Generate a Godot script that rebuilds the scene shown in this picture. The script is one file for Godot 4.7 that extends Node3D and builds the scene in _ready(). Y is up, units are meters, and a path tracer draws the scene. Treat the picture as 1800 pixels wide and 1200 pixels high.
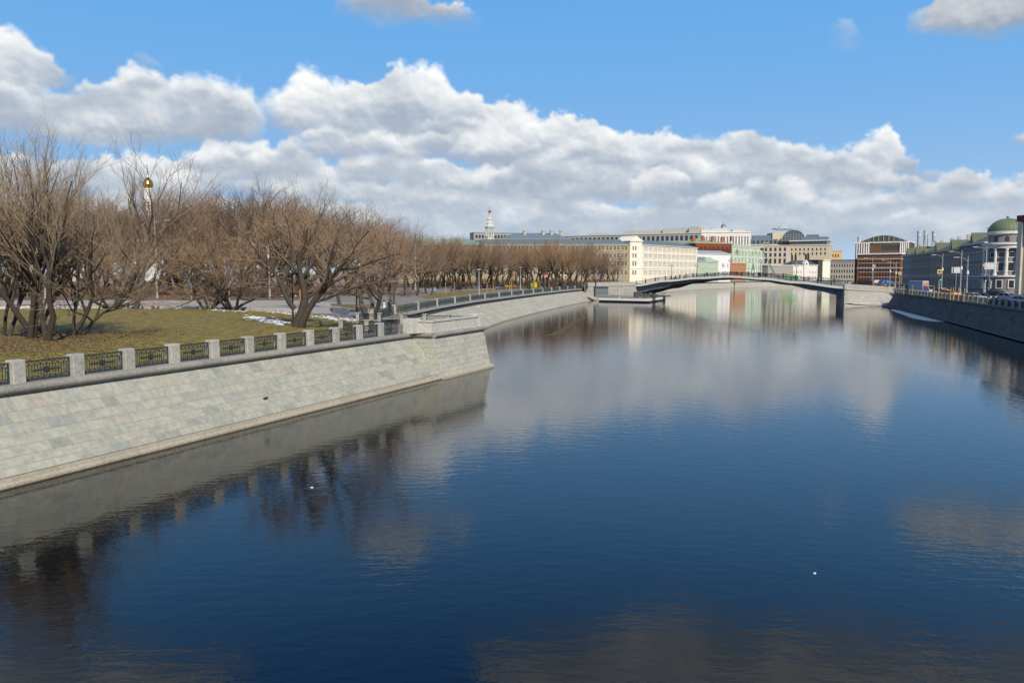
extends Node3D

# ------------------------------------------------------------------ camera numbers
const F := 1400.0          # focal length in pixels of the 1800 x 1200 photograph
const EYE := 8.7           # metres above the water
const LAND := 3.8          # quays and streets above the water
var pitch := atan(117.5 / F)
var rng := RandomNumberGenerator.new()

# the point of height h seen at a pixel (used for things that stand on flat ground or float)
func gp(px: float, py: float, h: float = LAND) -> Vector3:
	var v := (600.0 - py) / F
	var dy := v * cos(pitch) - sin(pitch)
	var dz := cos(pitch) + v * sin(pitch)
	var t := (h - EYE) / dy
	return Vector3((px - 900.0) / F * t, h, -dz * t)

# the point in a pixel column at a distance in front of the camera
func pz(px: float, z: float, h: float = LAND) -> Vector3:
	var d := z * cos(pitch) + (EYE - h) * sin(pitch)
	return Vector3((px - 900.0) / F * d, h, -z)

# the height of a pixel row at a distance
func hy(py: float, z: float) -> float:
	var v := (600.0 - py) / F
	return EYE + z * (v * cos(pitch) - sin(pitch)) / (cos(pitch) + v * sin(pitch))

func _ready():
	rng.seed = 7
	# ---- camera
	var cam := Camera3D.new()
	cam.name = "camera"
	cam.position = Vector3(0, EYE, 0)
	cam.rotation = Vector3(-pitch, 0, 0)
	cam.fov = rad_to_deg(2.0 * atan(600.0 / F))
	cam.near = 0.1
	cam.far = 6000.0
	add_child(cam)
	cam.current = true
	# ---- sky
	var env := Environment.new()
	env.background_mode = Environment.BG_SKY
	var sky := Sky.new()
	var pan := PanoramaSkyMaterial.new()
	pan.panorama = make_sky()
	pan.energy_multiplier = 1.1
	sky.sky_material = pan
	env.sky = sky
	env.tonemap_mode = Environment.TONE_MAPPER_LINEAR
	env.tonemap_exposure = 1.0
	env.sdfgi_enabled = true
	env.ssao_enabled = true
	env.ssil_enabled = true
	var we := WorldEnvironment.new()
	we.name = "environment"
	we.environment = env
	add_child(we)
	# ---- sun: behind the camera and to its right
	var sun := DirectionalLight3D.new()
	sun.name = "sun"
	var az := deg_to_rad(20.0)
	var el := deg_to_rad(38.0)
	sun.look_at_from_position(Vector3.ZERO, Vector3(-sin(az) * cos(el), -sin(el), -cos(az) * cos(el)))
	sun.light_color = Color(1.0, 0.95, 0.87)
	sun.light_energy = 1.6
	sun.light_angular_distance = 0.5
	sun.shadow_enabled = true
	add_child(sun)
	build()

# ------------------------------------------------------------------ sky
func line(pts: Array, x: float) -> float:
	if x <= pts[0][0]: return pts[0][1]
	for i in range(1, pts.size()):
		if x < pts[i][0]:
			var t: float = (x - pts[i - 1][0]) / (pts[i][0] - pts[i - 1][0])
			t = t * t * (3.0 - 2.0 * t)
			return lerpf(pts[i - 1][1], pts[i][1], t)
	return pts[-1][1]

var puff: FastNoiseLite
var puff2: FastNoiseLite
var soft: FastNoiseLite
var wisp: FastNoiseLite
var banks := []

func deg_of(px: float, py: float) -> Vector2:
	var v := (600.0 - py) / F
	var y := v * cos(pitch) - sin(pitch)
	var z := cos(pitch) + v * sin(pitch)
	var x := (px - 900.0) / F
	return Vector2(rad_to_deg(atan2(x, z)), rad_to_deg(atan2(y, sqrt(x * x + z * z))))

func bank(tops: Array, bases: Array, bright: float, fade: float, edge: float, seed_x: float):
	var t := []
	var b := []
	for p in tops:
		var d := deg_of(p[0], p[1])
		t.append([d.x, d.y])
	for p in bases:
		var d := deg_of(p[0], p[1])
		b.append([d.x, d.y])
	banks.append({t = t, b = b, bright = bright, fade = fade, edge = edge, s = seed_x, rim = 1.0, lo = t[0][0], hi = t[-1][0]})

func air(el: float) -> Vector3:
	# clear air: pale at the horizon, deep blue higher up
	var k := 1.0 - exp(-maxf(el, 0.0) / 9.0)
	var col := Vector3(0.46, 0.61, 0.74).lerp(Vector3(0.080, 0.34, 0.75), k)
	if el > 18.0:
		col = col.lerp(Vector3(0.018, 0.125, 0.54), clampf((el - 18.0) / 20.0, 0, 1)).lerp(Vector3(0.075, 0.17, 0.40), clampf((el - 35.0) / 25.0, 0, 1))
	return col

# the banks that stand over one direction: [bank, top, base], nearest first
func column(az: float) -> Array:
	var out := []
	for i in range(banks.size() - 1, -1, -1):
		var bk = banks[i]
		if az < bk.lo - 1.5 or az > bk.hi + 1.5: continue
		out.append([bk, line(bk.t, az), line(bk.b, az)])
	return out

func sky_color(over: Array, az: float, el: float) -> Color:
	var col := Vector3.ZERO
	var left := 1.0
	var sx := az * cos(deg_to_rad(minf(el, 80.0)))
	for o in over:
		var top: float = o[1]
		var base: float = o[2]
		var bk: Dictionary = o[0]
		var e: float = bk.edge
		if el > top + 2.2 * e or el < base - 2.0 * bk.fade: continue
		var s: float = bk.s
		var n1 := puff.get_noise_2d(sx + s, el * 1.25) + 0.35
		var n3 := soft.get_noise_2d(sx * 0.7 + s, el * 1.5)
		var n4 := wisp.get_noise_2d(sx + s, el * 1.3)
		var d: float = (top - el) + (n1 * 1.5 + n3 * 0.8 + n4 * 0.55) * e
		if d <= 0.0: continue
		var n2 := puff2.get_noise_2d(sx - s, el * 1.15) + 0.35
		d += n2 * 0.6 * e
		var side := clampf(minf(az - bk.lo, bk.hi - az) / 1.4 + 0.2 + n1 * 0.9, 0, 1)
		var a := smoothstep(0.0, 0.34 + 1.3 * maxf(n3 + 0.1, 0.0), d) * side
		a *= smoothstep(-bk.fade, 0.5 * bk.fade, el - base + n3 * 0.9 + n1 * 0.5)
		a *= bk.get("alpha", 1.0)
		if a <= 0.004: continue
		# relief: puffs are brighter on the side towards the sun (high, to the right)
		var g := 0.42 * (n1 - 0.35 - puff.get_noise_2d(sx + 0.22 + s, el * 1.25 + 0.45)) + 0.28 * (n2 - 0.35 - puff2.get_noise_2d(sx + 0.1 - s, el * 1.15 + 0.2))
		var thick := maxf(top - base, 0.8)
		var up := clampf((el - base) / thick, 0, 1)
		var lit: float = 0.10 + 0.58 * up + g * 0.95 + n3 * 0.50 + n1 * 0.22 + n4 * 0.05
		lit += 0.35 * exp(-maxf(d, 0.0) / 0.5) * bk.rim
		lit = clampf(lit, 0.0, 1.0)
		lit = lit * lit * (3.0 - 2.0 * lit) * 0.6 + lit * 0.4
		var c: Vector3 = Vector3(0.36, 0.43, 0.53).lerp(Vector3(0.98, 0.98, 0.96), lit) * bk.bright
		# air between: far banks take on the horizon's colour
		c = c.lerp(Vector3(0.50, 0.60, 0.71), clampf((6.0 - el) / 9.0, 0, 0.55))
		col += c * (a * left)
		left *= 1.0 - a
		if left < 0.02:
			left = 0.0
			break
	col += air(el) * left
	return Color(col.x, col.y, col.z)

func make_sky() -> ImageTexture:
	puff = FastNoiseLite.new()
	puff.noise_type = FastNoiseLite.TYPE_CELLULAR
	puff.cellular_return_type = FastNoiseLite.RETURN_DISTANCE
	puff.fractal_type = FastNoiseLite.FRACTAL_FBM
	puff.fractal_octaves = 4
	puff.fractal_gain = 0.52
	puff.frequency = 0.34
	puff.seed = 11
	puff.domain_warp_enabled = true
	puff.domain_warp_amplitude = 1.1
	puff.domain_warp_frequency = 0.5
	puff2 = puff.duplicate()
	puff2.seed = 4
	puff2.frequency = 0.95
	puff2.fractal_octaves = 3
	puff2.domain_warp_amplitude = 0.35
	puff2.domain_warp_frequency = 1.6
	soft = FastNoiseLite.new()
	soft.noise_type = FastNoiseLite.TYPE_SIMPLEX_SMOOTH
	soft.frequency = 0.16
	soft.fractal_octaves = 4
	soft.seed = 23
	wisp = FastNoiseLite.new()
	wisp.noise_type = FastNoiseLite.TYPE_SIMPLEX_SMOOTH
	wisp.frequency = 0.9
	wisp.fractal_octaves = 4
	wisp.fractal_gain = 0.6
	wisp.seed = 31
	# far bands low over the roofs, then nearer and higher banks
	bank([[-900, 330], [-300, 350], [0, 335], [300, 330], [700, 345], [860, 338], [1000, 352], [1250, 352], [1500, 345], [1750, 350], [2100, 330], [2700, 340]], [[-900, 430], [900, 425], [2700, 430]], 0.93, 1.2, 0.45, 3.0)
	bank([[-900, 230], [-200, 250], [330, 262], [365, 238], [450, 238], [540, 262], [640, 300], [740, 316], [820, 304], [880, 330], [1000, 338], [1120, 352], [1350, 350], [1450, 338], [1560, 322], [1640, 300], [1735, 286], [1770, 310], [2100, 280], [2700, 260]], [[-900, 340], [0, 330], [500, 335], [800, 385], [1000, 400], [1500, 385], [1800, 375], [2700, 360]], 1.0, 1.2, 0.8, 40.0)
	bank([[450, 165], [480, 148], [545, 104], [575, 130], [640, 128], [690, 98], [765, 104], [805, 148], [900, 162], [960, 186], [1040, 190], [1090, 222], [1180, 222], [1250, 240], [1330, 256], [1440, 258], [1490, 240], [1535, 224], [1562, 206], [1595, 250], [1640, 272], [1680, 300]], [[450, 225], [600, 242], [700, 262], [800, 285], [950, 335], [1200, 358], [1350, 350], [1500, 325], [1680, 318]], 1.0, 0.9, 0.8, 71.0)
	bank([[-900, 90], [-500, 120], [-100, 150], [60, 150], [150, 150], [225, 102], [300, 126], [400, 128], [440, 140], [468, 175]], [[-900, 230], [0, 235], [230, 250], [350, 252], [468, 250]], 0.97, 0.8, 0.8, 105.0)
	bank([[-700, -10], [-250, 20], [-40, 30], [30, 40], [75, 70], [125, 110], [150, 140]], [[-700, 110], [0, 150], [150, 152]], 1.0, 0.6, 0.7, 133.0)
	# clouds at the upper edge of the picture and above it
	bank([[580, -40], [690, -60], [800, -10], [850, 22]], [[580, 10], [720, 34], [850, 30]], 0.90, 0.9, 0.9, 160.0)
	bank([[1600, 0], [1680, -40], [1900, -70], [2200, -60]], [[1600, 45], [1750, 55], [2200, 60]], 0.84, 0.9, 0.9, 190.0)
	bank([[1756, 238], [1800, 218], [1850, 225], [1960, 250]], [[1756, 248], [1960, 262]], 0.9, 0.6, 0.6, 220.0)
	bank([[1460, 30], [1490, 22], [1530, 40]], [[1460, 60], [1530, 62]], 1.0, 0.9, 0.6, 236.0)
	banks[-1].alpha = 0.4
	bank([[215, 90], [240, 72], [300, 110]], [[215, 112], [300, 122]], 1.0, 0.7, 0.6, 247.0)
	banks[-1].alpha = 0.4
	bank([[800, -330], [1000, -420], [1250, -400], [1500, -460], [1900, -420], [2300, -300]], [[800, -250], [1300, -190], [1700, -230], [2300, -200]], 0.78, 2.4, 1.4, 260.0)
	bank([[-900, -420], [-300, -480], [200, -430], [420, -330]], [[-900, -260], [0, -250], [420, -290]], 0.78, 2.4, 1.4, 290.0)
	# heads of cloud within the long banks, one in front of the other
	var lr := RandomNumberGenerator.new()
	lr.seed = 19
	var heads := []
	for sp in [[-60, 440, 150, 215, 10], [470, 1100, 150, 290, 16], [900, 1640, 250, 335, 16], [330, 900, 250, 360, 14], [900, 1850, 320, 390, 14]]:
		for i in sp[4]:
			var f: float = (i + lr.randf()) / sp[4]
			var px: float = lerpf(sp[0], sp[1], f)
			var py: float = lerpf(sp[2], sp[3], lr.randf())
			if sp[0] == 470: py += (px - 470.0) * 0.12
			heads.append([py, px, lr.randf_range(35, 95), lr.randf_range(22, 55)])
	heads.sort_custom(func(p, q): return p[0] > q[0])
	for h in heads:
		bank([[h[1] - h[2], h[0]], [h[1] - h[2] * 0.5, h[0] - h[3] * 0.8], [h[1] + h[2] * 0.1, h[0] - h[3]], [h[1] + h[2] * 0.6, h[0] - h[3] * 0.7], [h[1] + h[2], h[0]]], [[h[1] - h[2], h[0] + 12], [h[1] + h[2], h[0] + 14]], 0.98, 0.9, 0.45, 300.0 + lr.randf() * 400.0)
		banks[-1].rim = 0.75
	# round about, outside the frame, the same kind of clouds go on; those high overhead are added to whiten the ambient
	var r := RandomNumberGenerator.new()
	r.seed = 5
	var inner := banks.size()
	for ring in [[6.0, 5.0, 16], [12.0, 5.0, 12], [24.0, 7.0, 9], [40.0, 8.0, 7], [58.0, 9.0, 5]]:
		for i in ring[2]:
			var a: float = -180.0 + 360.0 * (i + r.randf() * 0.6) / ring[2]
			var w: float = r.randf_range(9, 18)
			if absf(a) < 48.0 + w and ring[0] < 30.0: continue
			var y0: float = ring[0] + r.randf_range(-1.5, 1.5)
			banks.append({t = [[a - w, y0 + 1.0], [a - w * 0.4, y0 + ring[1] * r.randf_range(0.6, 1.1)], [a + w * 0.3, y0 + ring[1] * r.randf_range(0.6, 1.2)], [a + w, y0 + 1.0]], b = [[a - w, y0], [a + w, y0]], bright = 0.95, fade = 1.2, edge = 0.9, s = r.randf() * 300.0, rim = 1.0, lo = a - w, hi = a + w})
	# coarse everywhere, fine where clouds stand low over the horizon in front
	# (in a panorama the direction -z lies at the left edge)
	var coarse := Image.create(768, 384, false, Image.FORMAT_RGB8)
	coarse.fill(Color(0.40, 0.42, 0.42))
	for x in 768:
		var az := wrapf((x + 0.5) / 768.0 * 360.0, -180.0, 180.0)
		var over := column(az)
		for y in 195:
			var el := 90.0 - (y + 0.5) / 384.0 * 180.0
			if absf(az) < 37.0 and el < 21.0 and el > -0.5: continue
			coarse.set_pixel(x, y, sky_color(over, az, maxf(el, 0.0)).linear_to_srgb())
	coarse.resize(4096, 2048, Image.INTERPOLATE_BILINEAR)
	var half := int(38.0 / 360.0 * 4096.0)
	var y0 := int((90.0 - 22.0) / 180.0 * 2048.0)
	for x in range(-half, half):
		var az := (x + 0.5) / 4096.0 * 360.0
		var over := column(az)
		for y in range(y0, 1030):
			var el := 90.0 - (y + 0.5) / 2048.0 * 180.0
			coarse.set_pixel(posmod(x, 4096), y, sky_color(over, az, maxf(el, 0.0)).linear_to_srgb())
	return ImageTexture.create_from_image(coarse)

# ------------------------------------------------------------------ mesh building
class MB:
	var v := PackedVector3Array()
	var n := PackedVector3Array()
	var ix := PackedInt32Array()
	# corners run counter-clockwise seen from outside
	func quad(a: Vector3, b: Vector3, c: Vector3, d: Vector3):
		var nn := (c - a).cross(d - b).normalized()
		var k := v.size()
		v.append(a); v.append(b); v.append(c); v.append(d)
		for i in 4: n.append(nn)
		ix.append_array(PackedInt32Array([k, k + 2, k + 1, k, k + 3, k + 2]))
	func tri(a: Vector3, b: Vector3, c: Vector3):
		var nn := (b - a).cross(c - a).normalized()
		var k := v.size()
		v.append(a); v.append(b); v.append(c)
		for i in 3: n.append(nn)
		ix.append_array(PackedInt32Array([k, k + 2, k + 1]))
	func box(at: Vector3, size: Vector3, bs := Basis.IDENTITY):
		var x := bs.x * size.x * 0.5
		var y := bs.y * size.y * 0.5
		var z := bs.z * size.z * 0.5
		var p := [at - x - y - z, at + x - y - z, at + x + y - z, at - x + y - z, at - x - y + z, at + x - y + z, at + x + y + z, at - x + y + z]
		quad(p[4], p[5], p[6], p[7]); quad(p[1], p[0], p[3], p[2]); quad(p[5], p[1], p[2], p[6])
		quad(p[0], p[4], p[7], p[3]); quad(p[7], p[6], p[2], p[3]); quad(p[0], p[1], p[5], p[4])
	func span(lo: Vector3, hi: Vector3):
		box((lo + hi) * 0.5, hi - lo)
	# box with bevelled edges
	func slab(at: Vector3, s: Vector3, c: float, bs := Basis.IDENTITY):
		var h := s * 0.5
		var f := func(x, y, z): return at + bs * Vector3(x, y, z)
		for k in 3:
			var a := k
			var b := (k + 1) % 3
			var w := (k + 2) % 3
			for sg in [-1.0, 1.0]:
				var q := []
				for uv in [[-1, -1], [1, -1], [1, 1], [-1, 1]]:
					var p := Vector3.ZERO
					p[a] = uv[0] * (h[a] - c); p[b] = uv[1] * (h[b] - c); p[w] = sg * h[w]
					q.append(at + bs * p)
				if sg > 0: quad(q[0], q[1], q[2], q[3])
				else: quad(q[3], q[2], q[1], q[0])
			# the four edges along axis w
			for sa in [-1.0, 1.0]:
				for sb in [-1.0, 1.0]:
					var e := []
					for t in [[-1, 0], [1, 0], [1, 1], [-1, 1]]:
						var p := Vector3.ZERO
						p[w] = t[0] * (h[w] - c)
						p[a] = sa * (h[a] - (c if t[1] == 1 else 0.0)); p[b] = sb * (h[b] - (0.0 if t[1] == 1 else c))
						e.append(at + bs * p)
					if sa * sb > 0: quad(e[3], e[2], e[1], e[0])
					else: quad(e[0], e[1], e[2], e[3])
	# polygon in x-y (counter-clockwise), pulled out along z from z0 to z1
	func prism(poly: PackedVector2Array, z0: float, z1: float, xf := Transform3D.IDENTITY):
		var m := poly.size()
		for i in m:
			var p := poly[i]
			var q := poly[(i + 1) % m]
			quad(xf * Vector3(p.x, p.y, z1), xf * Vector3(p.x, p.y, z0), xf * Vector3(q.x, q.y, z0), xf * Vector3(q.x, q.y, z1))
		var t := Geometry2D.triangulate_polygon(poly)
		for i in range(0, t.size(), 3):
			var a := poly[t[i]]
			var b := poly[t[i + 1]]
			var c := poly[t[i + 2]]
			if (b - a).cross(c - a) < 0:
				var s := b
				b = c
				c = s
			tri(xf * Vector3(a.x, a.y, z1), xf * Vector3(b.x, b.y, z1), xf * Vector3(c.x, c.y, z1))
			tri(xf * Vector3(a.x, a.y, z0), xf * Vector3(c.x, c.y, z0), xf * Vector3(b.x, b.y, z0))
	# flat sheet over a ground polygon given as x, z
	func sheet(poly: PackedVector2Array, y: float):
		var t := Geometry2D.triangulate_polygon(poly)
		for i in range(0, t.size(), 3):
			var a := poly[t[i]]
			var b := poly[t[i + 1]]
			var c := poly[t[i + 2]]
			if (b - a).cross(c - a) > 0:
				var s := b
				b = c
				c = s
			tri(Vector3(a.x, y, a.y), Vector3(b.x, y, b.y), Vector3(c.x, y, c.y))
	func tube(pts: Array, rad: Array, sides: int):
		var k := v.size()
		var m := pts.size()
		for i in m:
			var d: Vector3 = pts[mini(i + 1, m - 1)] - pts[maxi(i - 1, 0)]
			d = d.normalized()
			var a := d.cross(Vector3(0.31, 0.12, 0.94)).normalized()
			var b := d.cross(a)
			for s in sides:
				var t := TAU * s / sides
				var o := a * cos(t) + b * sin(t)
				v.append(pts[i] + o * rad[i])
				n.append(o)
		for i in m - 1:
			for s in sides:
				var p := k + i * sides + s
				var q := k + i * sides + (s + 1) % sides
				ix.append_array(PackedInt32Array([p, p + sides, q, q, p + sides, q + sides]))
	# profile of [radius, height], turned about y
	func lathe(prof: Array, sides: int, at := Vector3.ZERO, flat := false, turn := 0.0):
		for i in prof.size() - 1:
			var r0: float = prof[i][0]
			var y0: float = prof[i][1]
			var r1: float = prof[i + 1][0]
			var y1: float = prof[i + 1][1]
			var nn := Vector2(y1 - y0, r0 - r1).normalized()
			for s in sides:
				var a := TAU * s / sides + turn
				var b := TAU * (s + 1) / sides + turn
				var ca := Vector3(cos(a), 0, -sin(a))
				var cb := Vector3(cos(b), 0, -sin(b))
				var k := v.size()
				v.append(at + ca * r0 + Vector3.UP * y0); v.append(at + cb * r0 + Vector3.UP * y0)
				v.append(at + cb * r1 + Vector3.UP * y1); v.append(at + ca * r1 + Vector3.UP * y1)
				var cm := ((ca + cb) * 0.5).normalized()
				for q in [ca, cb, cb, ca]:
					var w: Vector3 = cm if flat else q
					n.append(w * nn.x + Vector3.UP * nn.y)
				ix.append_array(PackedInt32Array([k, k + 2, k + 1, k, k + 3, k + 2]))
	func mesh() -> ArrayMesh:
		var arr := []
		arr.resize(Mesh.ARRAY_MAX)
		arr[Mesh.ARRAY_VERTEX] = v
		arr[Mesh.ARRAY_NORMAL] = n
		arr[Mesh.ARRAY_INDEX] = ix
		var am := ArrayMesh.new()
		am.add_surface_from_arrays(Mesh.PRIMITIVE_TRIANGLES, arr)
		return am

# ------------------------------------------------------------------ nodes
var taken := {}
func numbered(called: String) -> String:
	var k: int = taken.get(called, 0)
	taken[called] = k + 1
	return called if k == 0 else "%s_%03d" % [called, k]

func tag(o: Node, label: String, category: String, group := "", kind := ""):
	if label: o.set_meta("label", label)
	if category: o.set_meta("category", category)
	if group: o.set_meta("group", group)
	if kind: o.set_meta("kind", kind)

func thing(called: String, label: String, category: String, at := Vector3.ZERO, bs := Basis.IDENTITY, group := "") -> Node3D:
	var o := Node3D.new()
	o.name = numbered(called)
	o.transform = Transform3D(bs, at)
	add_child(o)
	tag(o, label, category, group)
	return o

func part(parent: Node, called: String, mesh: Mesh, mat: Material, xf := Transform3D.IDENTITY) -> MeshInstance3D:
	var o := MeshInstance3D.new()
	o.name = called
	o.mesh = mesh
	o.material_override = mat
	o.transform = xf
	parent.add_child(o, true)
	return o

func setting(called: String, mesh: Mesh, mat: Material, kind := "structure") -> MeshInstance3D:
	var o := MeshInstance3D.new()
	o.name = numbered(called)
	o.mesh = mesh
	o.material_override = mat
	add_child(o)
	o.set_meta("kind", kind)
	return o

func copy(o: Node3D, at: Vector3, bs: Basis, label := "", group := "") -> Node3D:
	var c: Node3D = o.duplicate()
	c.name = numbered(String(o.name).get_slice("_0", 0))
	add_child(c)
	c.transform = Transform3D(bs, at)
	if label: c.set_meta("label", label)
	if group: c.set_meta("group", group)
	return c

func turned(a: float) -> Basis:
	return Basis(Vector3.UP, a)

# axes with x running from a to b along the ground and z facing whoever sees a on the left
func facing(a: Vector3, b: Vector3) -> Basis:
	var u := Vector3(b.x - a.x, 0, b.z - a.z).normalized()
	return Basis(u, Vector3.UP, u.cross(Vector3.UP))

# ------------------------------------------------------------------ materials (colours are linear base colours)
var mats := {}
var texs := {}
func tex(key: String, freq: float, oct: int, lo: Color, hi: Color, size := 512, type := FastNoiseLite.TYPE_SIMPLEX_SMOOTH, gain := 0.55) -> Texture2D:
	if texs.has(key): return texs[key]
	var fn := FastNoiseLite.new()
	fn.noise_type = type
	fn.frequency = freq
	fn.fractal_octaves = oct
	fn.fractal_gain = gain
	fn.seed = hash(key) % 1000
	var t := NoiseTexture2D.new()
	t.width = size
	t.height = size
	t.seamless = true
	t.noise = fn
	var g := Gradient.new()
	g.set_color(0, lo)
	g.set_color(1, hi)
	g.set_offset(0, 0.2)
	g.set_offset(1, 0.8)
	t.color_ramp = g
	texs[key] = t
	return t

func m(r: float, g: float, b: float, rough := 0.9, opt := {}) -> StandardMaterial3D:
	var key := "%s %s %s %s %s" % [r, g, b, rough, opt]
	if mats.has(key): return mats[key]
	var o := StandardMaterial3D.new()
	o.albedo_color = Color(r, g, b).linear_to_srgb()
	o.roughness = rough
	o.metallic = opt.get("metal", 0.0)
	o.metallic_specular = opt.get("spec", 0.4)
	var t: float = opt.get("tile", 0.0)
	if t > 0.0:
		if t < 5.0: o.albedo_texture = tex("mottle", 0.012, 5, Color(0.83, 0.83, 0.83), Color(1, 1, 1))
		else: o.albedo_texture = tex("faint", 0.012, 5, Color(0.89, 0.89, 0.89), Color(1, 1, 1))
		o.uv1_triplanar = true
		o.uv1_world_triplanar = true
		o.uv1_scale = Vector3.ONE / t
	if opt.has("glow"):
		o.emission_enabled = true
		o.emission = Color(r, g, b).linear_to_srgb()
		o.emission_energy_multiplier = opt.glow
	if opt.has("back"):
		o.backlight_enabled = true
		o.backlight = Color(r, g, b).linear_to_srgb()
	mats[key] = o
	return o

# ------------------------------------------------------------------ the canal, its walls and the ground
const ALPHA := 0.4049      # the near quay runs 23.2 degrees to the right of the view
func quay(s: float, d: float, y: float) -> Vector3:
	return Vector3(-cos(ALPHA) * d + sin(ALPHA) * s, y, -(sin(ALPHA) * d + cos(ALPHA) * s))

func w3(x: float, z: float, y := LAND) -> Vector3:
	return Vector3(x, y, -z)

var far_top := []          # top edge of the far left quay
var right_top := []
var right_bot := []
var stone_tints := []

func along(path: Array, s: float) -> Vector3:
	for i in path.size() - 1:
		var l: float = (path[i + 1] - path[i]).length()
		if s <= l or i == path.size() - 2:
			return path[i].lerp(path[i + 1], s / l)
		s -= l
	return path[-1]

func length_of(path: Array) -> float:
	var l := 0.0
	for i in path.size() - 1: l += (path[i + 1] - path[i]).length()
	return l

# one dressed stone on the surface a b c d (counter-clockwise from outside), with a bevelled rim that drops into the joint
func stone(mb: MB, a: Vector3, b: Vector3, c: Vector3, d: Vector3, joint: float, proud: float, bevel: float):
	var nn := (c - a).cross(d - b).normalized()
	var m0 := (a + b + c + d) * 0.25
	var p := [a, b, c, d]
	var lo := []
	var mid := []
	var hi := []
	var ex := (b - a).normalized()
	var ey := (d - a).normalized()
	for k in 4:
		var sx := 1.0 if k == 0 or k == 3 else -1.0
		var sy := 1.0 if k < 2 else -1.0
		var o: Vector3 = p[k] + ex * sx * joint * 0.5 + ey * sy * joint * 0.5
		lo.append(o - nn * 0.05)
		mid.append(o + nn * (proud - bevel))
		hi.append(o + (ex * sx + ey * sy) * bevel + nn * proud)
	mb.quad(hi[0], hi[1], hi[2], hi[3])
	for k in 4:
		var q := (k + 1) % 4
		mb.quad(mid[k], mid[q], hi[q], hi[k])
		mb.quad(lo[k], lo[q], mid[q], mid[k])

# stones laid in courses on a wall between a top and a bottom line; tops run left to right as seen from the water
func coursed(parent: Node, tops: Array, bots: Array, cuts: Array, lmin: float, lmax: float, tints: Array, joint: float, proud: float, s_from: float, s_to: float, r: RandomNumberGenerator, loose := true):
	var lt := length_of(tops)
	var lb := length_of(bots)
	var rest := {}
	for ci in cuts.size() - 1:
		var s := 0.0 - r.randf() * lmax
		while s < lt:
			var l := r.randf_range(lmin, lmax) * (0.6 if ci == 0 and loose else 1.0)
			var e := minf(s + l, lt)
			if lt - e < lmin * 0.5: e = lt
			var s0 := maxf(s, 0.0)
			s = e
			if e - s0 < 0.1: continue
			var t0 := along(tops, s0)
			var t1 := along(tops, e)
			var b0 := along(bots, s0 / lt * lb)
			var b1 := along(bots, e / lt * lb)
			var q := [t0.lerp(b0, cuts[ci + 1]), t1.lerp(b1, cuts[ci + 1]), t1.lerp(b1, cuts[ci]), t0.lerp(b0, cuts[ci])]
			var k := r.randi() % tints.size()
			if r.randf() < 0.35: k = mini(k, 2)
			var p := proud + r.randf_range(-0.003, 0.004)
			if s0 >= s_from and e <= s_to:
				var mb := MB.new()
				stone(mb, q[0], q[1], q[2], q[3], joint, p, 0.006)
				part(parent, "stone", mb.mesh(), tints[k])
			else:
				if not rest.has(k): rest[k] = MB.new()
				stone(rest[k], q[0], q[1], q[2], q[3], joint, p, 0.006)
	for k in rest:
		var o := part(parent, "more_stones", rest[k].mesh(), tints[k])
		o.set_meta("kind", "stuff")

func strip(mb: MB, lower: Array, upper: Array):
	for i in lower.size() - 1:
		mb.quad(lower[i], lower[i + 1], upper[i + 1], upper[i])

func moved(path: Array, side: float, y: float) -> Array:
	var out := []
	for i in path.size():
		var d: Vector3 = path[mini(i + 1, path.size() - 1)] - path[maxi(i - 1, 0)]
		d.y = 0
		var nn := d.normalized().cross(Vector3.UP)
		out.append(Vector3(path[i].x, y, path[i].z) + nn * side)
	return out

# a profile of [outwards, up] carried along a path in pieces of about `step` metres, each a part of its own
func moulding(parent: Node, called: String, path: Array, prof: Array, mat: Array, step: float, gap: float, r: RandomNumberGenerator):
	var total := length_of(path)
	var k := int(ceil(total / step))
	for i in k:
		var mb := MB.new()
		var a := along(path, total * i / k)
		var b := along(path, total * (i + 1) / k)
		var u := (b - a).normalized()
		var nn := Vector3(u.x, 0, u.z).normalized().cross(Vector3.UP)
		a += u * gap * 0.5
		b -= u * gap * 0.5
		var poly := PackedVector2Array()
		for p in prof: poly.append(Vector2(p[0], p[1]))
		# x outwards, y up, z along the path backwards
		mb.prism(poly, 0.0, (b - a).length(), Transform3D(Basis(nn, Vector3.UP, -u), b))
		part(parent, called, mb.mesh(), mat[r.randi() % mat.size()])

func flat2(path: Array) -> PackedVector2Array:
	var out := PackedVector2Array()
	for p in path: out.append(Vector2(p.x, p.z))
	return out

func water_material() -> StandardMaterial3D:
	var o := StandardMaterial3D.new()
	o.albedo_color = Color(0.0015, 0.0025, 0.003).linear_to_srgb()
	o.roughness = 0.025
	o.roughness_texture = tex("wind", 0.005, 3, Color(0.15, 0.15, 0.15), Color(1, 1, 1))
	o.metallic_specular = 0.42
	var fn := FastNoiseLite.new()
	fn.noise_type = FastNoiseLite.TYPE_SIMPLEX_SMOOTH
	fn.frequency = 0.021
	fn.fractal_octaves = 4
	fn.fractal_gain = 0.55
	fn.fractal_lacunarity = 2.3
	fn.domain_warp_enabled = true
	fn.domain_warp_amplitude = 14.0
	fn.domain_warp_frequency = 0.008
	fn.seed = 3
	var img := fn.get_seamless_image(2048, 2048, false, false, 0.08)
	img.convert(Image.FORMAT_RGBA8)
	img.bump_map_to_normal_map(7.0)
	o.normal_enabled = true
	o.normal_texture = ImageTexture.create_from_image(img)
	o.normal_scale = 0.043
	o.uv1_triplanar = true
	o.uv1_world_triplanar = true
	o.uv1_scale = Vector3(1.0 / 70.0, 1.0 / 26.0, 1.0 / 26.0)
	return o

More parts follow.
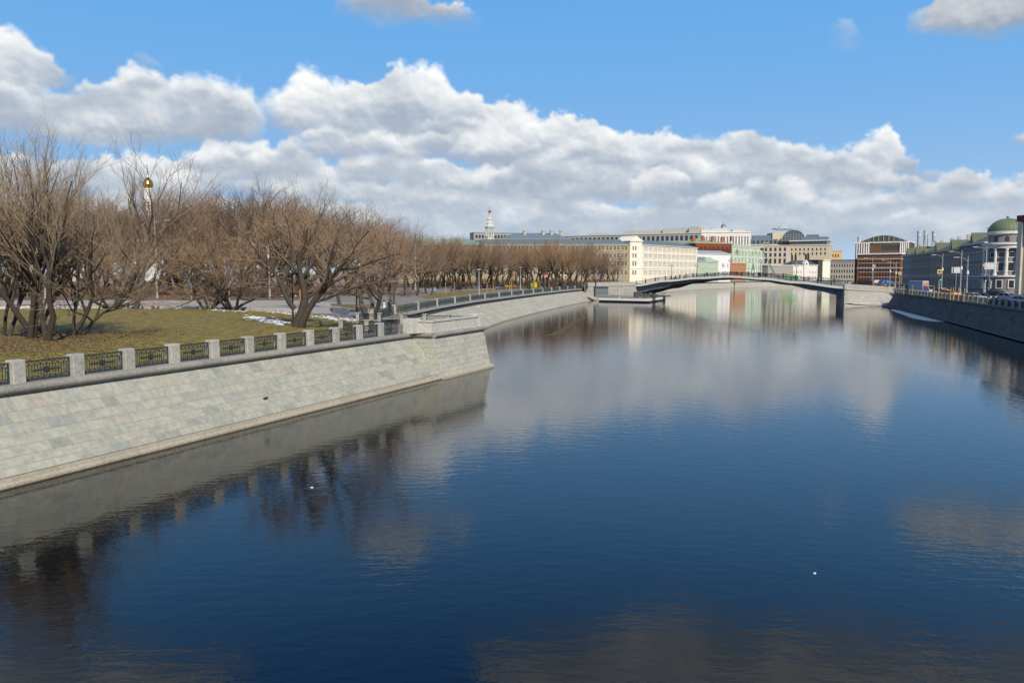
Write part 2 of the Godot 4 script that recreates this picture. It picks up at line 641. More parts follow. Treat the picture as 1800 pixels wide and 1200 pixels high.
func build_ground():
	var r := RandomNumberGenerator.new()
	r.seed = 21
	# --- water: one sheet
	var wm := MB.new()
	wm.quad(w3(-300, -60, 0), w3(900, -60, 0), w3(900, 1100, 0), w3(-300, 1100, 0))
	setting("water", wm.mesh(), water_material())

	# --- outlines of the two banks (top edges)
	var near := [quay(-14, 34, LAND), quay(57.4, 34, LAND)]
	far_top = [w3(-14.6, 84), w3(-14.0, 97), w3(-11.0, 123), w3(-6.8, 150), w3(-3.0, 168), w3(1.4, 188), w3(8.0, 216), w3(14.6, 242), w3(22.0, 269), w3(30, 294), w3(44, 330), w3(62, 372), w3(88, 436), w3(128, 505), w3(166, 560), w3(208, 602), w3(300, 665), w3(430, 742)]
	var far_bot := moved(far_top, 5.4, 0.0)
	right_bot = [w3(200, 0, 0), w3(40, 18, 0), w3(67.5, 105, 0), w3(81, 146, 0), w3(92, 182, 0), w3(103.5, 219, 0)]
	right_bot = [w3(40.2, 18, 0), w3(67.5, 105, 0), w3(81, 146, 0), w3(92, 182, 0), w3(103.0, 219, 0)]
	right_top = moved(right_bot, 2.1, LAND)
	var beyond := [w3(108, 219), w3(120, 272), w3(148, 345), w3(178, 420), w3(213, 500), w3(268, 610), w3(400, 690)]

	# --- ground on either side
	var asphalt := m(0.235, 0.215, 0.18, 0.95, {tile = 9.0})
	var left := [w3(-900, -40), quay(-14, 34, LAND), quay(57.4, 34, LAND), quay(58.0, 32, LAND), quay(67.7, 32, LAND), quay(68.2, 46.5, LAND)]
	left.append_array(far_top)
	left.append_array([w3(900, 760), w3(2200, 800), w3(2200, 3000), w3(-2200, 3000), w3(-2200, -40)])
	left.pop_front()
	var g1 := MB.new()
	g1.sheet(flat2(left), LAND)
	setting("ground", g1.mesh(), asphalt)
	var right := [w3(2200, 18)]
	right.append_array(right_top)
	right.append_array(beyond)
	right.append_array([w3(900, 730), w3(2200, 770)])
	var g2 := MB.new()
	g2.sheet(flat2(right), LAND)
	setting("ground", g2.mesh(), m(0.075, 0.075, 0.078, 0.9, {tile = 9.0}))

	# --- tints of the granite
	for c in [[0.385, 0.395, 0.335], [0.37, 0.382, 0.328], [0.40, 0.41, 0.343], [0.345, 0.362, 0.318], [0.305, 0.328, 0.296], [0.395, 0.38, 0.312], [0.355, 0.373, 0.328], [0.405, 0.415, 0.355]]:
		stone_tints.append(m(c[0], c[1], c[2], 0.85, {tile = 2.6}))
	var mortar := m(0.40, 0.34, 0.235, 0.95, {tile = 1.7})
	var pale := [m(0.54, 0.535, 0.485, 0.85, {tile = 2.2}), m(0.51, 0.51, 0.46, 0.85, {tile = 2.2}), m(0.56, 0.55, 0.50, 0.85, {tile = 2.2})]
	var cor := [m(0.30, 0.29, 0.25, 0.85, {tile = 1.6}), m(0.33, 0.315, 0.27, 0.85, {tile = 1.6}), m(0.27, 0.265, 0.235, 0.85, {tile = 1.6})]

	# --- the near left wall: sloping courses under a round moulding, a ledge at the water
	var wall := thing("embankment_wall", "sloping coursed granite embankment wall below the lawn with tan joints", "wall")
	var t0 := [quay(-14, 34.05, 3.5), quay(58.2, 34.05, 3.5)]
	var b0 := [quay(-14, 31.65, 0.42), quay(59.5, 31.65, 0.42)]
	var bk := MB.new()
	strip(bk, [b0[0], b0[1]], [t0[0], t0[1]])
	part(wall, "mortar", bk.mesh(), mortar)
	coursed(wall, t0, b0, [0.0, 0.245, 0.39, 0.53, 0.665, 0.79, 0.90, 1.0], 0.75, 1.75, stone_tints, 0.042, 0.009, 31.0, 80.0, r)
	moulding(wall, "ledge_stone", [quay(-14, 31.66, 0.0), quay(59.0, 31.66, 0.0)], [[-0.4, -0.4], [0.30, -0.4], [0.28, 0.14], [0.10, 0.22], [0.08, 0.36], [-0.1, 0.42], [-0.4, 0.42]], [m(0.40, 0.36, 0.28, 0.85, {tile = 1.9}), m(0.43, 0.39, 0.31, 0.85, {tile = 1.9})], 2.1, 0.02, r)
	moulding(wall, "wet_ledge_stone", [quay(-14, 31.66, 0.0), quay(59.0, 31.66, 0.0)], [[-0.2, -0.4], [0.315, -0.4], [0.31, 0.05], [0.2, 0.055], [-0.2, 0.055]], [m(0.13, 0.12, 0.075, 0.6, {tile = 1.4}), m(0.11, 0.105, 0.07, 0.6, {tile = 1.4}), m(0.15, 0.135, 0.085, 0.6, {tile = 1.4})], 2.1, 0.02, r)
	moulding(wall, "moulding_stone", [quay(-14, 34.0, LAND), quay(58.3, 34.0, LAND)], [[-1.3, -0.36], [0.02, -0.36], [0.10, -0.35], [0.18, -0.325], [0.24, -0.28], [0.285, -0.225], [0.305, -0.16], [0.30, -0.09], [0.27, -0.03], [0.22, 0.01], [0.15, 0.036], [0.06, 0.05], [-1.3, 0.05]], cor, 1.62, 0.022, r)
	# two lost blocks: a rusty mooring ring holder and a gap in the ledge
	var ring := thing("mooring_ring", "small rusty iron mooring ring sticking out of the sloping granite wall", "mooring ring", quay(37.7, 32.42, 1.25), facing(quay(0, 0, 0), quay(1, 0, 0)))
	var rm := MB.new()
	for k in 14:
		var a := TAU * k / 14.0
		var bb := TAU * (k + 1) / 14.0
		rm.tube([Vector3(cos(a) * 0.17, sin(a) * 0.1 + 0.04, 0.12 + sin(a) * 0.1), Vector3(cos(bb) * 0.17, sin(bb) * 0.1 + 0.04, 0.12 + sin(bb) * 0.1)], [0.035, 0.035], 6)
	part(ring, "ring", rm.mesh(), m(0.16, 0.07, 0.035, 0.8))
	var rb := MB.new()
	rb.slab(Vector3(0, 0, 0.03), Vector3(0.34, 0.26, 0.16), 0.02, Basis(Vector3.RIGHT, -0.9))
	part(ring, "bracket", rb.mesh(), m(0.10, 0.06, 0.04, 0.8))

	# --- the bastion with its solid parapet
	var bas := thing("bastion_wall", "upright granite bastion jutting from the embankment with a solid stone parapet", "wall")
	var ft := [quay(58.0, 34.0, 3.45), quay(58.0, 31.95, 3.45), quay(67.7, 31.95, 3.45)]
	var fb := [quay(58.4, 34.0, 0.0), quay(58.4, 31.35, 0.0), quay(68.1, 31.35, 0.0)]
	var bb2 := MB.new()
	strip(bb2, fb, ft)
	bb2.quad(quay(68.1, 31.35, 0), quay(68.2, 47, 0), quay(68.2, 47, 3.75), quay(67.7, 31.95, 3.75))
	bb2.quad(quay(68.2, 47, 0), w3(-9.0, 84, 0), w3(-14.6, 84, 3.75), quay(68.2, 46.5, 3.75))
	part(bas, "mortar", bb2.mesh(), mortar)
	var grey := [m(0.48, 0.49, 0.43, 0.85, {tile = 2.4}), m(0.45, 0.46, 0.41, 0.85, {tile = 2.4}), m(0.50, 0.505, 0.44, 0.85, {tile = 2.4}), m(0.425, 0.435, 0.395, 0.85, {tile = 2.4})]
	var cut := [0.0, 0.125, 0.25, 0.375, 0.5, 0.625, 0.75, 0.87, 1.0]
	coursed(bas, [ft[1], ft[2]], [fb[1], fb[2]], cut, 0.8, 1.6, grey, 0.026, 0.010, -1.0, 99.0, r, false)
	coursed(bas, [ft[0], ft[1]], [fb[0], fb[1]], cut, 0.7, 1.2, grey, 0.026, 0.010, -1.0, 99.0, r, false)
	moulding(bas, "ledge_stone", [quay(58.5, 31.3, 0), quay(68.2, 31.3, 0)], [[-0.3, -0.4], [0.26, -0.4], [0.24, 0.16], [0.02, 0.30], [-0.3, 0.3]], [m(0.42, 0.39, 0.31, 0.85, {tile = 1.9})], 2.4, 0.02, r)
	var mp := [[-1.2, -0.34], [0.02, -0.34], [0.16, -0.30], [0.26, -0.22], [0.29, -0.13], [0.26, -0.03], [0.18, 0.03], [0.05, 0.055], [-1.2, 0.055]]
	moulding(bas, "moulding_stone", [quay(58.05, 33.8, LAND), quay(58.05, 32.0, LAND)], mp, cor, 1.9, 0.02, r)
	moulding(bas, "moulding_stone", [quay(58.1, 31.98, LAND), quay(67.9, 31.98, LAND)], mp, cor, 1.65, 0.02, r)
	var pp := [[-0.55, 0.06], [0.0, 0.06], [-0.04, 0.92], [0.04, 0.96], [0.04, 1.10], [-0.60, 1.10], [-0.60, 0.96], [-0.52, 0.92]]
	moulding(bas, "parapet_stone", [quay(58.06, 33.55, LAND), quay(58.06, 32.15, LAND)], pp, pale, 1.4, 0.015, r)
	moulding(bas, "parapet_stone", [quay(58.1, 32.1, LAND), quay(67.8, 32.1, LAND)], pp, pale, 1.9, 0.015, r)
	var cb := MB.new()
	cb.slab(quay(57.75, 33.9, LAND + 0.62), Vector3(1.35, 1.24, 0.9), 0.03, facing(quay(0, 0, 0), quay(1, 0, 0)))
	part(bas, "corner_block", cb.mesh(), pale[0])
	var cb2 := MB.new()
	cb2.slab(quay(67.4, 32.5, LAND + 0.62), Vector3(0.95, 1.24, 0.95), 0.03, facing(quay(0, 0, 0), quay(1, 0, 0)))
	part(bas, "corner_block", cb2.mesh(), pale[2])

	# --- the far left quay: long smooth slope with a dark band under the railing and white drain spouts
	var fw := thing("embankment_wall", "long pale concrete quay slope curving away past the moored barge", "wall")
	var ft2 := moved(far_top, 0.1, 3.25)
	var fb2 := moved(far_top, 5.4, 0.15)
	var m1 := MB.new()
	strip(m1, fb2, ft2)
	part(fw, "joint_bed", m1.mesh(), m(0.33, 0.31, 0.26, 0.95, {tile = 2.0}))
	var slabs := [m(0.43, 0.415, 0.34, 0.9, {tile = 3.1}), m(0.41, 0.395, 0.325, 0.9, {tile = 3.1}), m(0.45, 0.43, 0.35, 0.9, {tile = 3.1}), m(0.385, 0.375, 0.31, 0.9, {tile = 3.1})]
	coursed(fw, ft2, fb2, [0.0, 0.22, 0.42, 0.62, 0.81, 1.0], 2.2, 3.4, slabs, 0.03, 0.02, 25.0, 165.0, r, false)
	var fl := MB.new()
	var e0 := moved(far_top, 5.35, 0.16)
	var e1 := moved(far_top, 5.75, 0.14)
	strip(fl, e1, e0)
	strip(fl, moved(far_top, 5.8, -0.3), e1)
	part(fw, "ledge", fl.mesh(), m(0.36, 0.32, 0.235, 0.9, {tile = 1.5}))
	# coping and the recess under it
	moulding(fw, "coping_stone", moved(far_top.slice(0, 13), 0.0, LAND), [[-1.2, -0.24], [0.28, -0.24], [0.28, 0.03], [0.22, 0.07], [-1.2, 0.07]], [m(0.42, 0.41, 0.38, 0.85, {tile = 2.0}), m(0.39, 0.385, 0.36, 0.85, {tile = 2.0})], 3.0, 0.03, r)
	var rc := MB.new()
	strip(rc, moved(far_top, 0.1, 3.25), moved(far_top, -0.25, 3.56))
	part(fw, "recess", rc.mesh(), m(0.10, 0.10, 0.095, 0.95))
	# a cable duct that runs along under the coping
	var duct := thing("cable_duct", "dark cable duct running along under the far railing", "cable duct")
	var dm := MB.new()
	var dp := moved(far_top.slice(0, 11), 0.42, 3.18)
	for i in dp.size() - 1:
		dm.tube([dp[i], dp[i + 1]], [0.13, 0.13], 8)
	part(duct, "pipe", dm.mesh(), m(0.045, 0.05, 0.05, 0.6))
	for p in [[858, 541, "nearest the bastion"], [938, 527, "second along from the bastion"], [1001, 518, "third along from the bastion"], [1040, 512.5, "right beside the barge"], [1258, 497, "beyond the arch by the mint house"], [1229, 498.5, "beyond the arch by the palace corner"], [1196, 500.5, "just beyond the bridge end"]]:
		# where the spouts stand on the slope
		var q := gp(p[0], p[1], 2.6)
		var near_i := 0
		var best := 1e9
		for i in 400:
			var c := along(far_top, i * 1.6)
			var dd := Vector2(c.x - q.x, c.z - q.z).length()
			if dd < best:
				best = dd
				near_i = i
		var a := along(far_top, near_i * 1.6)
		var b := along(far_top, near_i * 1.6 + 1.0)
		var sp := thing("drain_spout", "white drain spout in the quay slope, " + p[2], "drain spout", Vector3(a.x, 3.2, a.z), facing(a, b), "drain spouts along the far quay")
		var s1 := MB.new()
		s1.prism(PackedVector2Array([Vector2(-0.4, -0.75), Vector2(0.4, -0.75), Vector2(0.3, 0.0), Vector2(-0.3, 0.0)]), 0.35, 1.25, Transform3D(Basis(Vector3.RIGHT, 0.35), Vector3.ZERO))
		part(sp, "spout", s1.mesh(), m(0.62, 0.62, 0.6, 0.7))
		var s2 := MB.new()
		s2.prism(PackedVector2Array([Vector2(-0.28, -1.5), Vector2(0.28, -1.5), Vector2(0.34, -0.8), Vector2(-0.34, -0.8)]), 0.6, 1.35, Transform3D(Basis(Vector3.RIGHT, 0.35), Vector3.ZERO))
		part(sp, "mouth", s2.mesh(), m(0.03, 0.03, 0.032, 0.8))

	# --- the right quay, in its own shade
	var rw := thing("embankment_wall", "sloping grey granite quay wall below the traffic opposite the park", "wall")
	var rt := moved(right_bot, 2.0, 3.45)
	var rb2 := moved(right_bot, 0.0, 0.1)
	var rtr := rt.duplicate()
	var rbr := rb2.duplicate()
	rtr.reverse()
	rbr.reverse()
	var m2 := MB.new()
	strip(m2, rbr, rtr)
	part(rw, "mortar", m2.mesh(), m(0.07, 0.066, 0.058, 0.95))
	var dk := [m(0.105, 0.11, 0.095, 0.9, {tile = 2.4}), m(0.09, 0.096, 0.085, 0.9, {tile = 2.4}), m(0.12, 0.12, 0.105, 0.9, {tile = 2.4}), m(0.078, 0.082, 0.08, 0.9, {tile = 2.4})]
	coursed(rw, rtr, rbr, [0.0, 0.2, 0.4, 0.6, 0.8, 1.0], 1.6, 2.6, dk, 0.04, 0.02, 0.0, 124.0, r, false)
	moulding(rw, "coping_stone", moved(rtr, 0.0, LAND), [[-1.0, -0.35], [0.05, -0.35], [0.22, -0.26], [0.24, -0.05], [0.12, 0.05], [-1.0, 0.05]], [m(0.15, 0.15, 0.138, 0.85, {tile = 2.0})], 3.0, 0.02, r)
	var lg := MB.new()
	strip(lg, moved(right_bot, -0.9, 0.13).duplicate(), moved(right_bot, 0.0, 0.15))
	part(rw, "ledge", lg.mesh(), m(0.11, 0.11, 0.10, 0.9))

	# --- paving, lawns, kerbs on the left
	var lawn_edge := [gp(-260, 560), gp(-60, 546), gp(60, 545), gp(200, 544.5), gp(330, 545), gp(430, 546.5), gp(520, 550), gp(590, 556), gp(640, 564)]
	var lawn_poly := [quay(-14, 35.6, 0), quay(53.0, 35.6, 0), quay(54.2, 36.6, 0), gp(672, 569)]
	var rev := lawn_edge.duplicate()
	rev.reverse()
	lawn_poly.append_array(rev)
	lawn_poly.append(w3(-120, 30))
	build_lawn(flat2(lawn_poly), "lawn", 0.5, r)
	# low granite kerb wall behind the lawn
	var kw := thing("kerb_wall", "low pale granite kerb wall along the far edge of the lawn", "kerb wall")
	moulding(kw, "kerb_stone", moved(lawn_edge.slice(0, 7), 0.0, LAND), [[-0.45, 0.0], [0.0, 0.0], [0.0, 0.46], [-0.03, 0.5], [-0.42, 0.5], [-0.45, 0.46]], pale, 2.0, 0.02, r)
	# pavement between the lawn and the street
	var pv := MB.new()
	pv.sheet(flat2([gp(-300, 540), gp(-300, 528), gp(520, 528), gp(620, 533), gp(700, 541), gp(720, 560), gp(650, 563), gp(590, 554), gp(520, 548), gp(430, 544.6), gp(200, 543), gp(-60, 544)]), LAND + 0.008)
	setting("pavement", pv.mesh(), m(0.37, 0.345, 0.295, 0.92, {tile = 5.0}))
	# promenade strip along the far railing
	var pr := MB.new()
	strip(pr, moved(far_top.slice(0, 11), -1.0, LAND + 0.012), moved(far_top.slice(0, 11), -5.0, LAND + 0.012))
	setting("promenade", pr.mesh(), m(0.34, 0.335, 0.315, 0.92, {tile = 4.0}))
	# brown beds of bare earth on the far side of the street
	var eb := MB.new()
	eb.sheet(flat2([gp(-400, 528), gp(520, 527), gp(560, 516), gp(600, 509), gp(760, 503), gp(640, 501), gp(300, 501), gp(-700, 502)]), LAND + 0.02)
	setting("earth_bed", eb.mesh(), m(0.155, 0.095, 0.058, 0.97, {tile = 6.0}))
	var gbed := MB.new()
	gbed.sheet(flat2([gp(770, 503), gp(900, 499.5), gp(1000, 496), gp(1100, 494), gp(1080, 491), gp(900, 491.5), gp(600, 496)]), LAND + 0.024)
	setting("grass_verge", gbed.mesh(), m(0.12, 0.105, 0.035, 0.97, {tile = 8.0}))
	# narrow grass islands near the far railing
	build_lawn(flat2([gp(752, 525), gp(790, 521), gp(838, 514.5), gp(880, 510.5), gp(868, 509), gp(820, 511), gp(770, 516), gp(735, 521)]), "grass_island", 0.15, r)
	build_lawn(flat2([gp(884, 509.5), gp(960, 503.5), gp(945, 503), gp(880, 507)]), "grass_island", 0.12, r)
	# planter with a curved white wall
	var pl := thing("planter", "curved white stone planter with grass on top behind the bastion", "planter")
	var arc := []
	for k in 9:
		var t := k / 8.0
		arc.append(gp(584 + 66 * t, 549 + 3.0 * sin(t * PI) + 4.0 * t, LAND))
	moulding(pl, "wall_stone", arc, [[-0.5, 0.0], [0.0, 0.0], [0.0, 0.75], [-0.04, 0.8], [-0.46, 0.8], [-0.5, 0.75]], [m(0.5, 0.5, 0.475, 0.85, {tile = 2.0})], 2.2, 0.015, r)
	var top := []
	for p in arc: top.append(p)
	top.append(gp(655, 544)); top.append(gp(580, 542))
	var pt := MB.new()
	pt.sheet(flat2(top), LAND + 0.72)
	part(pl, "grass", pt.mesh(), m(0.16, 0.13, 0.045, 0.97, {tile = 3.0}))
	# painted lines on the street
	for q in [[[250, 531.5], [640, 514.5]], [[640, 514.5], [800, 507.5]], [[800, 507.5], [930, 502.2]]]:
		var a := gp(q[0][0], q[0][1])
		var b := gp(q[1][0], q[1][1])
		var l := (b - a).length()
		var mk := MB.new()
		var bs := facing(a, b)
		var s := 0.0
		while s < l - 3.0:
			mk.box(a.lerp(b, (s + 1.5) / l) + Vector3(0, 0.010, 0), Vector3(3.0, 0.004, 0.16), bs)
			s += 9.0
		setting("lane_marking", mk.mesh(), m(0.6, 0.6, 0.57, 0.8))

# grass: a gently rounded sheet with short tufts standing on it
func build_lawn(poly: PackedVector2Array, called: String, rise: float, r: RandomNumberGenerator):
	var lo := poly[0]
	var hi := poly[0]
	for p in poly:
		lo = lo.min(p)
		hi = hi.max(p)
	var hill := func(x: float, z: float) -> float:
		var d := 1e9
		var q := Vector2(x, z)
		for i in poly.size():
			d = minf(d, q.distance_to(Geometry2D.get_closest_point_to_segment(q, poly[i], poly[(i + 1) % poly.size()])))
		return LAND + 0.03 + rise * smoothstep(0.0, 9.0, d) + 0.05 * sin(x * 0.7) * sin(z * 0.9) * smoothstep(0.0, 3.0, d)
	var mb := MB.new()
	var step := 1.5
	var edge := Geometry2D.offset_polygon(poly, -0.05)
	var nx := int((hi.x - lo.x) / step) + 1
	var nz := int((hi.y - lo.y) / step) + 1
	for i in nx:
		for j in nz:
			var cell := PackedVector2Array([lo + Vector2(i, j) * step, lo + Vector2(i + 1, j) * step, lo + Vector2(i + 1, j + 1) * step, lo + Vector2(i, j + 1) * step])
			for pc in Geometry2D.intersect_polygons(poly, cell):
				var t := Geometry2D.triangulate_polygon(pc)
				for k in range(0, t.size(), 3):
					var v := []
					for q in 3:
						var p2: Vector2 = pc[t[k + q]]
						v.append(Vector3(p2.x, hill.call(p2.x, p2.y), p2.y))
					if (v[1] - v[0]).cross(v[2] - v[0]).y > 0: mb.tri(v[0], v[1], v[2])
					else: mb.tri(v[0], v[2], v[1])
	var grass := StandardMaterial3D.new()
	grass.roughness = 0.97
	grass.albedo_texture = tex("turf", 0.02, 5, Color(0.080, 0.070, 0.012).linear_to_srgb(), Color(0.28, 0.21, 0.04).linear_to_srgb(), 512, FastNoiseLite.TYPE_SIMPLEX_SMOOTH, 0.75)
	grass.uv1_triplanar = true
	grass.uv1_world_triplanar = true
	grass.uv1_scale = Vector3.ONE / 11.0
	setting(called, mb.mesh(), grass)
	# tufts
	var tm := MB.new()
	for k in 5:
		var a := TAU * k / 5.0 + 0.3
		var o := Vector3(cos(a), 0, sin(a)) * 0.05
		var sd := Vector3(-sin(a), 0, cos(a)) * 0.012
		tm.tri(o - sd, o + sd, o * 2.6 + Vector3(0, 0.07 + 0.03 * (k % 3), 0))
	var spots := []
	var area := (hi.x - lo.x) * (hi.y - lo.y)
	var want := mini(int(area * 6.0), 26000)
	for i in want:
		var p := Vector2(r.randf_range(lo.x, hi.x), r.randf_range(lo.y, hi.y))
		if Geometry2D.is_point_in_polygon(p, poly): spots.append(p)
	var mm := MultiMesh.new()
	mm.transform_format = MultiMesh.TRANSFORM_3D
	mm.use_colors = true
	mm.mesh = tm.mesh()
	mm.instance_count = spots.size()
	for i in spots.size():
		var p: Vector2 = spots[i]
		var s := r.randf_range(0.5, 1.5)
		mm.set_instance_transform(i, Transform3D(Basis(Vector3.UP, r.randf() * TAU).scaled(Vector3(s, s * r.randf_range(0.6, 1.2), s)), Vector3(p.x, hill.call(p.x, p.y) - 0.01, p.y)))
		var f := r.randf()
		mm.set_instance_color(i, Color(0.12, 0.105, 0.02).lerp(Color(0.34, 0.235, 0.07), f))
	var mi := MultiMeshInstance3D.new()
	mi.name = numbered("grass_tufts")
	mi.multimesh = mm
	var gm := StandardMaterial3D.new()
	gm.vertex_color_use_as_albedo = true
	gm.roughness = 0.95
	mi.material_override = gm
	add_child(mi)
	tag(mi, "short yellowed grass standing on the " + called.replace("_", " "), "grass", "", "stuff")
	if called != "lawn": return
	# dry leaves and bare earth under the clump of trees
	var lf := MB.new()
	lf.quad(Vector3(-0.05, 0.0, 0.03), Vector3(0.05, 0.01, 0.035), Vector3(0.055, 0.03, -0.03), Vector3(-0.045, 0.015, -0.035))
	var lm := MultiMesh.new()
	lm.transform_format = MultiMesh.TRANSFORM_3D
	lm.use_colors = true
	lm.mesh = lf.mesh()
	var heap := []
	for i in 26000:
		var c: Vector3 = [gp(60, 612), gp(110, 606), gp(10, 618), gp(40, 628), gp(-60, 610)][i % 5]
		var p := Vector2(c.x, c.z) + Vector2(r.randfn(), r.randfn()) * 3.0
		if Geometry2D.is_point_in_polygon(p, poly): heap.append(p)
	lm.instance_count = heap.size()
	for i in heap.size():
		var p: Vector2 = heap[i]
		lm.set_instance_transform(i, Transform3D(Basis(Vector3(r.randfn(), 2.5, r.randfn()).normalized(), r.randf() * TAU).scaled(Vector3.ONE * r.randf_range(0.4, 1.0)), Vector3(p.x, hill.call(p.x, p.y) + 0.035, p.y)))
		lm.set_instance_color(i, Color(0.10, 0.07, 0.03).lerp(Color(0.22, 0.155, 0.075), r.randf()))
	var li := MultiMeshInstance3D.new()
	li.name = numbered("fallen_leaves")
	li.multimesh = lm
	var lmat := StandardMaterial3D.new()
	lmat.vertex_color_use_as_albedo = true
	lmat.roughness = 0.95
	li.material_override = lmat
	add_child(li)
	tag(li, "brown fallen leaves lying under the clump of tall trees", "leaves", "", "stuff")
	# the last snow of the winter: thin crusts in the hollows
	var sn := MB.new()
	for sp in [[[438, 566], [500, 578], 260], [[556, 557], [632, 566], 260], [[380, 551], [425, 552], 70], [[470, 552], [540, 556], 60]]:
		for k in sp[2]:
			var f := r.randf()
			var c := gp(lerpf(sp[0][0], sp[1][0], f) + r.randfn() * 7.0, lerpf(sp[0][1], sp[1][1], f) + r.randfn() * 1.8)
			if not Geometry2D.is_point_in_polygon(Vector2(c.x, c.z), poly): continue
			var rad := r.randf_range(0.05, 0.26)
			c.y = hill.call(c.x, c.z) + 0.05
			var ring := []
			for q in 9:
				var a := TAU * q / 9.0
				var l := rad * r.randf_range(0.5, 1.2)
				ring.append(c + Vector3(cos(a) * l * 1.5, -0.06, -sin(a) * l))
			for q in 9: sn.tri(c, ring[q], ring[(q + 1) % 9])
	var so := setting("snow_patches", sn.mesh(), m(0.62, 0.63, 0.64, 0.9), "stuff")
	tag(so, "thin patches of melting snow left on the lawn", "snow")

# ------------------------------------------------------------------ railings
func iron_panel(length: float, modules: int, dense: float) -> MB:
	var mb := MB.new()
	var hw := length * 0.5
	mb.box(Vector3(0, 0.93, 0), Vector3(length, 0.06, 0.07))
	mb.box(Vector3(0, 0.74, 0), Vector3(length, 0.03, 0.04))
	mb.box(Vector3(0, 0.22, 0), Vector3(length, 0.03, 0.04))
	mb.box(Vector3(0, 0.08, 0), Vector3(length, 0.06, 0.07))
	for s in [-1.0, 1.0]: mb.box(Vector3(s * (hw - 0.025), 0.5, 0), Vector3(0.05, 0.92, 0.05))
	var k := int(length / dense)
	for i in range(1, k):
		var x := -hw + length * i / k
		mb.box(Vector3(x, 0.48, 0), Vector3(0.026, 0.5, 0.026))
	# arches under the top rail and rings above the lower one
	var w := length / modules
	for i in modules:
		var cx := -hw + w * (i + 0.5)
		for q in 6:
			var a := PI * q / 6.0
			var b := PI * (q + 1) / 6.0
			var p0 := Vector3(cx + cos(a) * w * 0.46, 0.755 + sin(a) * 0.13, 0)
			var p1 := Vector3(cx + cos(b) * w * 0.46, 0.755 + sin(b) * 0.13, 0)
			mb.box((p0 + p1) * 0.5, Vector3((p1 - p0).length() + 0.01, 0.022, 0.03), Basis(Vector3.BACK, atan2(p1.y - p0.y, p1.x - p0.x)))
		for q in 5:
			var a := TAU * q / 5.0
			var b := TAU * (q + 1) / 5.0
			var p0 := Vector3(cx + cos(a) * 0.055, 0.15 + sin(a) * 0.055, 0)
			var p1 := Vector3(cx + cos(b) * 0.055, 0.15 + sin(b) * 0.055, 0)
			mb.box((p0 + p1) * 0.5, Vector3((p1 - p0).length(), 0.022, 0.03), Basis(Vector3.BACK, atan2(p1.y - p0.y, p1.x - p0.x)))
	return mb

func medallion() -> MB:
	var mb := MB.new()
	mb.box(Vector3(-0.42, 0.48, 0), Vector3(0.5, 0.09, 0.05))
	mb.box(Vector3(0.42, 0.48, 0), Vector3(0.5, 0.09, 0.05))
	var poly := PackedVector2Array()
	for i in 14:
		var a := TAU * i / 14.0
		poly.append(Vector2(cos(a) * 0.16, 0.48 + sin(a) * 0.16))
	mb.prism(poly, -0.03, 0.03)
	var star := PackedVector2Array()
	for i in 10:
		var a := TAU * i / 10.0 + PI / 2
		var q := 0.12 if i % 2 == 0 else 0.055
		star.append(Vector2(cos(a) * q, 0.48 + sin(a) * q))
	mb.prism(star, 0.03, 0.05)
	return mb

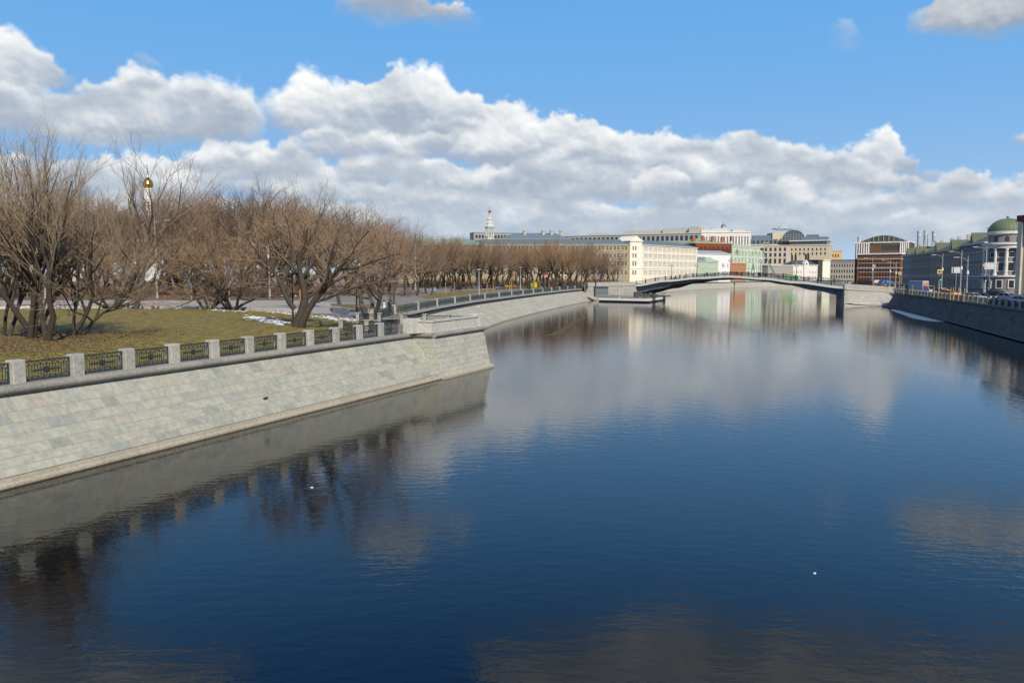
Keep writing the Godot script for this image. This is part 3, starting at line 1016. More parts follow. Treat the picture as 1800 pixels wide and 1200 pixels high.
func build_railings():
	var r := RandomNumberGenerator.new()
	r.seed = 5
	var iron := m(0.035, 0.045, 0.045, 0.55)
	var pale := [m(0.42, 0.42, 0.375, 0.85, {tile = 1.9}), m(0.38, 0.385, 0.35, 0.85, {tile = 1.9}), m(0.45, 0.445, 0.395, 0.85, {tile = 1.9})]
	# near railing on the granite moulding
	var rail := thing("embankment_railing", "cast iron railing panels between granite posts along the lawn", "railing")
	var bs := facing(quay(0, 0, 0), quay(1, 0, 0))
	var post := MB.new()
	post.slab(Vector3(0, 0.51, 0), Vector3(0.62, 1.10, 0.54), 0.035)
	var post_mesh := post.mesh()
	var panel := iron_panel(2.34, 8, 0.145).mesh()
	var med := medallion().mesh()
	var s := 23.8 - 2.986 * 8
	for k in 20:
		if s < 55.0:
			part(rail, "post", post_mesh, pale[r.randi() % 3], Transform3D(bs * Basis.from_euler(Vector3(r.randfn(), r.randfn() * 1.5, r.randfn()) * 0.006), quay(s + r.randfn() * 0.012, 34.42 + r.randfn() * 0.01, LAND + 0.04)))
		var mid := s + 1.493
		if mid < 55.5:
			var p := part(rail, "panel", panel, iron, Transform3D(bs, quay(mid, 34.40, LAND + 0.04)))
			part(p, "medallion", med, iron)
		s += 2.986
	# railing along the far side of the bastion and down to the far quay
	var side := thing("stair_railing", "short dark iron railing behind the stone bastion parapet", "railing")
	var a := quay(68.0, 33.2, LAND)
	var b := quay(68.2, 46.3, LAND)
	var l := (b - a).length()
	var sb := facing(b, a)
	var fp := iron_panel(l / 5.0 - 0.35, 7, 0.13).mesh()
	var thin := MB.new()
	thin.slab(Vector3(0, 0.5, 0), Vector3(0.34, 1.0, 0.34), 0.02)
	thin.slab(Vector3(0, 1.03, 0), Vector3(0.42, 0.09, 0.42), 0.02)
	var thin_mesh := thin.mesh()
	for k in 6: part(side, "post", thin_mesh, pale[k % 3], Transform3D(sb, a.lerp(b, k / 5.0) + Vector3(0, 0.01, 0)))
	for k in 5: part(side, "panel", fp, iron, Transform3D(sb, a.lerp(b, (k + 0.5) / 5.0)))
	# railing round the corner of the near wall
	var c1 := quay(57.0, 35.2, LAND)
	var c2 := quay(57.0, 40.4, LAND)
	var cr := thing("stair_railing", "dark iron railing turning inland beside the last granite post", "railing")
	var cp := iron_panel(2.2, 8, 0.13).mesh()
	var cb := facing(c2, c1)
	for k in 2:
		part(cr, "panel", cp, iron, Transform3D(cb, c1.lerp(c2, (k + 0.5) / 2.0)))
		part(cr, "post", thin_mesh, pale[k], Transform3D(cb, c1.lerp(c2, (k + 1.0) / 2.0) + Vector3(0, 0.01, 0)))
	# far railing: wide dark panels between slim posts
	var far := thing("embankment_railing", "long dark openwork railing with slim white posts above the concrete quay", "railing")
	var green := m(0.045, 0.062, 0.058, 0.6)
	var path := moved(far_top, -0.25, LAND + 0.07)
	var step := 6.2
	var wide := iron_panel(step - 0.42, 9, 0.085).mesh()
	var total := 262.0
	var fpst := MB.new()
	fpst.slab(Vector3(0, 0.56, 0), Vector3(0.46, 1.12, 0.46), 0.02)
	fpst.slab(Vector3(0, 1.16, 0), Vector3(0.54, 0.10, 0.54), 0.02)
	var fpm := fpst.mesh()
	var mul := MB.new()
	mul.box(Vector3(0, 0.5, 0), Vector3(0.2, 0.98, 0.1))
	var mulm := mul.mesh()
	for k in int(total / step):
		var p0 := along(path, k * step)
		var p1 := along(path, (k + 1) * step)
		var fb := facing(p0, p1)
		if k % 2 == 0: part(far, "post", fpm, pale[k % 3], Transform3D(fb, p0))
		else: part(far, "mullion", mulm, green, Transform3D(fb, p0))
		part(far, "panel", wide, green, Transform3D(fb, (p0 + p1) * 0.5).scaled_local(Vector3(1, 1.08, 1)))
	# right railing
	var rr := thing("embankment_railing", "granite posts with iron panels along the shaded street quay", "railing")
	var rp := moved(right_top, 0.3, LAND + 0.05)
	rp.reverse()
	var rpost := MB.new()
	rpost.slab(Vector3(0, 0.5, 0), Vector3(0.62, 1.0, 0.5), 0.02)
	rpost.slab(Vector3(0, 1.05, 0), Vector3(0.72, 0.12, 0.6), 0.02)
	var rpm := rpost.mesh()
	var rpan := iron_panel(2.9, 8, 0.14).mesh()
	for k in 38:
		var p0 := along(rp, 1.0 + k * 3.6)
		var p1 := along(rp, 1.0 + (k + 1) * 3.6)
		part(rr, "post", rpm, pale[k % 3], Transform3D(facing(p0, p1), p0))
		part(rr, "panel", rpan, iron, Transform3D(facing(p0, p1), (p0 + p1) * 0.5))

# ------------------------------------------------------------------ bare trees
class Wood:
	var trunk := MB.new()
	var crown := MB.new()
	var twigs := MB.new()
	var r := RandomNumberGenerator.new()
	var kids := [7, 8, 7, 5]
	var segs := [7, 6, 4, 3, 2]
	var ratio := [0.95, 0.62, 0.52, 0.55]
	var lift := 0.10
	var wob := 0.16
	var open_angle := 0.62
	var thick := 1.0
	var depth := 4
	var lens := [6.0, 4.0, 2.0, 1.0, 0.6]
	func grow(level: int, at: Vector3, dir: Vector3, len: float, rad: float):
		var m: int = segs[level]
		var pts := [at]
		var rs := [rad]
		var d := dir
		var p := at
		var dirs := [dir]
		for i in m:
			d = (d + Vector3(r.randfn(), r.randfn() * 0.6, r.randfn()) * wob + Vector3.UP * lift * (1.0 if level > 0 else 0.4)).normalized()
			p += d * (len / m)
			pts.append(p)
			dirs.append(d)
			var t := (i + 1.0) / m
			rs.append(rad * lerpf(1.0, 0.28 if level < 3 else 0.5, t))
		var mb: MB = trunk if level <= 1 else crown if level == 2 else twigs
		mb.tube(pts, rs, 8 if level == 0 else 6 if level == 1 else 4 if level == 2 else 3)
		if level >= depth: return
		var k: int = kids[level]
		for i in k:
			var t := lerpf(0.35 if level == 0 else 0.18, 1.0, (i + r.randf() * 0.8) / k)
			var f := t * m
			var j := mini(int(f), m - 1)
			var q: Vector3 = pts[j].lerp(pts[j + 1], f - j)
			var rr: float = lerpf(rs[j], rs[j + 1], f - j)
			var dd: Vector3 = dirs[j + 1]
			var side := dd.cross(Vector3(r.randfn(), r.randfn(), r.randfn())).normalized()
			var ang := open_angle * r.randf_range(0.55, 1.35)
			var nd := (dd * cos(ang) + side * sin(ang)).normalized()
			var l: float = len * ratio[level] * lerpf(1.1, 0.72, t) * r.randf_range(0.7, 1.25)
			grow(level + 1, q, nd, l, minf(rr * 0.75, [0.3, 0.115, 0.044, 0.016, 0.0075][level + 1] * thick))

var limb_mat: Material = null
func make_wood(sd: int, stems: Array, opt := {}) -> Wood:
	var w := Wood.new()
	w.r.seed = sd
	for k in opt: w.set(k, opt[k])
	for s in stems: w.grow(0, s[0], s[1].normalized(), s[2], s[3])
	return w

func tree_proto(called: String, wood: Wood, bark: Material, twig: Material, label: String, group := "", at := Vector3.ZERO, turn := 0.0, sc := 1.0, limb: Material = null) -> Node3D:
	if limb == null: limb = limb_mat
	# sc above 3 is the wanted height in metres
	var cm := wood.twigs.mesh()
	var box := cm.get_aabb()
	if sc > 3.0: sc = sc / box.end.y
	var t := thing(called, label, "tree", at, turned(turn).scaled(Vector3.ONE * sc), group)
	part(t, "trunk", wood.trunk.mesh(), bark)
	var cr := part(t, "crown", wood.crown.mesh(), limb if limb else bark)
	part(cr, "twigs", cm, twig)
	t.set_meta("tall", box.end.y)
	return t

func build_trees():
	var bark := m(0.080, 0.066, 0.050, 0.95, {tile = 0.8})
	var dark := m(0.055, 0.045, 0.036, 0.95, {tile = 0.8})
	var olive := m(0.33, 0.25, 0.165, 0.9)
	var tan := m(0.36, 0.24, 0.148, 0.9)
	var russet := m(0.30, 0.175, 0.105, 0.9)
	var dun := m(0.22, 0.16, 0.11, 0.9)
	var gold := m(0.30, 0.205, 0.06, 0.9)
	limb_mat = m(0.21, 0.165, 0.115, 0.92)
	var O := Vector3.ZERO
	# --- the tall clump by the left edge of the lawn
	var big := make_wood(3, [[O, Vector3(0.10, 1, 0.0), 7.6, 0.27], [Vector3(0.25, 0, -0.15), Vector3(-0.28, 1, 0.12), 7.0, 0.22], [Vector3(-0.1, 0, 0.2), Vector3(0.3, 1, -0.25), 6.6, 0.2]], {kids = [7, 7, 5, 4], lift = 0.13, open_angle = 0.5})
	tree_proto("bare_tree", big, dark, olive, "tallest bare tree with dark forked trunks beside the lawn railing", "", gp(56, 610), 0.0, 17.2)
	var second := make_wood(8, [[O, Vector3(-0.05, 1, 0.05), 8.2, 0.26], [Vector3(0.2, 0, 0.1), Vector3(0.22, 1, 0.1), 7.4, 0.22]], {kids = [7, 7, 5, 4], lift = 0.13, open_angle = 0.52})
	tree_proto("bare_tree", second, dark, olive, "tall bare tree with two dark trunks rising side by side", "", gp(84, 615), 2.2, 16.6)
	var lean := make_wood(12, [[O, Vector3(0.75, 1, 0.15), 9.2, 0.25], [Vector3(0.3, 0, 0.0), Vector3(1.15, 1, 0.3), 7.4, 0.2], [Vector3(-0.2, 0, -0.2), Vector3(0.45, 1, -0.2), 7.4, 0.18]], {kids = [7, 7, 5, 4], lift = 0.10, open_angle = 0.7, wob = 0.22})
	tree_proto("leaning_tree", lean, bark, olive, "bare tree whose long trunks lean far out over the lawn", "", gp(122, 603), 0.0, 14.0)
	var sapling := make_wood(20, [[O, Vector3(0.05, 1, 0), 5.4, 0.13]], {kids = [8, 6, 5, 4], lift = 0.14, open_angle = 0.5})
	var sp := tree_proto("slender_tree", sapling, bark, olive, "slender young bare tree at the outer rim of the clump", "slender trees in the clump", gp(7, 604), 0.0, 13.0)
	copy(sp, gp(14, 606), turned(2.0).scaled(sp.scale * 1.06), "slender bare tree second from the outer end of the clump")
	copy(sp, gp(-40, 612), turned(4.0).scaled(sp.scale * 1.25), "slender bare tree farthest out beyond the clump")
	copy(sp, gp(66, 600), turned(1.0).scaled(sp.scale * 1.2), "slender bare tree behind the two dark trunks")
	# --- a tree behind the clump whose top stands alone against the sky
	var fan := make_wood(31, [[O, Vector3(0.12, 1, 0), 8.6, 0.26]], {kids = [9, 7, 5, 4], lift = 0.15, open_angle = 0.62})
	tree_proto("bare_tree", fan, bark, olive, "bare tree with a fan-shaped top standing behind the leaning trunks", "", gp(236, 551), 0.4, (hy(228, 100) - LAND) * 1.05)
	# --- low many-stemmed trees at the back of the lawn
	var ms := []
	for k in 6:
		var a := TAU * k / 6.0
		ms.append([Vector3(cos(a), 0, sin(a)) * 0.25, Vector3(cos(a) * 0.75, 1, sin(a) * 0.75), 5.6, 0.16])
	var bush := make_wood(41, ms, {kids = [5, 6, 5, 4], lift = 0.06, open_angle = 0.74, wob = 0.24, thick = 1.1})
	var b1 := tree_proto("many_stemmed_tree", bush, bark, tan, "low spreading many-stemmed tree beside the kerb wall, farther from the blue sign", "many-stemmed trees at the back of the lawn", gp(367, 548.5), 0.0, 13.5)
	copy(b1, gp(407, 548), turned(1.9).scaled(b1.scale * 1.10), "low spreading many-stemmed tree beside the kerb wall, under the blue sign")
	copy(b1, gp(195, 546.5), turned(3.9).scaled(b1.scale * 1.05), "low spreading many-stemmed tree behind the leaning trunks")
	# --- the forked tree beside the railing
	var fork := make_wood(53, [[O, Vector3(0.06, 1, 0.05), 5.6, 0.40], [Vector3(0.22, 0, 0.1), Vector3(0.46, 1, 0.1), 6.4, 0.30], [Vector3(-0.1, 1.6, 0), Vector3(-0.34, 1, -0.2), 4.6, 0.2]], {kids = [7, 7, 5, 4], lift = 0.08, open_angle = 0.72, wob = 0.17})
	tree_proto("forked_tree", fork, bark, tan, "thick forked tree rising right behind the granite posts", "", gp(521, 583), 0.0, 12.6)
	var vee := make_wood(67, [[O, Vector3(-0.42, 1, 0.05), 5.8, 0.30], [Vector3(0.2, 0, 0.1), Vector3(0.5, 1, 0.1), 5.8, 0.28], [Vector3(0.1, 0, -0.1), Vector3(0.05, 1, -0.3), 6.4, 0.24]], {kids = [7, 7, 5, 4], lift = 0.06, open_angle = 0.74, wob = 0.2})
	tree_proto("forked_tree", vee, bark, tan, "wide vee-shaped bare tree near the bastion corner", "", gp(646, 562), 0.0, 13.8)
	var tall := make_wood(71, [[O, Vector3(0.05, 1, 0), 9.0, 0.24]], {kids = [9, 7, 5, 4], lift = 0.14, open_angle = 0.5})
	tree_proto("bare_tree", tall, bark, tan, "straight bare tree whose brushy top rises above the forked trees", "", gp(598, 543), 0.0, (hy(296, 112) - LAND) * 1.12)
	tree_proto("bare_tree", make_wood(77, [[O, Vector3(0.16, 1, 0), 8.2, 0.2], [Vector3(0.1, 0, 0), Vector3(-0.2, 1, 0.1), 7.0, 0.16]], {kids = [8, 7, 5, 4], lift = 0.13, open_angle = 0.55}), bark, tan, "bare two-stemmed tree reaching over the quay corner", "", gp(690, 548), 0.0, (hy(335, 103) - LAND) * 1.08)
	# --- the wooded park behind the street: five kinds, many trees
	var kinds := []
	var bo := {kids = [7, 7, 6, 4], lift = 0.10, thick = 1.5}
	kinds.append([make_wood(101, [[O, Vector3(0.02, 1, 0), 10.0, 0.34]], bo.merged({open_angle = 0.6})), dun, dark, "bare dun-brown tree in the park behind the street", 1])
	kinds.append([make_wood(102, [[O, Vector3(0.03, 1, 0.03), 9.0, 0.34]], bo.merged({open_angle = 0.72, kids = [8, 7, 6, 4]})), russet, dark, "bare reddish-brown tree in the park behind the street", 1])
	kinds.append([make_wood(103, [[O, Vector3(0, 1, 0.02), 11.0, 0.30]], bo.merged({open_angle = 0.5, lift = 0.14})), dun, dark, "slim upright bare tree in the park behind the street", 1])
	kinds.append([make_wood(104, [[O, Vector3(0, 1, 0), 8.5, 0.36], [O, Vector3(0.3, 1, 0), 8.0, 0.25]], bo.merged({open_angle = 0.65, wob = 0.26})), m(0.07, 0.055, 0.045, 0.95), dark, "dark gnarled bare tree in the park behind the street", 1])
	var protos := []
	for k in kinds:
		protos.append(null)
	var r := RandomNumberGenerator.new()
	r.seed = 77
	var tops := [[-300, 320], [0, 330], [200, 335], [350, 330], [420, 316], [470, 332], [530, 326], [600, 366], [680, 392], [730, 405], [765, 415], [800, 421], [900, 423], [1000, 427], [1060, 446], [1105, 460]]
	var places := []
	for i in 34: places.append([lerpf(-150, 790, (i + r.randf()) / 34.0), r.randf_range(280, 420)])
	for i in 64: places.append([lerpf(-120, 770, (i + r.randf()) / 64.0), r.randf_range(172, 262)])
	for i in 72: places.append([lerpf(735, 1085, (i + r.randf()) / 72.0), r.randf_range(270, 372)])
	for p in places:
		var k: int = r.randi() % 4
		if p[0] > 760: k = [1, 1, 0, 2, 1][r.randi() % 5]
		elif p[0] > 390 and p[0] < 560 and r.randf() < 0.5: k = 3
		var h := (hy(line(tops, p[0]) + r.randf_range(-16, 34 if p[0] < 760 else 8), p[1]) - LAND)
		if protos[k] == null:
			protos[k] = tree_proto("park_tree", kinds[k][0], kinds[k][2], kinds[k][1], kinds[k][3], ["dun-brown park trees", "reddish-brown park trees", "slim park trees", "dark gnarled park trees"][k], pz(p[0], p[1]), 0.0, h)
		else:
			var sc: float = h / protos[k].get_meta("tall")
			copy(protos[k], pz(p[0], p[1]), turned(r.randf() * TAU).scaled(Vector3(sc * r.randf_range(0.9, 1.35), sc, sc * r.randf_range(0.9, 1.35))))
	# the yellow willow before the cream palace
	var wil := make_wood(131, [[O, Vector3(0, 1, 0), 8.0, 0.35]], {kids = [8, 8, 7, 5], lift = -0.05, open_angle = 0.62, thick = 1.7})
	var wt := tree_proto("willow_tree", wil, bark, gold, "yellow weeping willow standing before the cream building", "", pz(975, 292), 0.0, hy(424, 292) - LAND)
	# low brush along the park edge
	var brush_w := make_wood(140, ms, {kids = [5, 6, 5, 3], lift = 0.02, open_angle = 0.7, thick = 1.6})
	var bp: Node3D = null
	for i in 120:
		var px := lerpf(-80, 740, (i + r.randf() * 0.8) / 60.0) if i < 60 else lerpf(740, 1090, (i - 60 + r.randf() * 0.8) / 60.0)
		var z := r.randf_range(168, 190) if px < 740 else r.randf_range(300, 380)
		var sc := r.randf_range(0.18, 0.34) if px < 740 else r.randf_range(0.3, 0.55)
		var at := pz(px, z)
		var bs := turned(r.randf() * TAU).scaled(Vector3(sc, sc * 0.9, sc))
		if bp == null:
			bp = thing("shrub", "low bare brown shrub along the park edge", "shrub", at, bs, "shrubs along the park edge")
			part(bp, "stems", brush_w.trunk.mesh(), dark)
			part(bp, "twigs", brush_w.twigs.mesh(), russet)
			part(bp, "branches", brush_w.crown.mesh(), dark)
		else:
			copy(bp, at, bs)

# ------------------------------------------------------------------ buildings
# x runs along the front, y up, z out of the front; all volumes of a building hang under one thing
var glass: Material
var pale_glass: Material

# a wall of thickness t from x0 to x1 with rectangular openings: rows of [bottom, top], columns of [left, right]
func pierced(mb: MB, x1: float, y0: float, y1: float, rows: Array, cols: Array, t := 0.35):
	var y := y0
	for r in rows:
		if r[0] - y > 0.001: mb.span(Vector3(0, y, -t), Vector3(x1, r[0], 0))
		var x := 0.0
		for c in cols:
			if c[0] - x > 0.001: mb.span(Vector3(x, r[0], -t), Vector3(c[0], r[1], 0))
			x = c[1]
		if x1 - x > 0.001: mb.span(Vector3(x, r[0], -t), Vector3(x1, r[1], 0))
		y = r[1]
	if y1 - y > 0.001: mb.span(Vector3(0, y, -t), Vector3(x1, y1, 0))

# evenly spaced groups of windows
func bays(x0: float, x1: float, n: int, per: int, w: float, gap: float) -> Array:
	var out := []
	for i in n:
		var c := lerpf(x0, x1, (i + 0.5) / n)
		var full := per * w + (per - 1) * gap
		for k in per:
			var a := c - full * 0.5 + k * (w + gap)
			out.append([a, a + w])
	return out

# o: rows, cols (front), wall, trim, roof ("hip", "gable", "flat"), roof_h, roof_mat, side (columns on the right end), left (columns on the left end), surround
func volume(t: Node3D, a: Vector3, b: Vector3, deep: float, y0: float, y1: float, o: Dictionary) -> Transform3D:
	var bs := facing(a, b)
	var w := Vector2(b.x - a.x, b.z - a.z).length()
	var org := Vector3(a.x, 0, a.z) - Vector3(t.position.x, t.position.y, t.position.z)
	var xf := Transform3D(bs, org)
	var rows: Array = o.get("rows", [])
	var cols: Array = o.get("cols", [])
	var wm := MB.new()
	pierced(wm, w, y0, y1, rows, cols)
	# the ends and the back
	var ends := {}
	for e in [["side", Transform3D(Basis(Vector3(0, 0, -1), Vector3.UP, Vector3(1, 0, 0)), Vector3(w, 0, -0.35))], ["left", Transform3D(Basis(Vector3(0, 0, 1), Vector3.UP, Vector3(-1, 0, 0)), Vector3(0, 0, -deep))]]:
		var em := MB.new()
		pierced(em, deep - 0.35, y0, y1, rows if o.has(e[0]) else [], o.get(e[0], []))
		for i in em.v.size():
			wm.v.append(e[1] * em.v[i])
			wm.n.append(e[1].basis * em.n[i])
		var base := wm.v.size() - em.v.size()
		for i in em.ix: wm.ix.append(base + i)
		ends[e[0]] = e[1]
	wm.quad(Vector3(w - 0.35, y0, -deep), Vector3(0.35, y0, -deep), Vector3(0.35, y1, -deep), Vector3(w - 0.35, y1, -deep))
	wm.quad(Vector3(0.3, y1 - 0.05, -0.3), Vector3(w - 0.3, y1 - 0.05, -0.3), Vector3(w - 0.3, y1 - 0.05, -deep + 0.3), Vector3(0.3, y1 - 0.05, -deep + 0.3))
	part(t, "wall", wm.mesh(), o.wall, xf)
	# windows
	var shapes := {}
	var put := func(cs: Array, x2: Transform3D):
		var ri := 0
		for r in rows:
			ri += 1
			for c in cs:
				var key := "%.2f %.2f" % [c[1] - c[0], r[1] - r[0]]
				if not shapes.has(key):
					var hw: float = (c[1] - c[0]) * 0.5
					var hh: float = (r[1] - r[0]) * 0.5
					var gm := MB.new()
					gm.quad(Vector3(-hw, -hh, 0), Vector3(hw, -hh, 0), Vector3(hw, hh, 0), Vector3(-hw, hh, 0))
					var fm := MB.new()
					fm.box(Vector3(-hw + 0.05, 0, 0.03), Vector3(0.1, hh * 2, 0.06)); fm.box(Vector3(hw - 0.05, 0, 0.03), Vector3(0.1, hh * 2, 0.06))
					fm.box(Vector3(0, hh - 0.06, 0.03), Vector3(hw * 2 - 0.2, 0.12, 0.06)); fm.box(Vector3(0, -hh + 0.06, 0.03), Vector3(hw * 2 - 0.2, 0.12, 0.06))
					fm.box(Vector3(0, hh * 0.35, 0.03), Vector3(hw * 2 - 0.2, 0.08, 0.05)); fm.box(Vector3(0, 0, 0.028), Vector3(0.08, hh * 2 - 0.24, 0.05))
					shapes[key] = [gm.mesh(), fm.mesh()]
				var at := Vector3((c[0] + c[1]) * 0.5, (r[0] + r[1]) * 0.5, -0.24)
				var g := part(t, "window", shapes[key][0], o.get("glass", glass), xf * x2 * Transform3D(Basis.IDENTITY, at))
				if o.get("frames", true): part(g, "frame", shapes[key][1], o.trim)
	put.call(cols, Transform3D.IDENTITY)
	for e in ends:
		if o.has(e): put.call(o[e], ends[e])
	# sills, cornice, plinth
	var tm := MB.new()
	for y in o.get("bands", []):
		tm.span(Vector3(-0.1, y - 0.15, 0.002), Vector3(w + 0.1, y + 0.15, 0.16))
		tm.span(Vector3(w + 0.002, y - 0.15, -deep), Vector3(w + 0.1, y + 0.15, 0.0))
	if o.get("cornice", true):
		tm.span(Vector3(-0.35, y1 - 0.1, 0.002), Vector3(w + 0.35, y1 + 0.35, 0.45))
		tm.span(Vector3(w + 0.002, y1 - 0.1, -deep - 0.3), Vector3(w + 0.35, y1 + 0.35, 0.0))
		tm.span(Vector3(-0.35, y1 - 0.1, -deep - 0.3), Vector3(-0.002, y1 + 0.35, 0.0))
	for r in rows:
		if not o.get("sills", true): break
		for c in cols:
			tm.span(Vector3(c[0] - 0.12, r[0] - 0.16, 0.003), Vector3(c[1] + 0.12, r[0] - 0.003, 0.12))
			if o.get("heads", false):
				tm.span(Vector3(c[0] - 0.15, r[1] + 0.003, 0.003), Vector3(c[1] + 0.15, r[1] + 0.22, 0.12))
				tm.span(Vector3(c[0] - 0.15, r[0], 0.003), Vector3(c[0] - 0.003, r[1], 0.06)); tm.span(Vector3(c[1] + 0.003, r[0], 0.003), Vector3(c[1] + 0.15, r[1], 0.06))
	if tm.v.size() > 0: part(t, "cornice_trim", tm.mesh(), o.trim, xf)
	# roof
	var rh: float = o.get("roof_h", 0.0)
	var ov := 0.5
	var ry := y1 + 0.35 if o.get("cornice", true) else y1 + 0.01
	var p := [Vector3(-ov, ry, ov), Vector3(w + ov, ry, ov), Vector3(w + ov, ry, -deep - ov), Vector3(-ov, ry, -deep - ov)]
	var rm := MB.new()
	match o.get("roof", "flat"):
		"hip":
			var q := minf(deep * 0.5, w * 0.45)
			var a2 := Vector3(q, ry + rh, -deep * 0.5)
			var b2 := Vector3(w - q, ry + rh, -deep * 0.5)
			rm.quad(p[0], p[1], b2, a2); rm.tri(p[1], p[2], b2); rm.quad(p[2], p[3], a2, b2); rm.tri(p[3], p[0], a2)
			rm.quad(p[0], p[3], p[2], p[1])
		"gable":
			var a2 := Vector3(-ov, ry + rh, -deep * 0.5)
			var b2 := Vector3(w + ov, ry + rh, -deep * 0.5)
			rm.quad(p[0], p[1], b2, a2); rm.tri(p[1], p[2], b2); rm.quad(p[2], p[3], a2, b2); rm.tri(p[3], p[0], a2)
			rm.quad(p[0], p[3], p[2], p[1])
		"front":   # gable end towards the viewer
			var a2 := Vector3(w * 0.5, ry + rh, ov)
			var b2 := Vector3(w * 0.5, ry + rh, -deep - ov)
			rm.quad(p[1], p[2], b2, a2); rm.quad(p[3], p[0], a2, b2); rm.tri(p[0], p[1], a2); rm.tri(p[2], p[3], b2)
			rm.quad(p[0], p[3], p[2], p[1])
		_:
			rm.span(Vector3(-0.2, ry + 0.002, -deep - 0.2), Vector3(w + 0.2, ry + 0.3, 0.25))
	part(t, "roof", rm.mesh(), o.get("roof_mat", o.trim), xf)
	return xf

func add_boxes(t: Node3D, called: String, xf: Transform3D, list: Array, mat: Material):
	for q in list:
		var mb := MB.new()
		mb.box(q[0], q[1])
		part(t, called, mb.mesh(), mat, xf)

func at_z(pxa: float, za: float, pxb: float, zb: float) -> Array:
	return [pz(pxa, za), pz(pxb, zb)]

func build_left_city():
	glass = m(0.03, 0.036, 0.045, 0.12, {spec = 0.6})
	pale_glass = m(0.05, 0.07, 0.09, 0.1, {spec = 0.7})  # slightly paler, bluer glass for the vault and the roof band
	var white := m(0.74, 0.72, 0.67, 0.85, {tile = 9.0})
	var cream := m(0.86, 0.81, 0.67, 0.9, {tile = 11.0})
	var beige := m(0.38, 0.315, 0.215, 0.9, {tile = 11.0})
	var slate := m(0.13, 0.19, 0.20, 0.7, {tile = 7.0})
	var copper := m(0.22, 0.37, 0.30, 0.8, {tile = 7.0})
	var lime := m(0.32, 0.37, 0.22, 0.8, {tile = 7.0})
	var brick := m(0.24, 0.075, 0.035, 0.92, {tile = 6.0})
	var grey := m(0.36, 0.37, 0.35, 0.9, {tile = 9.0})
	var steel := m(0.15, 0.21, 0.25, 0.5, {tile = 9.0})

	# --- the cream palace: a long darker beige wing, a corner pavilion and a pale cream wing along the canal
	var a := pz(1128, 443)
	var b := pz(1225, 500)
	var H := hy(430, 443)
	var rows := [[8.6, 11.0], [13.4, 16.1], [18.0, 20.2], [22.0, 24.2]]
	var pal := thing("palace_building", "long cream four-storey building with grey-green roof and corner gable by the bridge", "building", a)
	var w := Vector2(b.x - a.x, b.z - a.z).length()
	var cols := bays(1.5, w - 1.5, 12, 3, 1.0, 0.55)
	volume(pal, a, b, 18, 0, H, {rows = rows, cols = cols, side = bays(1, 16, 3, 2, 1.1, 0.6), wall = cream, trim = white, roof = "hip", roof_h = 3.0, roof_mat = slate, bands = [12.1, 6.6], heads = true})
	var pa := pz(1107, 437)
	volume(pal, pa, pz(1128, 441.5), 12, 0, H + 1.6, {rows = rows, cols = bays(0.6, 5.8, 1, 2, 1.1, 0.7), wall = cream, trim = white, roof = "front", roof_h = 2.8, roof_mat = cream, bands = [12.1], heads = true})
	var la := pz(846, 436)
	var lb := pz(1106.6, 437)
	var lw := Vector2(lb.x - la.x, lb.z - la.z).length()
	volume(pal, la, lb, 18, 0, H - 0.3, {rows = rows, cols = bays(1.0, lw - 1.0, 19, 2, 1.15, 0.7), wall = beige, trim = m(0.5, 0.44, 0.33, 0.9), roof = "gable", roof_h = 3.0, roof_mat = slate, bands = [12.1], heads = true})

	# --- green-roofed building behind the park
	var ga := pz(700, 455)
	var gb := pz(845, 445)
	var gt := thing("green_roofed_building", "beige building with pale green copper roof behind the park trees", "building", ga)
	volume(gt, ga, gb, 20, 0, hy(431, 450), {rows = [[9, 11.5], [14, 16.5], [19, 21.5]], cols = bays(1, 45, 11, 1, 1.4, 0), wall = beige, trim = m(0.5, 0.46, 0.38, 0.9), roof = "hip", roof_h = 3.6, roof_mat = copper})

	# --- bell tower with a tent roof
	var z := 480.0
	var tc := pz(861, z)
	var tw := thing("bell_tower", "white bell tower with a tent spire and small gold dome", "bell tower", Vector3(tc.x, LAND, tc.z))
	var chalk := m(0.52, 0.52, 0.48, 0.85)
	var s1 := MB.new()
	s1.lathe([[2.9, 0], [2.9, hy(416, z) - LAND]], 8, Vector3.ZERO, true, PI / 8)
	s1.lathe([[3.2, hy(416, z) - LAND], [3.2, hy(414.5, z) - LAND], [0.2, hy(414.4, z) - LAND]], 8, Vector3.ZERO, true, PI / 8)
	part(tw, "shaft", s1.mesh(), chalk)
	var y0 := hy(414.5, z) - LAND
	var y1 := hy(399, z) - LAND
	for k in 8:
		var an := TAU * (k + 0.5) / 8.0
		var pm := MB.new()
		pm.lathe([[0.5, y0], [0.42, y0 + 0.8], [0.42, y1 - 1.0], [0.75, y1]], 6, Vector3(cos(an) * 2.35, 0, sin(an) * 2.35))
		part(tw, "pillar", pm.mesh(), chalk)
	var s2 := MB.new()
	s2.lathe([[2.95, y1 - 0.3], [3.1, y1 + 0.5], [2.3, y1 + 1.2], [0.75, hy(381, z) - LAND], [0.75, hy(376, z) - LAND], [0.9, hy(375.5, z) - LAND], [0.3, hy(374, z) - LAND]], 8, Vector3.ZERO, true, PI / 8)
	part(tw, "tent_spire", s2.mesh(), chalk)
	for k in 8:
		for row in 2:
			var an := TAU * k / 8.0
			var rr := 1.95 - row * 0.55
			var yy := y1 + 2.0 + row * 2.2
			var dm := MB.new()
			dm.prism(PackedVector2Array([Vector2(-0.35, 0), Vector2(0.35, 0), Vector2(0.35, 0.9), Vector2(0, 1.35), Vector2(-0.35, 0.9)]), -0.5, 0.25, Transform3D(Basis(Vector3.UP, an), Vector3(sin(an), 0, cos(an)) * rr + Vector3.UP * yy))
			part(tw, "dormer", dm.mesh(), chalk)
	var g1 := MB.new()
	var gy := hy(374.5, z) - LAND
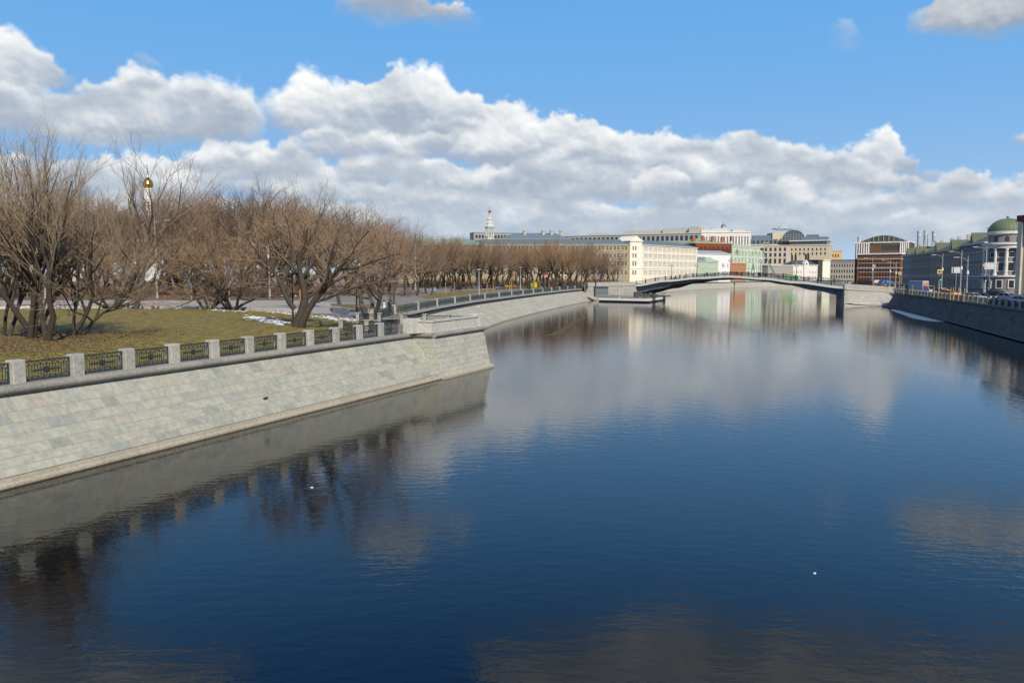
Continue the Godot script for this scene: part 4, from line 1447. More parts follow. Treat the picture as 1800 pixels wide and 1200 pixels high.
	g1.lathe([[0.45, gy], [0.85, gy + 0.5], [0.9, gy + 0.9], [0.55, gy + 1.5], [0.12, gy + 2.1], [0.04, gy + 4.2]], 14)
	g1.box(Vector3(0, gy + 3.6, 0), Vector3(0.9, 0.12, 0.12))
	part(tw, "gold_dome", g1.mesh(), m(0.75, 0.34, 0.10, 0.3, {metal = 1.0}))

	# --- cathedral domes behind the park
	z = 620.0
	var cc := pz(266, z)
	var ct := thing("church_tower", "white church tower with a golden onion dome above the park trees", "church tower", Vector3(cc.x, LAND, cc.z))
	var cs := MB.new()
	cs.lathe([[5.4, 0], [5.4, hy(372, z)], [4.3, hy(371, z)], [4.3, hy(352, z)], [4.6, hy(351, z)], [3.7, hy(350, z)], [3.5, hy(334, z)], [3.9, hy(333, z)], [3.2, hy(331, z)]], 8, Vector3(0, -LAND, 0), true)
	part(ct, "shaft", cs.mesh(), m(0.68, 0.67, 0.63, 0.85))
	var cg := MB.new()
	var d0 := hy(331, z) - LAND
	cg.lathe([[2.7, d0], [3.6, d0 + 1.4], [3.9, d0 + 3.0], [3.4, d0 + 5.0], [2.0, d0 + 6.9], [0.7, d0 + 8.4], [0.25, d0 + 10.0], [0.2, d0 + 13.5]], 18)
	cg.box(Vector3(0, d0 + 12.4, 0), Vector3(2.2, 0.3, 0.3))
	part(ct, "golden_dome", cg.mesh(), m(0.85, 0.45, 0.10, 0.28, {metal = 1.0}))
	for k in 8:
		var an := TAU * (k + 0.5) / 8.0
		var om := MB.new()
		om.box(Vector3(cos(an) * 4.1, hy(361, z) - LAND, sin(an) * 4.1), Vector3(0.5, 5.0, 1.1), Basis(Vector3.UP, -an))
		part(ct, "belfry_opening", om.mesh(), glass)
	var la2 := pz(125, z)
	var ch := thing("cathedral", "white cathedral with small golden domes half hidden by bare trees", "cathedral", Vector3(la2.x, LAND, la2.z))
	var bm := MB.new()
	bm.box(Vector3(-2, (hy(395, z) - LAND) * 0.5, -8), Vector3(32, hy(395, z) - LAND, 22))
	part(ch, "wall", bm.mesh(), m(0.62, 0.6, 0.56, 0.85))
	for q in [[104, 386, 2.0], [125, 377, 3.2], [148, 382, 2.4], [137, 386, 2.0]]:
		var x := pz(q[0], z).x - la2.x
		var yb := hy(q[1], z) - LAND
		var dm := MB.new()
		dm.lathe([[q[2] * 0.75, hy(396, z) - LAND], [q[2] * 0.75, yb]], 12, Vector3(x, 0, -8))
		part(ch, "drum", dm.mesh(), m(0.62, 0.6, 0.56, 0.85))
		var gm := MB.new()
		gm.lathe([[q[2] * 0.75, yb], [q[2], yb + q[2] * 0.5], [q[2] * 0.95, yb + q[2]], [q[2] * 0.4, yb + q[2] * 1.8], [0.12, yb + q[2] * 2.4], [0.1, yb + q[2] * 3.4]], 16, Vector3(x, 0, -8))
		part(ch, "golden_dome", gm.mesh(), m(0.85, 0.45, 0.10, 0.25, {metal = 1.0}))

	# --- grey office block behind, with a colonnade of openings under its eaves
	a = pz(985, 735)
	b = pz(1231, 676)
	w = Vector2(b.x - a.x, b.z - a.z).length()
	var ct2 := thing("colonnade_building", "long grey government block with a row of openings under its eaves", "building", a)
	var top := hy(411, 690)
	var xf := volume(ct2, a, b, 26, 0, top, {rows = [[top - 11.0, top - 7.6], [top - 6.0, top - 1.8]], cols = bays(2, w - 2, 30, 1, 2.6, 0), wall = grey, trim = m(0.46, 0.46, 0.44, 0.9), frames = false, roof_h = 0, sills = false})
	for q in [[0.50, 12.0, 2.4, -8.0], [0.62, 30.0, 3.0, -12.0], [0.86, 34.0, 4.2, -10.0], [0.25, 18, 1.8, -12.0], [0.95, 9.0, 5.0, -6.0]]:
		var bx := MB.new()
		bx.box(Vector3(w * q[0], top + 0.7 + q[2] * 0.5, q[3]), Vector3(q[1], q[2], 8))
		part(ct2, "roof_house", bx.mesh(), m(0.42, 0.40, 0.35, 0.9), xf)
	# white wing of it
	a = pz(1231.5, 676)
	b = pz(1318, 672)
	w = Vector2(b.x - a.x, b.z - a.z).length()
	var wt := thing("white_block", "white office wing with a few tall dark windows above the brick mill roof", "building", a)
	top = hy(408.5, 674)
	xf = volume(wt, a, b, 22, 0, top, {rows = [[top - 10.5, top - 3.2]], cols = bays(1, w - 1, 8, 2, 1.1, 1.2), wall = white, trim = white, roof_h = 0})
	for q in [[0.12, 9, 2.2], [0.4, 14, 2.8], [0.78, 10, 1.8]]:
		var bx := MB.new()
		bx.box(Vector3(w * q[0], top + 0.7 + q[2] * 0.5, -8), Vector3(q[1], q[2], 7))
		part(wt, "roof_house", bx.mesh(), m(0.5, 0.49, 0.45, 0.9), xf)
	# lantern turret
	z = 690.0
	var lt := pz(1270, z)
	var tt := thing("turret", "small round turret with a blue-grey cap above the white wing", "turret", Vector3(lt.x, LAND, lt.z))
	var tm := MB.new()
	tm.lathe([[3.2, 0], [3.2, hy(404, z) - LAND], [2.0, hy(403, z) - LAND], [1.9, hy(398, z) - LAND]], 12)
	part(tt, "drum", tm.mesh(), m(0.45, 0.48, 0.46, 0.9))
	tm = MB.new()
	tm.lathe([[2.3, hy(398, z) - LAND], [1.9, hy(395.5, z) - LAND], [0.5, hy(393.5, z) - LAND], [0.12, hy(392, z) - LAND], [0.08, hy(389, z) - LAND]], 12)
	part(tt, "cap", tm.mesh(), steel)

	# --- far roofs on the left skyline
	a = pz(833, 690)
	b = pz(925, 700)
	var fr := thing("office_block", "low grey office block on the skyline behind the bell tower", "building", a)
	top = hy(409, 690)
	w = Vector2(b.x - a.x, b.z - a.z).length()
	volume(fr, a, b, 20, 0, top, {rows = [[top - 9, top - 6.5], [top - 4.6, top - 1.8]], cols = bays(1, w - 1, 16, 1, 1.9, 0), wall = grey, trim = grey, frames = false, sills = false})
	a = pz(880, 640)
	b = pz(1002, 640)
	var fr2 := thing("glass_roofed_building", "grey building with a sloping blue-grey glass roof and chimneys on the skyline", "building", a)
	top = hy(420, 640)
	w = Vector2(b.x - a.x, b.z - a.z).length()
	xf = volume(fr2, a, b, 24, 0, top, {wall = m(0.42, 0.36, 0.30, 0.9), trim = grey, roof = "hip", roof_h = 5.0, roof_mat = steel})
	for q in [0.35, 0.62, 0.74, 0.88]:
		var bx := MB.new()
		bx.lathe([[1.4, top], [1.4, top + 6.5], [1.8, top + 6.6], [1.8, top + 7.4], [0.1, top + 7.6]], 10, Vector3(w * q, 0, -9))
		part(fr2, "chimney", bx.mesh(), m(0.45, 0.42, 0.36, 0.9), xf)

	# --- brick mill with green roof and a mural on its end
	a = pz(1222, 554)
	b = pz(1285, 566)
	var c2 := pz(1339, 612)
	var bw := thing("brick_mill", "dark red brick mill with pale green roof and a painted end wall", "building", a)
	top = hy(429, 562)
	w = Vector2(b.x - a.x, b.z - a.z).length()
	rows = [[top - 3.4, top - 1.6], [top - 8.0, top - 5.6], [top - 13.0, top - 10.4]]
	xf = volume(bw, a, b, 36, 0, top, {rows = rows, cols = bays(0.6, w - 0.6, 8, 1, 1.1, 0), wall = brick, trim = m(0.30, 0.11, 0.06, 0.9), frames = false, roof = "hip", roof_h = 4.2, roof_mat = lime})
	for k in 9:
		var bx := MB.new()
		bx.box(Vector3(lerpf(2.0, w + 8.0, k / 8.0) * 0.9, top + 3.4 + (k % 3) * 0.5, -6.0 - (k % 2) * 4), Vector3(1.2, 3.4, 1.2))
		part(bw, "chimney", bx.mesh(), m(0.30, 0.12, 0.06, 0.9), xf)
	mural(bw, b, c2, top)

	# --- small houses before it
	a = pz(1226, 514)
	b = pz(1262, 530)
	var mint := m(0.44, 0.56, 0.44, 0.9, {tile = 8.0})
	var mi := thing("mint_house", "mint green house with a white pediment beside the cream palace", "house", a)
	w = Vector2(b.x - a.x, b.z - a.z).length()
	top = hy(460, 520)
	volume(mi, a, b, 12, 0, top, {rows = [[6.0, 8.2], [10.6, 13.4]], cols = bays(0.5, w - 0.5, 9, 1, 0.7, 0), wall = mint, trim = white, roof = "hip", roof_h = 3.0, roof_mat = m(0.16, 0.22, 0.2, 0.8), heads = true})
	var mp := MB.new()
	mp.prism(PackedVector2Array([Vector2(w * 0.36, top + 0.2), Vector2(w * 0.84, top + 0.2), Vector2(w * 0.6, top + 3.0)]), -3.0, 0.5)
	part(mi, "pediment", mp.mesh(), mint, Transform3D(facing(a, b), Vector3(0, -LAND, 0)))
	a = pz(1224, 530)
	b = pz(1284, 550)
	var wh := thing("white_house", "plain white house with a low blue-grey hipped roof beside the mural", "house", a)
	w = Vector2(b.x - a.x, b.z - a.z).length()
	top = hy(446.5, 540)
	volume(wh, a, b, 10, 0, top, {rows = [[8.6, 10.6], [13.6, 16.0]], cols = [[w - 9.0, w - 8.0], [w - 7.4, w - 6.4], [w - 3.4, w - 2.4]], wall = m(0.70, 0.70, 0.70, 0.9), trim = white, roof = "hip", roof_h = 2.2, roof_mat = m(0.25, 0.31, 0.36, 0.7)})
	a = pz(1284.5, 554)
	b = pz(1311, 562)
	var og := thing("orange_annex", "low orange-brown annex at the foot of the mural", "house", a)
	volume(og, a, b, 8, 0, hy(463.5, 557), {rows = [[9.4, 10.8]], cols = bays(0.5, 7.5, 5, 1, 0.6, 0), wall = m(0.36, 0.18, 0.095, 0.9), trim = m(0.5, 0.25, 0.12, 0.9), frames = false})

	# --- the glass-vaulted office building
	a = pz(1385, 722)
	b = pz(1455, 706)
	var mo := thing("vaulted_office", "large beige office building with a glass barrel vault and rooftop pavilion", "building", a)
	var sand := m(0.60, 0.52, 0.38, 0.9, {tile = 9.0})
	w = Vector2(b.x - a.x, b.z - a.z).length()
	top = hy(431, 712)
	rows = [[top - 8.5, top - 6.2], [top - 4.6, top - 2.4]]
	xf = volume(mo, a, b, 30, 0, top, {rows = rows, cols = bays(1, w - 1, 9, 1, 1.3, 0), side = bays(1, 28, 6, 1, 1.4, 0), wall = sand, trim = m(0.62, 0.57, 0.46, 0.9), frames = false, roof_h = 0})
	add_boxes(mo, "glass_band", xf, [[Vector3(w * 0.5, top + 2.1, -12), Vector3(w - 3.0, 3.4, 24)]], pale_glass)
	add_boxes(mo, "upper_roof", xf, [[Vector3(w * 0.5 + 1, top + 4.15, -12), Vector3(w + 1, 0.7, 27)]], white)
	add_boxes(mo, "attic", xf, [[Vector3(w * 0.62, top + 6.1, -13), Vector3(w * 0.62, 3.2, 16)], [Vector3(w * 0.55, top + 8.8, -13), Vector3(w * 0.3, 2.2, 8)]], steel)
	add_boxes(mo, "tall_pane", xf, [[Vector3(w * 0.10, top - 13, 0.1), Vector3(1.6, 9, 0.3)], [Vector3(w * 0.19, top - 13, 0.1), Vector3(1.6, 9, 0.3)], [Vector3(w * 0.45, top - 12, 0.1), Vector3(1.5, 9, 0.3)], [Vector3(w * 0.51, top - 12, 0.1), Vector3(1.5, 9, 0.3)]], glass)
	# pillars of the glass band
	for k in 12:
		var pm := MB.new()
		pm.box(Vector3(1.6 + (w - 3.2) * k / 11.0, top + 2.1, 0.25), Vector3(0.35, 3.4, 0.4))
		part(mo, "pillar", pm.mesh(), m(0.2, 0.2, 0.2, 0.8), xf)
	# the vault: ribs and panes
	var va := pz(1362, 612)
	var vault := MB.new()
	var ribs := MB.new()
	var vr := 10.6
	var vy := hy(424, 735) - LAND
	for k in 12:
		var a0 := PI * k / 12.0
		var a1 := PI * (k + 1) / 12.0
		var p0 := Vector3(cos(a0) * vr, sin(a0) * vr, 0)
		var p1 := Vector3(cos(a1) * vr, sin(a1) * vr, 0)
		vault.quad(p0, p0 - Vector3(0, 0, 26), p1 - Vector3(0, 0, 26), p1)
		vault.tri(Vector3.ZERO, p0, p1)
		ribs.box((p0 + p1) * 0.5 + Vector3(0, 0, 0.2), Vector3((p1 - p0).length(), 0.35, 0.4), Basis(Vector3.BACK, (a0 + a1) * 0.5 + PI * 0.5))
	for k in 9: ribs.box(Vector3(-vr * 0.9 + vr * 1.8 * k / 8.0, sqrt(maxf(vr * vr - pow(-vr * 0.9 + vr * 1.8 * k / 8.0, 2), 0.1)) * 0.5, 0.1), Vector3(0.18, sqrt(maxf(vr * vr - pow(-vr * 0.9 + vr * 1.8 * k / 8.0, 2), 0.1)), 0.15))
	for k in 4: ribs.box(Vector3(0, 1.7 * (k + 0.5), 0.1), Vector3(2.0 * sqrt(vr * vr - pow(1.7 * (k + 0.5), 2)), 0.16, 0.15))
	var vp := pz(1393, 735)
	var vx := Transform3D(Basis(Vector3.UP, -0.35), Vector3(vp.x - mo.position.x, vy, vp.z - mo.position.z))
	part(mo, "glass_vault", vault.mesh(), pale_glass, vx)
	part(mo, "vault_rib", ribs.mesh(), m(0.42, 0.42, 0.36, 0.8), vx)
	# rooftop pavilion
	var rp := MB.new()
	var py := hy(409, 748) - LAND
	var pp := pz(1374, 752) - mo.position
	rp.box(Vector3(0, py - 6, -2), Vector3(23, 12, 16))
	part(mo, "tower_block", rp.mesh(), m(0.52, 0.46, 0.34, 0.9), Transform3D(Basis.IDENTITY, Vector3(pp.x, 0, pp.z)))
	for k in 7:
		var cm := MB.new()
		cm.lathe([[0.35, py], [0.35, py + 3.4]], 8, Vector3(-7.0 + 14.0 * k / 6.0, 0, 3))
		part(mo, "pavilion_column", cm.mesh(), white, Transform3D(Basis.IDENTITY, Vector3(pp.x, 0, pp.z)))
	rp = MB.new()
	rp.box(Vector3(0, py + 3.8, 0), Vector3(17, 0.7, 11))
	rp.lathe([[6.0, py + 4.2], [4.5, py + 5.6], [1.6, py + 6.8], [0.3, py + 8.6], [0.1, py + 10]], 14)
	part(mo, "pavilion_roof", rp.mesh(), m(0.36, 0.45, 0.43, 0.7), Transform3D(Basis.IDENTITY, Vector3(pp.x, 0, pp.z)))
	# blue-grey mansard wing on its left
	a = pz(1318, 748)
	b = pz(1368, 742)
	w = Vector2(b.x - a.x, b.z - a.z).length()
	var mw := thing("mansard_wing", "stepped blue-grey mansard wing of the vaulted office with small dormers", "building", a)
	top = hy(431, 745)
	xf = volume(mw, a, b, 24, 0, top, {rows = [[top - 10, top - 7.4], [top - 5, top - 2.2]], cols = bays(1, w - 1, 6, 1, 1.5, 0), wall = m(0.55, 0.50, 0.42, 0.9), trim = m(0.6, 0.56, 0.48, 0.9), frames = false})
	add_boxes(mw, "mansard_storey", xf, [[Vector3(w * 0.5, top + 3.2, -11), Vector3(w - 1.6, 5.2, 19)], [Vector3(w * 0.46, top + 7.6, -12), Vector3(w - 6, 3.4, 15)]], steel)
	for k in 6: add_boxes(mw, "dormer_window", xf, [[Vector3(w * (k + 0.8) / 6.6, top + 3.2, -1.4), Vector3(1.5, 2.4, 0.9)]], glass)
	var arch := MB.new()
	for k in 10:
		var a0 := PI * k / 10.0
		arch.box(Vector3(w * 0.52 + cos(a0 + PI * 0.05) * 4.4, top - 2.0 + sin(a0 + PI * 0.05) * 4.4, 0.5), Vector3(1.5, 0.6, 1.2), Basis(Vector3.BACK, a0 + PI * 0.55))
	part(mw, "entrance_arch", arch.mesh(), sand, xf)
	# lower beige wing with tall dark window strips below
	a = pz(1340, 715)
	b = pz(1384, 708)
	w = Vector2(b.x - a.x, b.z - a.z).length()
	var lwg := thing("glazed_wing", "beige office wing with tall dark glazed strips below the mansard", "building", a)
	top = hy(432, 712)
	volume(lwg, a, b, 16, 0, top, {rows = [[top - 15.5, top - 11.2], [top - 9.6, top - 6.2], [top - 4.6, top - 1.6]], cols = bays(0.6, w - 0.6, 5, 1, 2.0, 0), wall = m(0.50, 0.45, 0.36, 0.9), trim = sand, frames = false})

	# --- low houses by the end of the bridge
	a = pz(1350, 612)
	b = pz(1394, 630)
	var gh := thing("grey_shed", "low grey-beige building with pale flat roofs behind the bridge", "building", a)
	w = Vector2(b.x - a.x, b.z - a.z).length()
	volume(gh, a, b, 14, 0, hy(467, 620), {rows = [[5.0, 7.2]], cols = bays(4, w, 3, 1, 1.6, 0), wall = m(0.36, 0.35, 0.31, 0.9, {tile = 9.0}), trim = m(0.5, 0.5, 0.48, 0.9), roof_mat = m(0.6, 0.6, 0.58, 0.9)})
	a = pz(1392, 642)
	b = pz(1437, 652)
	var wg := thing("gabled_house", "white two-storey house with dark roof and a tall gabled porch", "house", a)
	w = Vector2(b.x - a.x, b.z - a.z).length()
	top = hy(466, 648)
	xf = volume(wg, a, b, 11, 0, top, {rows = [[5.2, 7.6], [9.6, 11.6]], cols = bays(0.5, w * 0.42, 3, 2, 0.6, 0.5) + bays(w * 0.66, w - 0.4, 3, 1, 0.9, 0), wall = white, trim = white, roof = "hip", roof_h = 3.6, roof_mat = m(0.07, 0.08, 0.09, 0.7)})
	var gp2 := MB.new()
	gp2.prism(PackedVector2Array([Vector2(w * 0.44, 0), Vector2(w * 0.62, 0), Vector2(w * 0.62, top + 1.4), Vector2(w * 0.53, top + 4.4), Vector2(w * 0.44, top + 1.4)]), -2.0, 1.0)
	part(wg, "porch_gable", gp2.mesh(), white, xf)
	var gw := MB.new()
	var gpoly := PackedVector2Array()
	for k in 12: gpoly.append(Vector2(w * 0.53 + cos(TAU * k / 12.0) * 0.75, top + 1.0 + sin(TAU * k / 12.0) * 0.75))
	gw.prism(gpoly, 0.9, 1.05)
	part(wg, "round_window", gw.mesh(), glass, xf)
	a = pz(1437.5, 668)
	b = pz(1459, 676)
	var dw := thing("corner_house", "narrow house with one dark wall and one white wall", "house", a)
	w = Vector2(b.x - a.x, b.z - a.z).length()
	volume(dw, a, a.lerp(b, 0.38), 9, 0, hy(451.5, 538), {wall = m(0.05, 0.055, 0.05, 0.9), trim = m(0.1, 0.1, 0.1, 0.9)})
	volume(dw, a.lerp(b, 0.381), b, 9, 0, hy(451.5, 538), {rows = [[5.0, 6.6]], cols = bays(0.4, w * 0.6, 3, 1, 0.8, 0), wall = m(0.66, 0.70, 0.58, 0.9), trim = white, frames = false})
	a = pz(1454, 800)
	b = pz(1479, 795)
	var yh := thing("yellow_house", "pale orange house on the skyline beside the vaulted office", "house", a)
	volume(yh, a, b, 14, 0, hy(441, 798), {rows = [[20, 23], [26, 29]], cols = bays(1, 11, 4, 1, 1.2, 0), wall = m(0.62, 0.44, 0.20, 0.9), trim = m(0.6, 0.5, 0.35, 0.9), frames = false})
	a = pz(1459, 700)
	b = pz(1506, 690)
	var rh := thing("row_house", "grey three-storey row house with many small windows at the bridge end", "house", a)
	w = Vector2(b.x - a.x, b.z - a.z).length()
	top = hy(461, 695)
	volume(rh, a, b, 12, 0, top, {rows = [[5.6, 8.0], [10.2, 13.0], [15.2, 17.8]], cols = bays(0.4, w - 0.4, 10, 1, 1.0, 0), wall = m(0.40, 0.37, 0.32, 0.9, {tile = 9.0}), trim = m(0.55, 0.53, 0.48, 0.9), frames = false, roof = "gable", roof_h = 2.2, roof_mat = m(0.10, 0.11, 0.12, 0.8)})

# a painted wall of pale arches, columns and cornices in greens: each stroke is a thin plate of paint on the plaster
func mural(t: Node3D, a: Vector3, b: Vector3, top: float):
	var w := Vector2(b.x - a.x, b.z - a.z).length()
	var xf := Transform3D(facing(a, b), Vector3(a.x - t.position.x, -LAND, a.z - t.position.z))
	var base := MB.new()
	base.span(Vector3(0.02, 0, -0.5), Vector3(w, top, 0.3))
	part(t, "painted_wall", base.mesh(), m(0.46, 0.56, 0.44, 0.9, {tile = 5.0}), xf)
	var r := RandomNumberGenerator.new()
	r.seed = 12
	var pale := MB.new()
	var deep := MB.new()
	var arch := func(mb: MB, cx: float, cy: float, rad: float, thick: float, leg: float, z: float):
		for k in 12:
			var a0 := PI * (k + 0.5) / 12.0
			mb.box(Vector3(cx + cos(a0) * rad, cy + sin(a0) * rad, z), Vector3(PI * rad / 12.0 + 0.05, thick, 0.04), Basis(Vector3.BACK, a0 + PI * 0.5))
		for s in [-1.0, 1.0]: mb.box(Vector3(cx + s * rad, cy - leg * 0.5, z), Vector3(thick, leg, 0.04))
	var disc := func(mb: MB, cx: float, cy: float, rx: float, ry: float, z: float):
		var p := PackedVector2Array()
		for k in 16: p.append(Vector2(cx + cos(TAU * k / 16.0) * rx, cy + sin(TAU * k / 16.0) * ry))
		mb.prism(p, z - 0.02, z + 0.02)
	for row in 4:
		pale.box(Vector3(w * 0.5, top - 3.2 - row * 5.2, 0.33), Vector3(w - 1.0, 0.35, 0.04))
		for k in 9:
			var x := w * (k + 0.5) / 9.0
			pale.box(Vector3(x, top - 5.6 - row * 5.2, 0.34), Vector3(0.45, 4.2, 0.04))
			if r.randf() < 0.7: arch.call(deep, x + w / 18.0, top - 5.4 - row * 5.2, 0.75, 0.22, 1.8, 0.35)
	arch.call(pale, w * 0.68, 11.5, 4.6, 1.3, 5.5, 0.37)
	disc.call(deep, w * 0.68, 12.5, 3.4, 4.6, 0.38)
	disc.call(pale, w * 0.68, 10.2, 1.4, 2.2, 0.40)
	disc.call(deep, w * 0.16, top - 5.0, 1.8, 2.2, 0.38)
	for k in 46:
		var x := r.randf_range(0.8, w - 0.8)
		var y := r.randf_range(5.5, top - 2.0)
		var mb: MB = pale if r.randf() < 0.55 else deep
		mb.box(Vector3(x, y, 0.395 + 0.004 * k / 46.0), Vector3(r.randf_range(0.3, 1.6), r.randf_range(0.3, 2.2), 0.02), Basis(Vector3.BACK, r.randf_range(-0.6, 0.6)))
	part(t, "pale_paint", pale.mesh(), m(0.76, 0.80, 0.72, 0.9), xf)
	part(t, "green_paint", deep.mesh(), m(0.13, 0.24, 0.16, 0.9), xf)

func build_right_city():
	var white := m(0.72, 0.71, 0.68, 0.85, {tile = 9.0})
	var roofg := m(0.115, 0.135, 0.09, 0.75, {tile = 7.0})
	var brown := m(0.22, 0.105, 0.05, 0.9, {tile = 7.0})
	# --- brick office block with white bands and a curved roof
	var a := pz(1506, 425)
	var b := pz(1583, 410)
	var bo := thing("banded_office", "orange brick office building with white bands below a dark curved roof", "building", a)
	var w := Vector2(b.x - a.x, b.z - a.z).length()
	var top := hy(447, 418)
	var xf := volume(bo, a, b, 20, 0, top, {rows = [[5.0, 6.6], [7.6, 9.2], [10.2, 11.5], [12.6, 14.0], [14.9, 16.2]], cols = bays(0.6, w - 0.6, 14, 1, 1.0, 0), side = bays(1, 18, 5, 1, 1.1, 0), wall = brown, trim = white, frames = false, roof_h = 0, bands = [12.05, 16.8]})
	a = pz(1502, 434)
	b = pz(1598, 420)
	w = Vector2(b.x - a.x, b.z - a.z).length()
	var up := thing("curved_roof_block", "dark upper block with white pillars under a curved steel roof", "building", a)
	top = hy(426.5, 427)
	xf = volume(up, a, b, 24, 0, top, {rows = [[top - 7.2, top - 5.2], [top - 4.0, top - 1.6]], cols = bays(w * 0.48, w * 0.8, 8, 1, 0.9, 0), wall = m(0.13, 0.075, 0.045, 0.9, {tile = 7.0}), trim = white, frames = false, sills = false})
	for q in [0.03, 0.075, 0.12, 0.165, 0.21, 0.25, 0.83, 0.865, 0.90, 0.935, 0.97]:
		add_boxes(up, "pillar", xf, [[Vector3(w * q, top - 4.2, 0.35), Vector3(0.6, 8.2, 0.6)]], white)
	var vault := MB.new()
	var rw := w * 0.84
	for k in 12:
		var t0 := k / 12.0
		var t1 := (k + 1) / 12.0
		var p0 := Vector3(w * 0.1 + rw * t0, top + 0.7 + 3.2 * sin(PI * t0), 0.5)
		var p1 := Vector3(w * 0.1 + rw * t1, top + 0.7 + 3.2 * sin(PI * t1), 0.5)
		vault.quad(p0, p1, p1 - Vector3(0, 0, 20), p0 - Vector3(0, 0, 20))
		vault.quad(Vector3(p0.x, top + 0.7, 0.5), Vector3(p1.x, top + 0.7, 0.5), p1, p0)
	part(up, "curved_roof", vault.mesh(), m(0.07, 0.075, 0.08, 0.5), xf)
	for k in 9:
		var rb := MB.new()
		var t0 := (k + 0.5) / 9.0
		rb.box(Vector3(w * 0.1 + rw * t0, top + 0.8 + 3.2 * sin(PI * t0) * 0.5, 0.7), Vector3(0.3, 3.2 * sin(PI * t0) + 0.2, 0.3))
		part(up, "roof_rib", rb.mesh(), m(0.35, 0.33, 0.25, 0.8), xf)
	# --- steel chimneys
	for q in [[1613, 406, 600.0, 1.35], [1624, 405, 605.0, 1.25], [1629, 411, 640.0, 0.8], [1639, 406, 590.0, 1.3], [1643.5, 423, 560.0, 1.5], [1508.5, 416, 600.0, 1.3]]:
		var z: float = q[2]
		var at := pz(q[0], z)
		var ch := thing("steel_chimney", "tall pale steel chimney with banded top behind the green roofs", "chimney", at, Basis.IDENTITY, "steel chimneys on the skyline")
		var cm := MB.new()
		var h := hy(q[1], z) - LAND
		cm.lathe([[q[3], 0], [q[3], h - 1.0]], 14)
		part(ch, "stack", cm.mesh(), m(0.36, 0.42, 0.44, 0.5))
		cm = MB.new()
		cm.lathe([[q[3] * 1.12, h - 4.0], [q[3] * 1.12, h - 3.4], [q[3] * 1.02, h - 3.3], [q[3] * 1.02, h - 1.2], [q[3] * 1.15, h - 1.1], [q[3] * 1.15, h], [0.1, h + 0.05]], 14)
		part(ch, "band", cm.mesh(), m(0.45, 0.5, 0.5, 0.5))
	# --- row of classical town houses along the street
	var front := func(px: float) -> Vector3:
		var u := (px - 900.0) / F
		var z := 63.4 / (u - 0.32)
		return pz(px, z)
	var spec := [
		[1586, 1601, 452.0, m(0.30, 0.31, 0.30, 0.9, {tile = 8.0}), "narrow grey town house at the far end of the street row", 2],
		[1601.4, 1632, 446.5, m(0.27, 0.225, 0.19, 0.9, {tile = 8.0}), "grey-lilac town house with green dormered roof", 5],
		[1632.4, 1657, 444.0, m(0.34, 0.275, 0.20, 0.9, {tile = 8.0}), "beige town house with a small green gable", 5],
		[1657.4, 1685, 441.5, m(0.35, 0.26, 0.18, 0.9, {tile = 8.0}), "warm brown town house with arched ground floor", 6],
		[1685.4, 1729, 438.5, m(0.21, 0.195, 0.19, 0.9, {tile = 8.0}), "blue-grey town house with white window frames and pediment", 9]]
	for s in spec:
		a = front.call(s[0])
		b = front.call(s[1])
		w = Vector2(b.x - a.x, b.z - a.z).length()
		var t := thing("town_house", s[4], "house", a)
		top = hy(s[2], -a.z)
		top = 17.0 + (1.0 if s[5] == 9 else 0.0)
		xf = volume(t, a, b, 14, 0, top, {rows = [[4.9, 7.3], [9.0, 11.6], [13.2, 15.3]], cols = bays(0.8, w - 0.8, maxi(3, int(w / 3.4)), 1, 1.25, 0), wall = s[3], trim = white if s[5] == 9 else m(0.45, 0.43, 0.4, 0.9), roof = "gable", roof_h = 3.6, roof_mat = roofg, bands = [8.2], heads = true, left = bays(1, 12, 3, 1, 1.2, 0)})
		# dormers and gables
		for k in maxi(1, int(w / 17.0)):
			var x := w * (k + 0.5) / maxi(1, int(w / 17.0))
			var dm := MB.new()
			var big := 1.0 if k % 2 == 0 else 0.55
			dm.prism(PackedVector2Array([Vector2(x - 2.6 * big, top + 0.36), Vector2(x + 2.6 * big, top + 0.36), Vector2(x, top + 0.4 + 3.2 * big)]), -5.0, 0.35)
			part(t, "gable", dm.mesh(), roofg, xf)
			add_boxes(t, "gable_window", xf, [[Vector3(x, top + 1.3 * big, 0.42), Vector3(0.8 * big, 1.0 * big, 0.1)]], glass)
		for k in 2: add_boxes(t, "chimney", xf, [[Vector3(w * (0.3 + 0.45 * k), top + 4.4, -6.0), Vector3(1.0, 2.2, 1.0)]], m(0.4, 0.38, 0.33, 0.9))
	# --- mansard attic behind the row
	a = pz(1675, 300)
	b = pz(1738, 262)
	var mt := thing("attic_block", "dark mansard attic block rising behind the town houses", "building", a)
	volume(mt, a, b, 12, 0, hy(424, 280), {rows = [[19.0, 20.4]], cols = bays(1, 38, 8, 1, 1.2, 0), wall = m(0.14, 0.145, 0.14, 0.9), trim = m(0.3, 0.3, 0.3, 0.9), frames = false})
	# --- the rotunda with its green dome
	var rc: Vector3 = front.call(1766) + Vector3(1.8, 0, -3.0)
	var ro := thing("rotunda", "round blue-grey corner house with white columns and a green ribbed dome", "rotunda", rc)
	var blue := m(0.25, 0.24, 0.235, 0.9, {tile = 8.0})
	var rm := MB.new()
	rm.lathe([[5.2, 0], [5.2, 4.4], [4.2, 4.5], [4.2, 12.0]], 28)
	part(ro, "wall", rm.mesh(), blue)
	rm = MB.new()
	rm.lathe([[5.6, 4.3], [5.6, 4.7], [4.0, 4.75]], 28)
	rm.lathe([[4.4, 11.7], [5.5, 11.9], [5.5, 12.6], [5.9, 12.8], [5.9, 13.2], [3.9, 13.4]], 28)
	part(ro, "cornice_trim", rm.mesh(), white)
